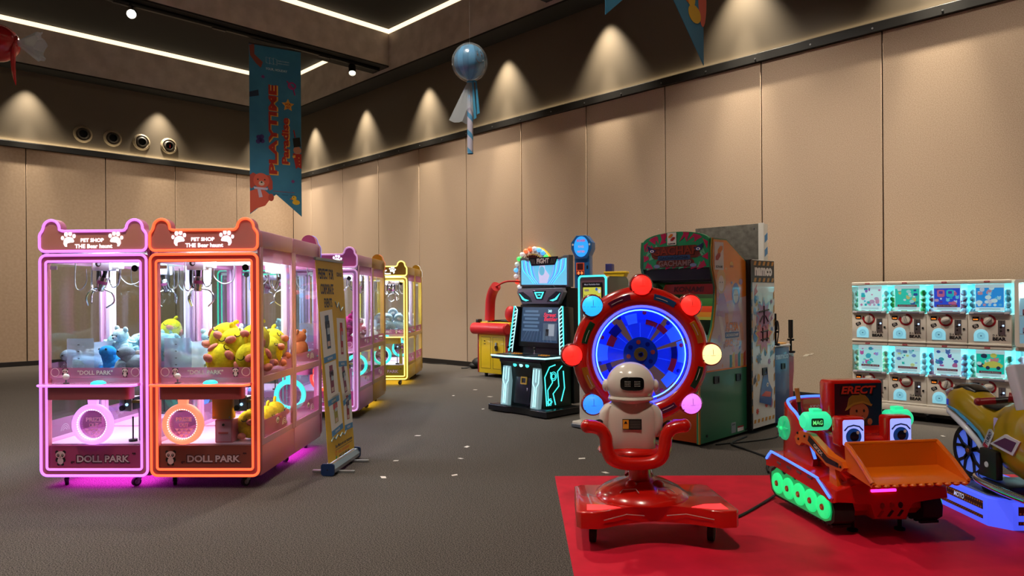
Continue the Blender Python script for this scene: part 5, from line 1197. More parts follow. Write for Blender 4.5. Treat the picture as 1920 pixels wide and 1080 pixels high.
for nm, x0 in (('right', -.03), ('left', -CW)):
    m = MB(); m.prism(prof, GRS, YZ(x0), .03)
    if nm == 'right':
        X = RIGHT(.0005, 0, 0)
        up = [(.012, .665), (.065, .775), (.18, .925), (.262, 1.08), (.312, 1.30), (.32, 1.445), (.277, 1.56), (.247, 1.65), (.252, 1.80), (.262, 1.888), (.507, 1.888), (.885, 1.70), (.893, .665)]
        m.prism(up, GO2, X, .0015)
        rr = random.Random(9); AC = [pm('art_'+c, c, .3, coat=.4) for c in ('#e8d8cc', '#c8a0b8', '#e09a70', '#b06a58', '#7a78b0', '#e8b868', '#d05a3a')]
        m.prism([(.02, .68), (.18, .94), (.25, 1.08), (.3, 1.28), (.885, 1.36), (.885, .68)], pm('art_pale', '#d9b8b0', .3, coat=.5), X, .0022)
        z = .0026
        # two cartoon-like figures reduced to plain coloured shapes
        for (cx, cz, s, hc) in ((.40, 1.50, 1.0, AC[5]), (.68, 1.38, .9, AC[4])):
            m.prism(disc(.085*s, 18, cx, cz, .12*s), hc, X @ Matrix.Translation((0, 0, z)), .0004); m.prism(disc(.055*s, 18, cx, cz-.02, .075*s), AC[0], X @ Matrix.Translation((0, 0, z+.0004)), .0004)
            m.prism([(cx-.02, cz-.08), (cx+.03, cz-.08), (cx+.14*s, cz-.30*s), (cx+.05, cz-.34*s), (cx-.1*s, cz-.32*s)], AC[1], X @ Matrix.Translation((0, 0, z)), .0004)
            m.prism([(cx-.06, cz-.30*s), (cx+.0, cz-.32*s), (cx+.08, cz-.56*s), (cx+.02, cz-.57*s)], AC[0], X @ Matrix.Translation((0, 0, z)), .0004); m.prism([(cx+.06, cz-.30*s), (cx+.12, cz-.30*s), (cx+.16, cz-.5*s), (cx+.1, cz-.5*s)], AC[2], X @ Matrix.Translation((0, 0, z)), .0004)
            for e in (-1, 1): m.prism(star(.022*s, .01*s, 4, cx+e*.09*s, cz+.12*s), hc, X @ Matrix.Translation((0, 0, z)), .0004); m.prism(disc(.007, 10, cx+e*.02, cz-.01), BLACK, X @ Matrix.Translation((0, 0, z+.0008)), .0003)
        for k in range(26):
            x = rr.uniform(.30, .86); zz = rr.uniform(.7, 1.6); s = rr.uniform(.015, .05); mt = AC[k % 7]
            if zz > 1.36+.5*(0.9-x): continue
            m.prism([(x, zz+s), (x+s*.5, zz-s*.3), (x-s*.6, zz-s)] if k % 2 else disc(s*.7, 10, x, zz, s), mt, X @ Matrix.Translation((0, 0, z-.0003)), .0003)
        m.prism(disc(.035, 14, .60, 1.66, .03), AC[5], X @ Matrix.Translation((0, 0, z)), .0004); m.prism(rrect(.07, .02, .008, 3, .60, 1.645), AC[3], X @ Matrix.Translation((0, 0, z+.0003)), .0004); m.prism(disc(.035, 14, .78, 1.50, .03), AC[1], X @ Matrix.Translation((0, 0, z)), .0004)
        for k in range(6): m.prism([(.55+.055*k, .68), (.595+.055*k, .68), (.595+.055*k, .80+.03*(k % 2)), (.55+.055*k, .80)], [pm('blk_teal', '#2a8a8c', .3), pm('blk_yel', '#d8b030', .3), AC[6]][k % 3], X @ Matrix.Translation((0, 0, z)), .0004)
        LZ = X @ Matrix.Translation((.60, 0, .0032))
        for s_, zz, ww, hh in (('ACHA', 1.07, .26, .085), ('GACHAM', .915, .28, .07)): m.text(s_, LBR, LZ @ Matrix.Translation((0, zz, 0)), ww, hh, .06); m.text(s_, GO2, LZ @ Matrix.Translation((0, zz, .0006)), ww*.96, hh*.88, .03)
        m.prism(rrect(.27, .055, .01, 3, 0, .99), pm('strip_blue', '#3a5c90', .4), LZ, .0005); m.text('GACHAGACHAMP', PWH, LZ @ Matrix.Translation((0, .99, .0008)), .24, .03, .02)
        m.prism(rrect(.17, .26, .004, 2, .36, 1.735), PWH, X @ Matrix.Translation((0, 0, z+.001)), .0006); LK = X @ Matrix.Translation((.36, 1.76, z+.002))
        for k, (mt, dx, dy) in enumerate(((RED, -.02, -.03), (pm('logo_orange', '#e8842a', .4), .02, .035))): m.prism([(dx-.045, dy-.035), (dx, dy-.035), (dx+.045, dy+.005), (dx+.045, dy+.035), (dx, dy+.035), (dx-.045, dy-.005)], mt, LK, .0004)
        m.text('KONAMI', BLACK, X @ Matrix.Translation((.36, 1.635, z+.002)), .12, .024, .03)
        sidebox(m, X, .30, .585, 1.1); sidebox(m, X, .72, .575, 1.1)
        m.prism(rrect(.085, .10, .004, 2, .62, .10), pm('plate_grey', '#8a949a', .4), X, .002)
        for k in range(3): m.bar(.595+.02*k, .607+.02*k, -.003, -.002, .122, .135, BLACK, M=FR((0, 0, 0), (0, 1, 0), (-1, 0, 0)) if False else Matrix(((0, -1, 0, 0), (1, 0, 0, 0), (0, 0, 1, 0), (0, 0, 0, 1))))
        m.prism(rrect(.12, .05, .004, 2, .76, .075), PWH, X, .002); m.prism(rrect(.12, .014, .002, 2, .76, .093), RED, X, .0025)
        m.cyl((.004, .12, .09), (.008, .12, .09), .012, BLACK, n=10); m.cyl((.004, .86, .05), (.008, .86, .05), .012, BLACK, n=10)
        m.tube([(.0, y, z_) for y, z_ in prof[:11]], .010, pm('edge_gold', '#b8862c', .35), 6)
    m.build('side_panel', t)
m = MB(); m.bar(-CW+.03, -.03, .03, .87, .03, .62, pm('front_orange', '#d0521c', .35), .004); m.prism([(.02, .60), (.07, .77), (.19, .92), (.60, .98), (.60, .6)], pm('deck_green', '#1c6040', .4), YZ(-CW+.03), CW-.06); m.bar(-CW+.03, -.03, .80, .88, .6, 1.72, pm('cab_dark', '#10160f', .5)); m.build('cabinet_body', t)
m = MB(); X = FRONT(-CW/2, .24, 0)
arc = [(-CW/2+.03, 1.63), (CW/2-.03, 1.63), (CW/2-.03, 1.885)]+[((CW/2-.03)*cos(radians(a)), 1.885+.095*sin(radians(a))) for a in range(10, 171, 10)]+[(-CW/2+.03, 1.885)]
m.prism(arc, GRM, X @ Matrix.Translation((0, 0, -.04)), .04, side=GRM); m.bar(-CW+.03, -.03, .26, .6, 1.62, 1.86, BLACK)
rr = random.Random(4)
for k in range(26):
    x = -.33+.066*(k % 11)+rr.uniform(-.015, .015); z = 1.655+.08*(k//11)*1.15+rr.uniform(-.01, .01)+(.05 if abs(x) < .2 and k > 21 else 0)
    s = rr.uniform(.03, .045)
    if abs(x)+s > CW/2-.035: x *= .85
    m.prism([(x-s, z-s*.8), (x+s*.8, z-s*.3), (x-s*.1, z+s)], MGT if k % 3 else pm('marquee_pale', '#6cc8a0', .4), X, .0012)
for k in range(7):
    a0 = radians(25+20*k); a1 = radians(33+20*k); m.prism([(.33*cos(a0), 1.88+.08*sin(a0)), (.33*cos(a1), 1.88+.08*sin(a1)), (.24*cos(a1+.1), 1.86+.02*sin(a1))], MGT, X, .0012)
X2 = X @ Matrix.Translation((0, 0, .0015)); BD = pm('marquee_brown', '#6a2418', .4)
m.prism(rrect(.53, .12, .05, 5, 0, 1.785), BD, X2, .0008); m.prism(rrect(.42, .075, .035, 5, 0, 1.68), BD, X2, .0008)
for sx in (-1, 1):
    for tri in ([(.355, 1.87), (.30, 1.90), (.345, 1.80)], [(.355, 1.77), (.29, 1.73), (.355, 1.70)], [(.34, 1.64), (.25, 1.64), (.31, 1.70)], [(.28, 1.93), (.20, 1.955), (.22, 1.87)], [(.16, 1.965), (.09, 1.975), (.13, 1.88)]): m.prism([(sx*a, b) for a, b in tri], MGT, X, .0013)
    m.prism([(sx*.33, 1.75), (sx*.28, 1.86), (sx*.27, 1.79)], pm('marquee_pale', '#6cc8a0', .4), X, .0013)
for s_, z, w_, h_, mt in (('GACHAP', 1.80, .50, .085, LBR), ('GACHAMP', 1.678, .36, .055, pm('letter_grey', '#8a6a6a', .4))): m.text(s_, BLACK, X2 @ Matrix.Translation((.003, z-.003, .001)), w_*1.02, h_*1.08, .05); m.text(s_, mt, X2 @ Matrix.Translation((0, z, .0016)), w_, h_, .03)
m.prism(rrect(.36, .045, .012, 3, -.01, 1.732), pm('strip_navy', '#1c4a7c', .4), X2 @ Matrix.Translation((0, 0, .001)), .001); m.text('GACHAGACHA', pm('strip_ink', '#0c2038', .4), X2 @ Matrix.Translation((-.01, 1.732, .0022)), .32, .028, .02)
for k in (-1, 1):
    m.prism([(k*.31, 1.86), (k*.21, 1.815), (k*.235, 1.785), (k*.29, 1.795)], pm('eye_navy', '#1c2860', .4), X2 @ Matrix.Translation((0, 0, .002)), .001); m.prism(disc(.022, 14, k*.255, 1.805, .014), PWH, X2 @ Matrix.Translation((0, 0, .003)), .001); m.prism(disc(.009, 10, k*.255, 1.805), pm('iris_blue', '#1c4a9c', .2), X2 @ Matrix.Translation((0, 0, .004)), .001); m.prism(disc(.036, 16, k*.2, 1.655, .018), pm('foot_blue', '#7a90c0', .4), X2 @ Matrix.Translation((0, 0, .001)), .001)
m.prism(rrect(.10, .12, .003, 2, -.03, 1.915), PWH, X2 @ Matrix.Translation((0, 0, .002)), .001); LK = X2 @ Matrix.Translation((-.03, 1.925, .004))
for mt, dx, dy in ((RED, .012, -.012), (pm('logo_orange', '#e8842a', .4), -.012, .018)): m.prism([(dx-.024, dy-.018), (dx, dy-.018), (dx+.024, dy+.003), (dx+.024, dy+.018), (dx, dy+.018), (dx-.024, dy-.003)], mt, LK, .0006)
m.text('KONAMI', BLACK, X2 @ Matrix.Translation((-.03, 1.868, .0036)), .08, .014, .03)
m.build('marquee', t)
m = MB(); m.bar(-CW+.03, -.03, .27, .42, 1.52, 1.62, pm('hood_navy', '#14243c', .4)); m.bar(-CW+.03, -.03, .42, .80, 1.50, 1.53, BLACK); m.build('hood', t)
m = MB(); X = FRONT(-CW/2, .78, 0); SKY = [('#0c2a1a', 1.0, 1.12), ('#c8d060', 1.12, 1.15), ('#e8a03a', 1.15, 1.20), ('#e0502a', 1.20, 1.26), ('#2c6a34', 1.26, 1.34), ('#103820', 1.34, 1.5)]
for c, z0, z1 in SKY: m.quad(X @ Matrix.Translation((0, (z0+z1)/2, 0)), CW-.06, z1-z0, pm('sunset_'+c, c, .5, es=.05), .001)
for s_ in (-1, 1):
    for q in range(5): m.prism([(s_*.28, 1.32), (s_*(.28+.08*cos(q*.7)), 1.32+.07*sin(q*.7)), (s_*(.28+.05*cos(q*.7+.3)), 1.31+.05*sin(q*.7+.3))], BLACK, X, .004)
    m.prism([(s_*.28-.012, 1.0), (s_*.28+.012, 1.0), (s_*.28+.008, 1.32), (s_*.28-.008, 1.32)], BLACK, X, .004)
m.build('backdrop', t)
m = MB(); X = FRONT(-CW/2, .50, 1.43); m.prism([(-.26, -.05), (.26, -.05), (.30, -.01), (.27, .05), (-.27, .05), (-.30, -.01)], pm('title_red', '#b8281c', .4, es=.05), X, .012); m.text('KONAMI', pm('title_ink', '#702020', .4), X @ Matrix.Translation((0, 0, .0125)), .34, .055, .04, shear=.15)
for s_ in (-1, 1): m.prism([(s_*.36, -.16), (s_*.30, .02), (s_*.36, .06)], pm('leaf_green', '#1c5c2c', .5), X, .006); m.prism([(s_*.36, -.28), (s_*.31, -.14), (s_*.36, -.12)], pm('leaf_red', '#c8501c', .5), X, .006)
m.build('title_board', t)
lamp('cabinet_light', 'AREA', (-CW/2, .62, 1.49), 1.0, (1, .75, .5), (-CW/2, .6, 1), .4, sizey=.1, parent=t)

t = thing('arcade_cabinet', 'narrow cabinet with comic art side and hazard-striped top, behind the green cabinet', 'arcade machine', (2.34, 6.90, 0), RZW)
NW = .72
m = MB(); m.bar(-.012, 0, .0, .52, .05, 1.72, pm('art_white', '#dcd8d0', .3, coat=.5), .003, seg=1); X = RIGHT(.0005, 0, 0)
OCH = pm('hazard_ochre', '#c08428', .4)
m.prism([(.03, 1.545), (.51, 1.545), (.51, 1.715), (.03, 1.715)], BLACK, X, .0012)
for z0, z1 in ((1.665, 1.705), (1.50, 1.54)):
    if z0 < 1.52: m.prism([(.03, z0-.005), (.51, z0-.005), (.51, z1+.005), (.03, z1+.005)], BLACK, X, .0012)
    for k in range(5): m.prism([(.06+.095*k, z0), (.105+.095*k, z0), (.125+.095*k, z1), (.08+.095*k, z1)], OCH, X, .002)
m.text('namco', PWH, X @ Matrix.Translation((.27, 1.602, .002)), .38, .085, .06)
rr = random.Random(12); MC = [pm('mg_'+c, c, .3, coat=.4) for c in ('#2c5c9c', '#c83428', '#d8a020', '#484858', '#8ab0d0', '#a86088', '#202430', '#e0c8b8')]
for k in range(46):
    x = rr.uniform(.07, .46); z = rr.uniform(.2, 1.43); s = rr.uniform(.02, .06); mt = MC[k % 8]
    if k % 3 == 0: m.prism([(x-s*.6, z-s), (x+s*.7, z-s*.2), (x+s*.2, z+s*.3), (x+s*.5, z+s*1.2), (x-s*.5, z+s*.2)], mt, X @ Matrix.Translation((0, 0, .0012+.00003*k)), .0003)
    elif k % 3 == 1: m.prism(star(s, s*.6, 7, x, z), mt, X @ Matrix.Translation((0, 0, .0012+.00003*k)), .0003)
    else: m.prism(disc(s*.7, 14, x, z, s), mt, X @ Matrix.Translation((0, 0, .0012+.00003*k)), .0003)
for (zc, c, s) in ((1.16, MC[5], .19), (.96, MC[1], .2)): m.prism(star(s, s*.62, 9, .27, zc), MC[2] if c == MC[1] else MC[4], X @ Matrix.Translation((0, 0, .003)), .0004); m.prism(star(s*.85, s*.52, 9, .27, zc), c, X @ Matrix.Translation((0, 0, .0034)), .0004)
for (x0, z0, x1, z1) in ((.16, 1.20, .38, 1.22), (.27, 1.08, .27, 1.26), (.18, 1.10, .24, 1.16), (.36, 1.10, .30, 1.16), (.2, 1.0, .36, 1.01), (.24, .9, .24, 1.04), (.33, .9, .34, 1.0), (.2, .92, .37, .93)): m.tube([(x0, z0, .0042), (x1, z1, .0042)], .008, PDK, 4, M=X)
# big blue fish shape low on the panel
m.prism([(.16, .30), (.42, .24), (.45, .40), (.36, .50), (.34, .62), (.24, .54), (.2, .44)], MC[0], X @ Matrix.Translation((0, 0, .004)), .0005); m.prism([(.2, .36), (.40, .33), (.42, .38), (.3, .40)], MC[1], X @ Matrix.Translation((0, 0, .0046)), .0005); m.prism(disc(.022, 14, .34, .46), PWH, X @ Matrix.Translation((0, 0, .0046)), .0005); m.prism(disc(.01, 10, .345, .46), BLACK, X @ Matrix.Translation((0, 0, .0052)), .0004)
for k in range(6): m.prism([(.05+.08*k, .10), (.09+.08*k, .10), (.10+.08*k, .135), (.06+.08*k, .135)], OCH, X, .002)
for k in range(9):
    for y in (.012, .49): m.prism([(y, .2+.14*k), (y+.022, .22+.14*k), (y+.022, .29+.14*k), (y, .27+.14*k)], OCH, X, .002)
sidebox(m, X, .28, .60, 1.2); m.build('side_panel', t)
m = MB(); m.bar(-NW, -.012, .0, .03, .04, 1.72, BLACK, .004); m.bar(-.012, .002, -.0, .03, .04, 1.72, BLACK); m.bar(-NW, -.012, .03, .50, .05, 1.71, pm('cab_black2', '#15161a', .5), .004); m.build('cabinet_body', t)
m = MB(); BLU = pm('deck_blue', '#2c5080', .35, coat=.3); m.bar(-NW, -.006, .525, .875, .04, .82, BLU, .004); X = RIGHT(-.0055, 0, 0); m.text('namco', pm('namco_pale', '#a8c0d8', .4), X @ Matrix.Translation((.70, .72, .001)), .30, .05, .05); sidebox(m, X, .72, .62, 1.0); db = m.build('control_deck', t)
m = MB(); m.bar(-NW, -.0, .52, .90, .825, .845, pm('deck_white', '#d8d4d0', .4), .006); m.ball((-.2, .72, .85), (.16, .15, .03), OCH, 18, 8); m.bar(-.2, -.02, .56, .85, .845, .862, OCH, .006); m.build('deck_top', t)
m = MB(); m.prism([(.88, .05), (1.0, .05), (1.01, .2), (.99, .4), (1.02, .55), (1.02, .70), (.88, .74)], pm('deck_red', '#a8283a', .4), YZ(-NW+.02), NW-.04); m.bar(-NW+.02, -.02, .885, 1.03, .70, .745, pm('deck_white', '#d8d4d0', .4), .005); m.bar(-.4, -.03, .9, 1.01, .745, .76, OCH, .004); m.build('ball_tray', t)
for y in (.60, .97):
    m = MB(); z0 = .845 if y < .9 else .745
    m.cyl((-.03, y, z0), (-.03, y, z0+.33), .012, BLACK, n=12); m.cyl((-.03, y, z0+.16), (-.03, y, 1.10), .024, pm('grip_black', '#101010', .6), n=16); m.cyl((-.03, y, z0+.13), (-.03, y, z0+.15), .036, BLACK, n=16); m.cyl((-.03, y, z0), (-.03, y, z0+.02), .045, BLACK, n=16); m.build('grip_handle', t)
m = MB(); m.tube(smooth_path([(-.02, .53, 1.07), (.01, .56, 1.10), (.015, .58, 1.0), (.0, .57, .86)], 6), .006, BLACK, 6); m.build('tether_cord', t)

t = thing('arcade_cabinet', 'tall grey metal-backed cabinet standing nearest the wall', 'arcade machine', (2.23, 8.54, 0), RZW)
ZN = noisy('galvanised', '#76736c', '#5e5b54', 14, .45, 0, 5); ZN.node_tree.nodes['Principled BSDF'].inputs['Metallic'].default_value = .55
m = MB(); m.bar(0, .80, 0, .012, .04, 2.18, ZN, .003); m.build('back_sheet', t)
m = MB(); m.bar(.0, .86, .012, .11, .03, 2.175, pm('cab_white', '#c8c4bc', .4), .005); m.bar(.80, .865, -.002, .012, .03, 2.185, pm('cab_white', '#c8c4bc', .4), .003); X = RIGHT(.8605, 0, 0)
for k in range(12): m.prism([(.03, .2+.16*k), (.10, .24+.16*k), (.10, .32+.16*k), (.03, .28+.16*k)], pm('pattern_blue', '#3a80b8', .4), X, .002)
m.build('cabinet_body', t)
m = MB()
for (x, z) in ((.05, 2.13), (.75, 2.13), (.62, 1.76)): m.lathe([(.009, 0), (.008, .005), (0, .006)], STEEL, FRONT(x, 0, z), 10)
m.build('screw', t)

# fighting game cabinet
t = thing('arcade_cabinet', 'black fighting game cabinet with cyan neon sides and FIGHT marquee', 'arcade machine', (-.28, 8.48, 0), RZW)
CY = glow('fight_cyan', '#4af0f0', 1.3); CYW = glow('fight_white', '#b8fbff', 1.1); FB = pm('fight_black', '#0a0c10', .3, coat=.3); FN = pm('fight_navy', '#101726', .3, coat=.3)
m = MB(); m.prism([(-.02, .0), (.27, .0), (.33, .03), (.62, .03), (.68, .0), (.93, .0), (.93, .62), (-.02, .62)], FB, TOP(0, 0, .015), .07, .012); m.prism([(.0, .005), (.24, .005), (.24, .12), (.0, .12)], pm('pad_navy', '#182438', .35), TOP(0, 0, .084), .006); m.prism([(.70, .005), (.91, .005), (.91, .12), (.70, .12)], pm('pad_navy', '#182438', .35), TOP(0, 0, .084), .006)
for x in (.05, .86):
    for y in (.06, .56): m.cyl((x, y, 0), (x, y, .02), .03, RUBBER, n=12)
m.build('foot_base', t)
m = MB(); m.prism([(.16, .08), (.10, .55), (.05, .61), (.05, .65), (.60, .65), (.60, .08)], FB, YZ(.13), .66, .006); m.build('lower_body', t)
for k, x in enumerate((.36, .46, .56)):
    m = MB(); m.lathe([(.026, 0), (.026, .01), (.022, .014), (.0, .014)], CYW if k == 1 else CY, FRONT(x, .085, .575), 20); m.build('round_light', t)
m = MB(); R_ = Matrix.Translation((.46, .115, .33)) @ Matrix.Rotation(-.1277, 4, 'X'); m.bar(-.125, .125, -.012, 0, -.21, .20, FN, .006, M=R_); cd = m.build('coin_door', t)
m = MB(); m.ring(rrect(.10, .09, .008, 3, .02, .06), rrect(.065, .055, .004, 3, .02, .06), pm('coin_yellow', '#d8a828', .4), R_ @ FRONT(0, -.012, 0), .012); m.bar(-.0, .045, -.018, -.012, .04, .08, BLACK, M=R_); m.bar(.075, .09, -.02, -.012, -.06, -.02, CHROME, .003, M=R_); m.build('coin_slot', cd)
for k in (-1, 1):
    m = MB(); x = .46+k*.245; R2 = Matrix.Translation((x, .07, .33)) @ Matrix.Rotation(-.11, 4, 'X')
    m.bar(-.06, .06, -.01, .05, -.24, .22, pm('panel_pale', '#a8c4c8', .3, es=.3, ecol='#a8dce4'), .004, M=R2)
    for s_ in (-1, 1): m.tube([(s_*.045, -.012, .2), (s_*.045, -.012, .05), (s_*.015, -.012, .0), (s_*.015, -.012, -.22)], .006, CYW, 6, M=R2)
    m.tube([(0, -.012, .21), (0, -.012, .06)], .005, CYW, 6, M=R2); m.build('leg_light', t)
    m = MB(); xs = .79 if k > 0 else .13; X = (RIGHT if k > 0 else LEFT)(xs, 0, 0); sg = k
    m.prism([(sg*.11, .09), (sg*.07, .62), (sg*.58, .62), (sg*.58, .09)], pm('side_green', '#08382c', .3, coat=.4), X, .004)
    for path in ([(.15, .12), (.12, .45), (.2, .56), (.3, .58)], [(.18, .12), (.17, .3), (.25, .38), (.22, .5)], [(.3, .12), (.26, .25), (.36, .33), (.34, .5), (.42, .56)], [(.4, .15), (.46, .3), (.44, .5)]): m.tube([(sg*y, z, .006) for y, z in path], .007, CY, 6, M=X)
    for rr_ in (.05, .03): m.tube([(sg*(.27+rr_*cos(2*pi*q/20)), .45+rr_*sin(2*pi*q/20), .006) for q in range(20)], .004, CY, 6, True, M=X)
    for q in range(3): m.tube([(sg*(.2+.045*cos(2*pi*j/16)*cos(q*1.05)-sg*0-.02*sin(2*pi*j/16)*sin(q*1.05)), .16+.045*cos(2*pi*j/16)*sin(q*1.05)+.02*sin(2*pi*j/16)*cos(q*1.05), .006) for j in range(16)], .003, CY, 5, True, M=X)
    m.build('side_light_panel', t)
# control deck
m = MB(); dk = [(.02, .02), (.30, -.01), (.40, .02), (.52, .02), (.62, -.01), (.90, .02), (.90, .30), (.82, .45), (.10, .45), (.02, .30)]
m.prism(dk, FB, TOP(0, 0, .635), .05, .008); cp = m.build('control_deck', t)
m = MB(); m.tube([(x, y-.004, .672) for x, y in dk[:7]]+[(.904, .30, .672)], .010, CYW, 8); m.build('deck_light', cp)
for x in (.24, .68):
    m = MB(); m.bar(x-.16, x+.16, .06, .30, .685, .69, pm('deck_panel', '#22303a', .3), .004); m.cyl((x-.1, .18, .69), (x-.1, .18, .75), .006, CHROME, n=10); m.ball((x-.1, .18, .765), .018, BLACK)
    for q in range(8): m.lathe([(.014, .69), (.013, .698), (0, .699)], pm('button_gold', '#d8902c', .3, es=.2), Matrix.Translation((x+.0+.037*(q % 4), .20-.045*(q//4), 0)), 14)
    m.build('stick_panel', t)
# upper body
m = MB(); m.prism([(.42, .65), (.48, 1.30), (.50, 1.47), (.80, 1.47), (.80, .1), (.6, .1), (.6, .65)], FB, YZ(.10), .72, .006); m.build('upper_body', t)
m = MB(); R3 = Matrix.Translation((.46, .43, 1.03)) @ Matrix.Rotation(-.09, 4, 'X'); m.bar(-.34, .34, -.03, .0, -.27, .24, BLACK, .006, M=R3); scn = m.build('screen_bezel', t)
m = MB(); X = R3 @ FRONT(0, -.0305, 0); m.quad(X, .60, .42, pm('fight_screen', '#1c2c44', .2, es=.30, ecol='#4a6a90'), .0005)
for q in range(6): m.quad(X @ Matrix.Translation((-.14, .16-.045*q, .001)), .27 if q % 2 else .22, .026, pm('menu_bar', '#3a5678', .3, es=.4, ecol='#6f94b8'))
for q in range(9): m.tube([(-.28+.06*q, -.20, .001), (-.2+.045*q, -.08, .001)], .0015, pm('grid_line', '#7898b8', .3, es=.4), 4, M=X)
m.quad(X @ Matrix.Translation((.17, -.08, .001)), .22, .20, pm('scene_grey', '#50667e', .3, es=.3)); m.quad(X @ Matrix.Translation((.19, -.06, .0015)), .10, .14, pm('scene_pale', '#a8b8c8', .3, es=.3)); m.quad(X @ Matrix.Translation((.13, -.09, .0015)), .05, .08, BLACK)
FR_ = pm('fight_red', '#e0304a', .3, es=.6); m.text('Street', FR_, X @ Matrix.Translation((.16, .12, .002)), .20, .05, .03, shear=.2); m.text('Battler', FR_, X @ Matrix.Translation((.18, .07, .002)), .22, .05, .03, shear=.2); m.text('30', CYW, X @ Matrix.Translation((.16, .165, .002)), .06, .03, .02); m.build('screen', scn)
for k in (-1, 1):
    m = MB(); x = .46+k*.385; R4 = Matrix.Translation((x, .40, .99)) @ Matrix.Rotation(-.09, 4, 'X') @ Matrix.Rotation(k*-.10, 4, 'Y')
    m.bar(-.035, .035, -.05, .14, -.30, .26, FB, .008, M=R4); m.tube([(-k*.025, -.053, -.3), (-k*.025, -.053, .22), (k*.02, -.053, .26)], .006, CYW, 6, M=R4); m.tube([(k*.035, -.053, -.30), (k*.035, -.053, .26)], .008, CY, 6, M=R4)
    for q in range(11): m.tube([(-.02, -.052, -.26+.045*q), (.025, -.052, -.235+.045*q)], .006, CYW, 5, M=R4)
    m.build('wing_light', t)
m = MB(); X = FRONT(.46, .44, 0); HG = pm('head_grey', '#8a8c9c', .3, .4, coat=.3); HN = pm('head_navy', '#1a2436', .3)
m.prism([(-.385, 1.42), (-.30, 1.28), (.30, 1.28), (.385, 1.42), (.36, 1.47), (-.36, 1.47)], HG, X @ Matrix.Translation((0, 0, -.02)), .06, .01)
for k in (-1, 1):
    e = [(k*.12, 1.305), (k*.15, 1.355), (k*.27, 1.43), (k*.35, 1.42), (k*.30, 1.31)]; m.prism(e, HN, X @ Matrix.Translation((0, 0, .035)), .008)
    m.prism([(k*.17, 1.325), (k*.25, 1.345), (k*.335, 1.41), (k*.28, 1.335), (k*.22, 1.315)], CY, X @ Matrix.Translation((0, 0, .042)), .006)
m.prism([(-.11, 1.44), (.11, 1.44), (.05, 1.33), (-.05, 1.33)], HN, X @ Matrix.Translation((0, 0, .036)), .008); m.ring([(-.08, 1.425), (.08, 1.425), (.035, 1.345), (-.035, 1.345)], [(-.055, 1.412), (.055, 1.412), (.022, 1.36), (-.022, 1.36)], CY, X @ Matrix.Translation((0, 0, .043)), .004); m.text('GAME', CY, X @ Matrix.Translation((0, 1.39, .045)), .05, .018, .02)
m.build('mask_head', t)
m = MB(); X = FRONT(.465, .47, 0); mq = [(-.40, 1.50), (.40, 1.48), (.40, 1.855), (.32, 1.855), (.26, 1.82), (-.26, 1.82), (-.32, 1.855), (-.40, 1.85)]
m.prism(mq, pm('marquee_silver', '#8a8c98', .3, .5), X @ Matrix.Translation((0, 0, -.08)), .08, .01)
m.prism([(-.37, 1.52), (.37, 1.505), (.37, 1.82), (.31, 1.82), (.25, 1.79), (-.25, 1.79), (-.31, 1.82), (-.37, 1.82)], pm('marquee_glow', '#58b0d0', .2, es=.8, ecol='#6cc4ec'), X, .004)
for k in range(9): 
    for s_ in (-1, 1): m.tube(smooth_path([(s_*(.36-.022*k), 1.81-.0*k, .005), (s_*(.34-.025*k), 1.70-.01*k, .005), (s_*(.25-.02*k), 1.62-.008*k, .005), (s_*(.16-.012*k), 1.53, .005)], 4), .0032, [CY, pm('mq_blue', '#2a78e8', .3, es=.9), pm('mq_violet', '#a08ae8', .3, es=.8)][k % 3], 5, M=X)
m.prism([(-.06, 1.53), (.06, 1.53), (.10, 1.62), (.03, 1.70), (.02, 1.77), (-.05, 1.76), (-.08, 1.66)], pm('mq_pale', '#c8c8f0', .3, es=.7), X, .006); m.prism(disc(.045, 18, -.02, 1.68, .055), pm('mq_mid', '#68b8d8', .3, es=.7), X, .008)
m.prism([(-.24, 1.845), (.24, 1.845), (.19, 1.745), (-.19, 1.745)], FN, X @ Matrix.Translation((0, 0, .002)), .008); m.text('FIGHT', PWH, X @ Matrix.Translation((0, 1.80, .0105)), .20, .062, .035)
for s_ in (-1, 1):
    for k in range(3): m.tube([(s_*(.13+.025*k), 1.765, .011), (s_*(.15+.025*k), 1.825, .011)], .004, STEEL, 5, M=X)
m.build('marquee', t)
m = MB(); m.bar(.10, .82, .47, .56, 1.46, 1.5, FB); m.bar(.3, .62, .42, .5, 1.455, 1.485, BLACK, .004); m.build('marquee_bracket', t)

# ticket kiosk
t = thing('ticket_kiosk', 'white token kiosk with cyan light edge and yellow scan screen beside the fight cabinet', 'kiosk', (.60, 7.30, 0), RZW)
KW = pm('kiosk_white', '#d8cfc2', .35, coat=.3); KX0, KX1 = .03, .40
m = MB(); m.prism(rrect(.52, .52, .03, 4, .215, .30), pm('kiosk_foot', '#4c5058', .4), TOP(0, 0, .012), .03, .006); m.prism(rrect(.50, .50, .03, 4, .215, .30), KW, TOP(0, 0, .04), .025, .004); m.cyl((.1, .2, 0), (.1, .2, .015), .03, RUBBER); m.cyl((.33, .2, 0), (.33, .2, .015), .03, RUBBER); m.build('foot_plate', t)
m = MB(); m.prism(rrect(.36, 1.50, .04, 5, .29, .82), KW, YZ(KX0), KX1-KX0, .012); m.build('kiosk_body', t)
m = MB(); m.ring(rrect(.37, .86, .045, 5, .215, 1.155), rrect(.335, .825, .03, 5, .215, 1.155), CY, FRONT(0, .108, 0), .012); m.build('edge_light', t)
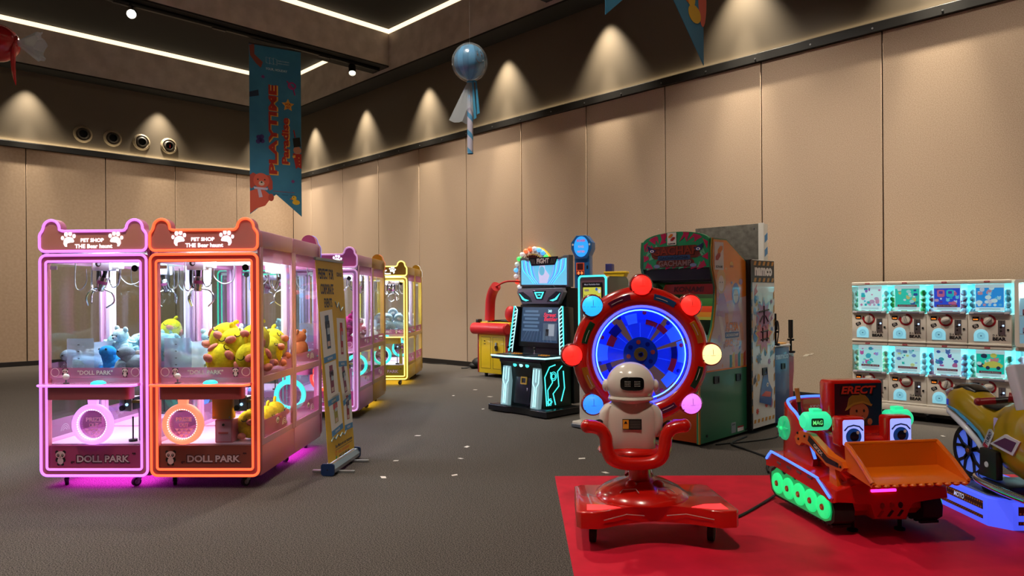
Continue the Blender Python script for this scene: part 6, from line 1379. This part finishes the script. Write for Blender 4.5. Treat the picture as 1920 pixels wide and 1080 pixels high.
m = MB(); m.prism(rrect(.335, .825, .03, 5, .215, 1.155), pm('kiosk_rose', '#8c6a74', .4), FRONT(0, .108, 0), .004); m.prism(rrect(.26, .74, .01, 3, .215, 1.14), BLACK, FRONT(0, .104, 0), .006); m.text('Mesin Pembelian Koin', pm('kiosk_pale', '#c8d0e0', .4, es=.3), FRONT(.215, .0975, 1.49), .20, .018, .01); bz = m.build('screen_bezel', t)
m = MB(); X = FRONT(.215, .0975, 0); KY = pm('screen_lime', '#c4c848', .3, es=.75); m.prism(rrect(.235, .19, .004, 2, 0, 1.365), KY, X, .001); m.prism(rrect(.235, .44, .004, 2, 0, 1.045), pm('screen_pale', '#cfe4e0', .3, es=.6), X, .001)
m.prism(rrect(.06, .022, .008, 3, -.07, 1.43), PWH, X @ Matrix.Translation((0, 0, .001)), .0006); m.text('Scan kode QR', NAVY, X @ Matrix.Translation((-.025, 1.375, .0016)), .16, .024, .02); m.text('yang muncul', NAVY, X @ Matrix.Translation((-.025, 1.335, .0016)), .14, .026, .02)
for (x, z, s, c) in ((.06, 1.44, .016, '#3a70c8'), (.095, 1.42, .02, '#e8f0f8'), (.08, 1.31, .03, '#9ad0e8'), (.1, 1.36, .012, '#d05a3a'), (.085, 1.30, .016, '#f0f4f8')): m.prism(disc(s, 14, x, z), pm('ks_'+c, c, .3, es=.5), X @ Matrix.Translation((0, 0, .0018)), .0006)
m.prism(rrect(.15, .30, .004, 2, 0, 1.0), PWH, X @ Matrix.Translation((0, 0, .001)), .0006); m.quad(X @ Matrix.Translation((0, 1.22, .0016)), .2, .012, pm('ks_line', '#90a8b0', .3, es=.3)); m.build('screen', bz)
m = MB(); m.ring(disc(.018, 16, .215, .42), disc(.012, 16, .215, .42), RED, FRONT(0, .107, 0), .003); m.build('coin_mark', t)

# boxing machine far back
t = thing('boxing_machine', 'yellow and red punching machine with bulb-ringed dial near the far wall', 'arcade machine', (-.58, 12.22, 0), RZW)
BYW = pm('box_yellow', '#d2ae14', .4, coat=.2); BRD = pm('box_red', '#8e1418', .4, coat=.2); PAD = pm('pad_red', '#c81820', .45, coat=.1)
m = MB(); m.bar(0, .72, .0, .80, .07, .74, BYW, .006); m.bar(.66, .72, -.002, .80, .07, .74, BRD); 
for x0, x1 in ((.05, .30), (.35, .62)): m.ring(rrect(x1-x0, .54, .006, 2, (x0+x1)/2, .42), rrect(x1-x0-.012, .528, .004, 2, (x0+x1)/2, .42), pm('door_line_dark', '#6a5a10', .5), FRONT(0, -.0005, 0), .003)
m.lathe([(.012, 0), (.01, .006), (0, .006)], BLACK, FRONT(.15, -.001, .62), 12); m.bar(.13, .17, -.003, 0, .565, .575, BLACK); m.build('cabinet_body', t)
m = MB(); m.bar(.42, .46, -.02, 0, .46, .60, STEEL, .004); m.lathe([(.03, 0), (.03, .03), (0, .03)], BLACK, FRONT(.47, -.02, .52), 16); m.build('coin_slot', t)
m = MB(); m.bar(-.035, 0, .0, .80, .07, .74, BRD, .004); X = LEFT(-.036, 0, 0); m.prism(disc(.07, 16, -.2, .6), PWH, X, .002); m.prism(disc(.05, 16, -.2, .6), NAVY, X, .004); m.build('side_board', t)
m = MB()
for x in (.1, .6):
    for y in (.08, .7): m.cyl((x, y, 0), (x, y, .08), .03, RUBBER, n=12)
m.build('foot', t)
m = MB(); m.tube([(-.14, .0, .83), (-.12, .0, .83), (.70, .0, .83), (.72, 0, .83)], [.07, .10, .10, .08], PAD, 20); m.build('bumper', t)
m = MB(); m.prism([(-.10, .05), (.72, .05), (.72, .78), (-.10, .78)], BYW, TOP(0, 0, .74), .20, .02); m.bar(.1, .62, .2, .7, .94, .975, BLACK, .01); m.bar(-.08, -.02, .0, .1, .92, .99, BLACK, .01); m.build('top_deck', t)
m = MB(); m.tube(smooth_path([(.15, .12, .97), (.16, .12, 1.15), (.20, .10, 1.33), (.30, .06, 1.47), (.44, .0, 1.55)], 6), .085, PAD, 16); m.cyl((.15, .12, .93), (.15, .12, .99), .04, STEEL); pb = m.build('punch_arm', t)
m = MB(); m.tube(smooth_path([(.44, .0, 1.55), (.58, .1, 1.63), (.70, .3, 1.63), (.72, .6, 1.60)], 6), .016, PAD, 8); m.build('arm_hook', t)
m = MB(); m.ball((.58, .2, 1.08), (.10, .09, .14), PAD, 16, 10); m.build('punch_pad', t)
m = MB(); m.bar(.24, .60, .94, 1.50, .0, 1.5, pm('box_wood', '#3a2418', .5), .01); m.cyl((.62, .75, .93), (.62, .75, 1.6), .02, DARK); m.build('dial_column', t)
Q = FR((.42, .94, 1.81), (1, 0, 0), (0, 0, 1))
m = MB(); m.lathe([(.0, .02), (.32, .02), (.33, .0), (.44, -.02), (.46, -.06), (.46, -.62), (0, -.62)], BYW, Q, 40); m.lathe([(0, .026), (.315, .026)], pm('dial_maroon', '#5a1c20', .4), Q, 40); m.lathe([(.33, .012), (.335, .016), (.45, -.004), (.455, -.01)], pm('dial_white', '#c8c0b8', .4), Q, 40, cap=False)
for k in range(40): m.bar(-.003, .003, .30, .34, .026, .030, WHITE, M=Q @ Matrix.Rotation(2*pi*k/40, 4, 'Z'))
m.box((0, .12, .034), (.02, .26, .008), WHITE, 0, M=Q); dl = m.build('dial', t)
BC = ['#ff4030', '#d8d8e0', '#3aff5a', '#4a9aff', '#5ab0ff', '#d8d8e0', '#ff5a30', '#ff6a40', '#e0e0e8', '#38f060', '#c8d8e0', '#5ab0ff', '#d8d8e0', '#ff4030', '#d8d8e0', '#4a9aff', '#38f060', '#d8d8e0', '#ff5a30', '#5ab0ff']
for k in range(24):
    a = radians(15*k+8); c = BC[k % 20]; m = MB(); m.ball((.42*cos(a), .42*sin(a), .02), .042, glow('bulb_'+c, c, 1.1 if c not in ('#d8d8e0', '#e0e0e8', '#c8d8e0') else .4), 12, 8, M=Q); m.build('bulb', t)

# strength tester behind the kiosk
t = thing('strength_tester', 'blue strength tester column with hexagonal head behind the cyan-edged kiosk', 'arcade machine', (.83, 9.95, 0), -.38); t.scale = (.78, .78, 1)
TB = pm('tester_blue', '#1c5c98', .3, coat=.4, es=.05); TBD = pm('tester_navy', '#123e74', .35)
m = MB(); m.bar(-.1, 1.0, .0, .55, .0, .95, TBD, .01); m.build('base_cabinet', t)
m = MB(); m.bar(.06, .34, .05, .27, .9, 1.95, TB, .01); X = FRONT(.2, .05, 0); m.prism(rrect(.03, .05, .004, 2, .1, 1.78), BLACK, X, .004); m.text('X', PWH, X @ Matrix.Translation((-.04, 1.60, .001)), .05, .05, .02); m.build('column', t)
m = MB(); hx = [(-.19, 2.04), (-.19, 2.13), (-.09, 2.23), (.09, 2.23), (.19, 2.13), (.19, 2.04), (.11, 1.90), (-.11, 1.90)]; m.prism(hx, TB, FRONT(.2, .27, 0), .26, .008); hdm = m.build('hex_head', t)
m = MB(); X = FRONT(.2, .0085, 0); m.prism(disc(.135, 24, 0, 2.07, .145), glow('tester_lit', '#2a9cff', .8), X, .004)
m.text('BOXER', pm('tester_red', '#d84a5a', .4, es=.4), X @ Matrix.Translation((0, 2.155, .005)), .16, .035, .03); m.text('POWER', PWH, X @ Matrix.Translation((0, 2.07, .005)), .11, .035, .03); m.text('METER', pm('tester_pink', '#e08a90', .4, es=.4), X @ Matrix.Translation((0, 2.0, .005)), .14, .028, .03)
for k in (-1, 1): m.prism(disc(.016, 14, k*.155, 2.10), PWH, X, .006)
m.build('lit_face', hdm)
m = MB(); X = FRONT(.17, .049, 0); m.prism(rrect(.15, .17, .006, 2, 0, 1.76), pm('tester_orange', '#c8481c', .4, es=.3), X, .012); m.prism(rrect(.11, .09, .004, 2, 0, 1.79), pm('led_maroon', '#4a1410', .3), X, .014); m.prism(rrect(.13, .055, .004, 2, 0, 1.70), pm('led_maroon', '#4a1410', .3), X, .014); m.text('0 0', glow('led_orange', '#ff7a40', 2), X @ Matrix.Translation((0, 1.70, .0145)), .10, .04, .03); m.build('score_display', t)
m = MB(); m.bar(.40, .52, .25, .45, 1.58, 1.83, pm('tester_purple', '#2a2c6c', .4), .01); m.build('side_box', t, (.18, 0, 0))
m = MB(); m.prism([(.36, 1.52), (.58, 1.52), (.64, 1.70), (.36, 1.70)], YEL, FRONT(0, .34, 0), .25, .01); m.bar(.35, .65, .08, .35, 1.685, 1.715, YEL, .006)
for k in range(3): m.prism([(.36, 1.62+.025*k), (.40, 1.61+.025*k), (.36, 1.60+.025*k)], pm('arrow_orange', '#e8602a', .4, es=.3), FRONT(0, .0895, 0), .003)
m.bar(.40, .56, .15, .33, .9, 1.53, TBD); o = m.build('yellow_target', t, (.12, 0, 0)); o.scale = (1.35, 1, 1)

# bag, cables, scraps
m = MB(); BG = pm('bag_black', '#0d0c0d', .6)
for (x, y, z, rx, ry, rz) in ((0, 0, .11, .17, .15, .11), (.08, .03, .17, .13, .12, .10), (-.12, -.02, .06, .10, .09, .06)): m.ball((x, y, z), (rx, ry, rz), BG, 14, 8)
m.tube(smooth_path([(-.15, -.05, .06), (-.25, -.06, .02), (-.36, -.02, .012)], 5), .012, BG, 6)
tag(m.build('bag', None, (-.62, 13.55, 0)), 'crumpled black bag on the carpet beside the punching machine', 'bag')
CB = pm('cable_black', '#0b0b0c', .5)
m = MB(); m.tube(smooth_path([(1.02, 4.15, .03), (1.15, 4.2, .016), (1.35, 4.28, .014), (1.6, 4.55, .014), (1.75, 4.72, .02)], 8), .0085, CB, 8); tag(m.build('power_cable'), 'black power cable across the red mat between robot and bulldozer rides', 'cable')
m = MB(); m.tube(smooth_path([(2.25, 6.78, .01), (2.0, 6.45, .009), (2.05, 6.2, .009), (2.12, 5.85, .009), (2.0, 5.55, .009), (1.95, 5.38, .014)], 8), .009, CB, 8); tag(m.build('power_cable'), 'black cable on the carpet running from the green cabinet toward the bulldozer', 'cable')
m = MB(); m.tube(smooth_path([(1.85, 6.42, .009), (2.2, 6.55, .008), (2.5, 6.72, .008), (2.62, 6.95, .009)], 8), .007, CB, 8); tag(m.build('power_cable'), 'thin black cable along the floor beside the comic-art cabinet', 'cable')
m = MB(); q0 = K+W*5.45-N*.06; m.tube(smooth_path([K+W*5.4-N*.04+Vector((0, 0, .02)), K+W*5.6-N*.10+Vector((0, 0, .008)), K+W*6.1-N*.12+Vector((0, 0, .008)), K+W*6.5-N*.05+Vector((0, 0, .02))], 6), .008, CB, 6); tag(m.build('power_cable'), 'short black cable loop lying against the far skirting', 'cable')
m = MB(); m.prism([(-.03, -.012), (.02, -.018), (.034, .008), (-.012, .018)], pm('paper_white', '#d8d0c8', .7), TOP(0, 0, 0), .0015)
sc0 = m.build('paper_scrap')
LBL = 'small white paper scrap on the carpet'
tag(sc0, LBL, 'paper scrap', 'paper scraps on the carpet')
for i, (x, y) in enumerate([(-.943, 6.964), (-.423, 6.425), (-.443, 5.957), (-.447, 5.403), (-.987, 5.353), (-.983, 5.895), (-.826, 9.796), (-.309, 9.666), (-.361, 8.605), (.713, 5.45), (.575, 5.927), (4.13, 6.762), (-.55, 10.4)]):
    o = sc0 if i == 0 else sc0.copy()
    if i: COL.objects.link(o)
    o.location = (x, y, .001); o.rotation_euler = (0, 0, i*1.3); k = 1+.25*sin(i*2.1); o.scale = (k, k, 1)

# ------------------------------------------------------------------ hanging things
def zpx(y, Y): return EYE+(558-y+2.9)/1320*Y
BB = noisy('banner_blue', '#3a84a8', '#32799e', 2.5, .55, 0, 2)
def hang_banner(p0, p1, ztop, ztip, label, full):
    p0 = Vector(p0+(0,)); p1 = Vector(p1+(0,)); w = (p1-p0).length; rz = atan2((p1-p0).y, (p1-p0).x)
    t = thing('hanging_banner', label, 'banner', (p0.x, p0.y, 0), rz)
    m = MB(); X = FRONT(0, 0, 0); h = ztop-ztip; notch = ztip+.125*h
    m.prism([(0, ztop), (w, ztop), (w, ztip), (w/2, notch), (0, ztip)], BB, X @ Matrix.Translation((0, 0, -.003)), .003)
    D = X @ Matrix.Translation((0, 0, .0008)); V = lambda u, v: (u*w, ztop-v*h)     # fractions across and down
    RDL = pm('print_crimson', '#a8241c', .5); YE = pm('print_amber', '#e0a440', .5); PNK = pm('print_coral', '#d8604c', .5); WHT = pm('print_white', '#b8d4e0', .5); DUK = pm('print_duck', '#e0b428', .5)
    UPM = lambda u, v: D @ FR((V(u, v)[0], V(u, v)[1], .0006), (0, 1, 0), (-1, 0, 0))
    for s_, u, v, ln, ht in (('PLAYTIME', .44, .49, .535, .175), ('Paradise', .68, .55, .28, .15)):
        m.text(s_, YE, UPM(u+.02, v+.004), ln*h, ht*w, .05); m.text(s_, RDL, UPM(u, v) @ Matrix.Translation((0, 0, .0008)), ln*h*.99, ht*w*.92, .045)
    m.prism(star(.13*w, .065*w, 5, *V(.74, .335)), YE, D, .001); m.text('VOL', RDL, D @ Matrix.Translation(V(.74, .33)+(.0012,)), .13*w, .035*w*1.2, .03); m.text('02', RDL, D @ Matrix.Translation(V(.74, .347)+(.0012,)), .07*w, .04*w, .03)
    m.text('YOUR, HOLIDAY', WHT, D @ Matrix.Translation(V(.52, .135)+(0,)), .42*w, .055*w, .02); m.text('INDONESIA', WHT, D @ Matrix.Translation(V(.66, .078)+(0,)), .22*w, .022*w, 0); m.text('DESIGN DISTRICT', WHT, D @ Matrix.Translation(V(.66, .093)+(0,)), .22*w, .02*w, 0)
    for k in range(3): m.tube([V(.32+.07*k, .065)+(0,), V(.39+.07*k, .072)+(0,), V(.39+.07*k, .105)+(0,), V(.32+.07*k, .098)+(0,)], .004, WHT, 4, True, M=D)
    m.text('INDONESIADESIGNDISTRICT.COM', RDL, D @ Matrix.Translation(V(.64, .857)+(0,)), .42*w, .018*w, .01)
    for k in range(3): m.quad(D @ Matrix.Translation(V(.5+.17*k, .875)+(0,)), .12*w, .008*w, pm('print_navy', '#1c3450', .5))
    # stocking, pretzel, gift, berry, candies
    m.prism([V(0, .01), V(.1, .0), V(.1, .06), V(.26, .10), V(.22, .135), V(.12, .11), V(.02, .07)], pm('print_rust', '#8a4438', .5), D, .001)
    m.tube([V(.82+.07*cos(a), .215+.018*sin(a))+(0,) for a in [2*pi*k/18 for k in range(18)]], .016, pm('print_magenta', '#b03478', .5), 6, True, M=D); m.tube([V(.72, .19)+(0,), V(.85, .235)+(0,), V(.88, .27)+(0,)], .014, pm('print_magenta', '#b03478', .5), 6, M=D)
    m.prism([V(0, .285), V(.17, .265), V(.18, .30), V(0, .315)], pm('print_dark', '#1a3450', .5), D, .001)
    for (u, v) in ((.17, .545), (.23, .54), (.2, .56), (.24, .565), (.16, .57)): m.prism(disc(.045*w, 14, *V(u, v)), pm('print_purple', '#3a2c78', .5), D, .001)
    for (u, v) in ((.26, .185), (.83, .79)): m.prism([V(u-.04, v), V(u, v-.012), V(u+.04, v), V(u, v+.012)], pm('print_violet', '#7a3c80', .5), D, .001)
    # tin soldier
    m.prism([V(.83, .53), V(.97, .52), V(.99, .575), V(.85, .585)], BLACK, D, .0012); m.prism(disc(.08*w, 14, *V(.92, .60)), pm('print_skin2', '#c08868', .5), D, .001); m.prism([V(.86, .625), V(1.0, .62), V(1.0, .71), V(.92, .70)], RDL, D, .0014); m.prism([V(.83, .62), V(.88, .62), V(.93, .70), V(.89, .715)], RDL, D, .0016); m.prism([V(.82, .635), V(.88, .63), V(.88, .645), V(.83, .65)], YE, D, .002); m.tube([V(.88, .525)+(0,), V(.85, .48)+(0,)], .012, RDL, 6, M=D)
    for (u, v) in ((.95, .645), (.955, .665), (.96, .685)): m.prism(disc(.012*w, 8, *V(u, v)), YE, D, .0022)
    # plain plush rabbit with a scarf at the lower corner
    if full:
        dk = pm('print_coral_dark', '#b84a3c', .5)
        m.prism([V(.0, .865), V(.12, .85), V(.28, .855), V(.36, .875), V(.37, .91), V(.29, .945), V(.12, .965), V(.0, .995)], PNK, D, .001)
        m.prism([V(.0, .77), V(.06, .755), V(.13, .765), V(.15, .80), V(.10, .83), V(.03, .85), V(.0, .84)], dk, D, .0011); m.prism([V(.30, .765), V(.38, .765), V(.43, .80), V(.43, .845), V(.37, .855), V(.33, .83)], dk, D, .0011); m.prism(disc(.15*w, 22, *V(.215, .80), .045*h), PNK, D, .0016); m.prism(disc(.055*w, 16, *V(.22, .815), .014*h), pm('print_muzzle', '#d8c4b8', .5), D, .002)
        for u in (.15, .28): m.prism(disc(.015*w, 10, *V(u, .793)), BLACK, D, .0024)
        m.prism(disc(.018*w, 10, *V(.22, .809)), BLACK, D, .0024); m.prism([V(.07, .838), V(.34, .84), V(.33, .853), V(.08, .851)], pm('print_scarf', '#c8c0dc', .5), D, .0026); m.prism([V(.14, .85), V(.2, .85), V(.24, .895), V(.17, .90)], pm('print_scarf', '#c8c0dc', .5), D, .0026); m.prism(disc(.055*w, 16, *V(.40, .895), .022*h), dk, D, .0012)
    # toy duck
    du, dv = (.88, .885); m.prism(disc(.075*w, 18, *V(du+.01, dv+.03), .05*w), DUK, D, .001); m.prism(disc(.048*w, 16, *V(du-.03, dv+.005)), DUK, D, .0012); m.prism([V(du-.07, dv+.005), V(du-.12, dv+.012), V(du-.06, dv+.017)], pm('print_beak', '#d06a20', .5), D, .0014); m.prism(disc(.01*w, 8, *V(du-.04, dv)), BLACK, D, .0016)
    if not full: m.prism(disc(.05*w, 20, *V(.985, .88), .05*h), pm('print_coral', '#d8604c', .5), D, .0009)
    m.build('banner_cloth', t)
    m = MB(); m.cyl((-.01, 0, ztop), (w+.01, 0, ztop), .012, BLACK, n=8); m.build('top_rod', t)
    m = MB(); 
    for x in (.1*w, .9*w): m.cyl((x, 0, ztop), (x, 0, 6.31), .003, STEEL, n=6)
    m.build('hanging_wire', t)
    return t
hang_banner((-4.9, 13.2), (-4.08, 13.70), 6.17, 2.96, 'long blue swallowtail banner reading PLAYTIME Paradise, hanging over the pink machines', True)
hang_banner((.46, 3.39), (1.14, 4.15), 5.9, 2.72, 'blue swallowtail banner at the top edge, only its two tips and a duck showing', False)
# lollipop
WRAP = glass('cling_wrap', '#f4faff', .06, .10, '#dfeaf2', .15)
WRAP2 = glass('cling_film', '#f4faff', .25, .30, '#dfeaf2', .15)
LB = pm('balloon_blue', '#1a7098', .25, coat=.4); LBL2 = pm('balloon_pale', '#3a88b4', .25, coat=.4); FACE = pm('face_ink', '#0c2440', .4)
t = thing('lollipop_balloon', 'blue balloon lollipop with a smiling face and striped stick, hanging in front of the wall', 'decoration', (-.52, 9.0, 4.37))
m = MB()
for k in range(16):
    b = bmesh.new(); bmesh.ops.create_uvsphere(b, u_segments=32, v_segments=16, radius=1)
    dead = [f for f in b.faces if int(((atan2(f.calc_center_median().y, f.calc_center_median().x)+pi)/(2*pi))*16) % 16 != k]
    bmesh.ops.delete(b, geom=dead, context='FACES')
    for v in b.verts: v.co = Vector((v.co.x*.205, v.co.y*.205, v.co.z*.225))
    m.merge(b, LB if k % 2 else LBL2)
m.build('balloon', t)
m = MB()
def onball(u, v, r=.208): # angle to the right, angle up, as seen from the camera side
    return (r*sin(u)*cos(v), -r*cos(u)*cos(v), r*1.095*sin(v))
for k in (-1, 1):
    m.tube([onball(.72+k*.16+.05*cos(a), .22+.10*sin(a)) for a in [2*pi*j/12 for j in range(12)]], .003, FACE, 5, True); m.ball(onball(.72+k*.16, .2), (.012, .01, .016), FACE, 8, 6); m.tube([onball(.72+k*.16-.07, .38+.02*k), onball(.72+k*.16, .42), onball(.72+k*.16+.06, .38)], .003, FACE, 5)
m.tube(smooth_path([onball(.45, -.02), onball(.55, -.18), onball(.75, -.24), onball(.95, -.16), onball(1.02, -.02)], 4), .004, FACE, 6); m.build('face', t)
m = MB(); vs = []; fs = []; NU, NV = 48, 14
for j in range(NV+1):
    f_ = j/NV; z = .235-f_*.49; r = .225*sqrt(max(.0, 1-(z/.245)**2)) if z > -.2 else .13-.10*((-.2-z)/.055)
    r = max(r, .012)
    for k in range(NU): a = 2*pi*k/NU; rr_ = r*(1+.025*(k % 2)*(1 if j > 3 else .3)); vs.append((rr_*cos(a), rr_*sin(a), z))
for j in range(NV):
    for k in range(NU): fs.append((j*NU+k, j*NU+(k+1) % NU, (j+1)*NU+(k+1) % NU, (j+1)*NU+k))
m.raw(vs, fs, WRAP); m.build('wrapper', t)
m = MB(); vs = []; fs = []; NU, NV = 30, 9       # loose skirt of film below the knot
for j in range(NV+1):
    for k in range(NU):
        a = 2*pi*k/NU; f_ = j/NV; lob = 1.0 if cos(a+.25) < -.4 else (.45 if cos(a) < .5 else .6)
        ln = .30+.18*lob; r = .022+f_*(.05+.20*max(0, -cos(a+.3))**1.5)+.012*(k % 2)
        vs.append((r*cos(a), r*sin(a)*.7, -.255-f_*ln+.05*f_*sin(3*a)))
for j in range(NV):
    for k in range(NU): fs.append((j*NU+k, j*NU+(k+1) % NU, (j+1)*NU+(k+1) % NU, (j+1)*NU+k))
m.raw(vs, fs, WRAP2); m.build('wrapper_skirt', t)
m = MB(); SB = pm('stripe_blue', '#5aa0d0', .4); SW = pm('stripe_white', '#c8c8dc', .4)
for k in range(4):
    z0 = -.26-k*.23; R_ = .038
    vs = []; n_ = 20
    for q in range(n_+1):
        a = 2*pi*q/n_; 
        for (dz, _) in ((0, 0), (-.07, 0), (-.23, 0)): vs.append((R_*cos(a), R_*sin(a), max(-1.17, min(-.25, z0+dz-.23*(q/n_)))))
    m.raw(vs, [(q*3, q*3+1, q*3+4, q*3+3) for q in range(n_)], SB); m.raw(vs, [(q*3+1, q*3+2, q*3+5, q*3+4) for q in range(n_)], SW)
m.lathe([(0, -1.168), (.036, -1.168)], SB, n=20); m.build('stick', t)
m = MB(); RBN = pm('ribbon_blue', '#3a90b8', .4); m.tube([(.03*cos(2*pi*k/16), .03*sin(2*pi*k/16), -.25) for k in range(16)], .012, RBN, 6, True)
for x, y0, zz in ((.05, -.04, -.72), (.09, -.045, -.66)): m.prism([(x-.02, -.25), (x-.0, -.25), (x+.035, zz), (x+.0, zz-.02)], RBN, FRONT(0, y0, 0), .002)
m.ball((.05, -.03, -.25), (.03, .012, .014), RBN, 10, 6); m.build('ribbon', t)
m = MB(); m.cyl((0, 0, .22), (0, 0, 2.70), .0015, STEEL, n=5); m.build('hanging_wire', t)
# red candy balloon
t = thing('candy_balloon', 'red balloon wrapped like a sweet with red ribbon, hanging at the left edge', 'decoration', (-6.56, 9.0, 4.66))
CR = pm('balloon_red', '#b81c22', .25, coat=.4)
m = MB(); m.ball((0, 0, 0), (.26, .235, .235), CR, 28, 18); m.build('balloon', t)
m = MB()
for k in (-1, 1): m.tube([(.10+k*.05+.012*cos(a), -.222+.0, .06+.035*sin(a)) for a in [2*pi*j/10 for j in range(10)]], .004, FACE, 5, True)
m.tube(smooth_path([(.0, -.238, -.02), (.07, -.23, -.05), (.14, -.205, -.03)], 4), .005, FACE, 6); m.build('face', t)
for sx in (1, -1):
    m = MB(); vs = []; fs = []; NU, NV = 28, 6
    for j in range(NV+1):
        for k in range(NU):
            a = 2*pi*k/NU; f_ = j/NV; r = .025+.15*f_+.018*(k % 2)*f_; vs.append((sx*(.255+.30*f_+.03*sin(5*a)*f_), r*cos(a)*.55, r*sin(a)-.05*f_))
    for j in range(NV):
        for k in range(NU): fs.append((j*NU+k, j*NU+(k+1) % NU, (j+1)*NU+(k+1) % NU, (j+1)*NU+k))
    m.raw(vs, fs, WRAP2); m.build('wrapper_fan', t)
m = MB(); m.tube([(.255+.0*k, .035*cos(2*pi*k/14), .035*sin(2*pi*k/14)) for k in range(14)], .016, CR, 6, True)
m.tube(smooth_path([(.255, -.04, 0), (.245, -.06, -.15), (.25, -.06, -.38), (.275, -.055, -.56)], 6), [.012, .016, .02, .022, .025, .027, .028, .028, .028, .027, .026, .024, .024, .02, .018, .015, .01, .006, .003], CR, 6); m.ball((.26, -.02, .05), (.022, .02, .035), CR, 10, 6); m.build('ribbon', t)
m = MB(); m.cyl((0, 0, .23), (0, 0, 2.41), .0015, STEEL, n=5); m.build('hanging_wire', t)
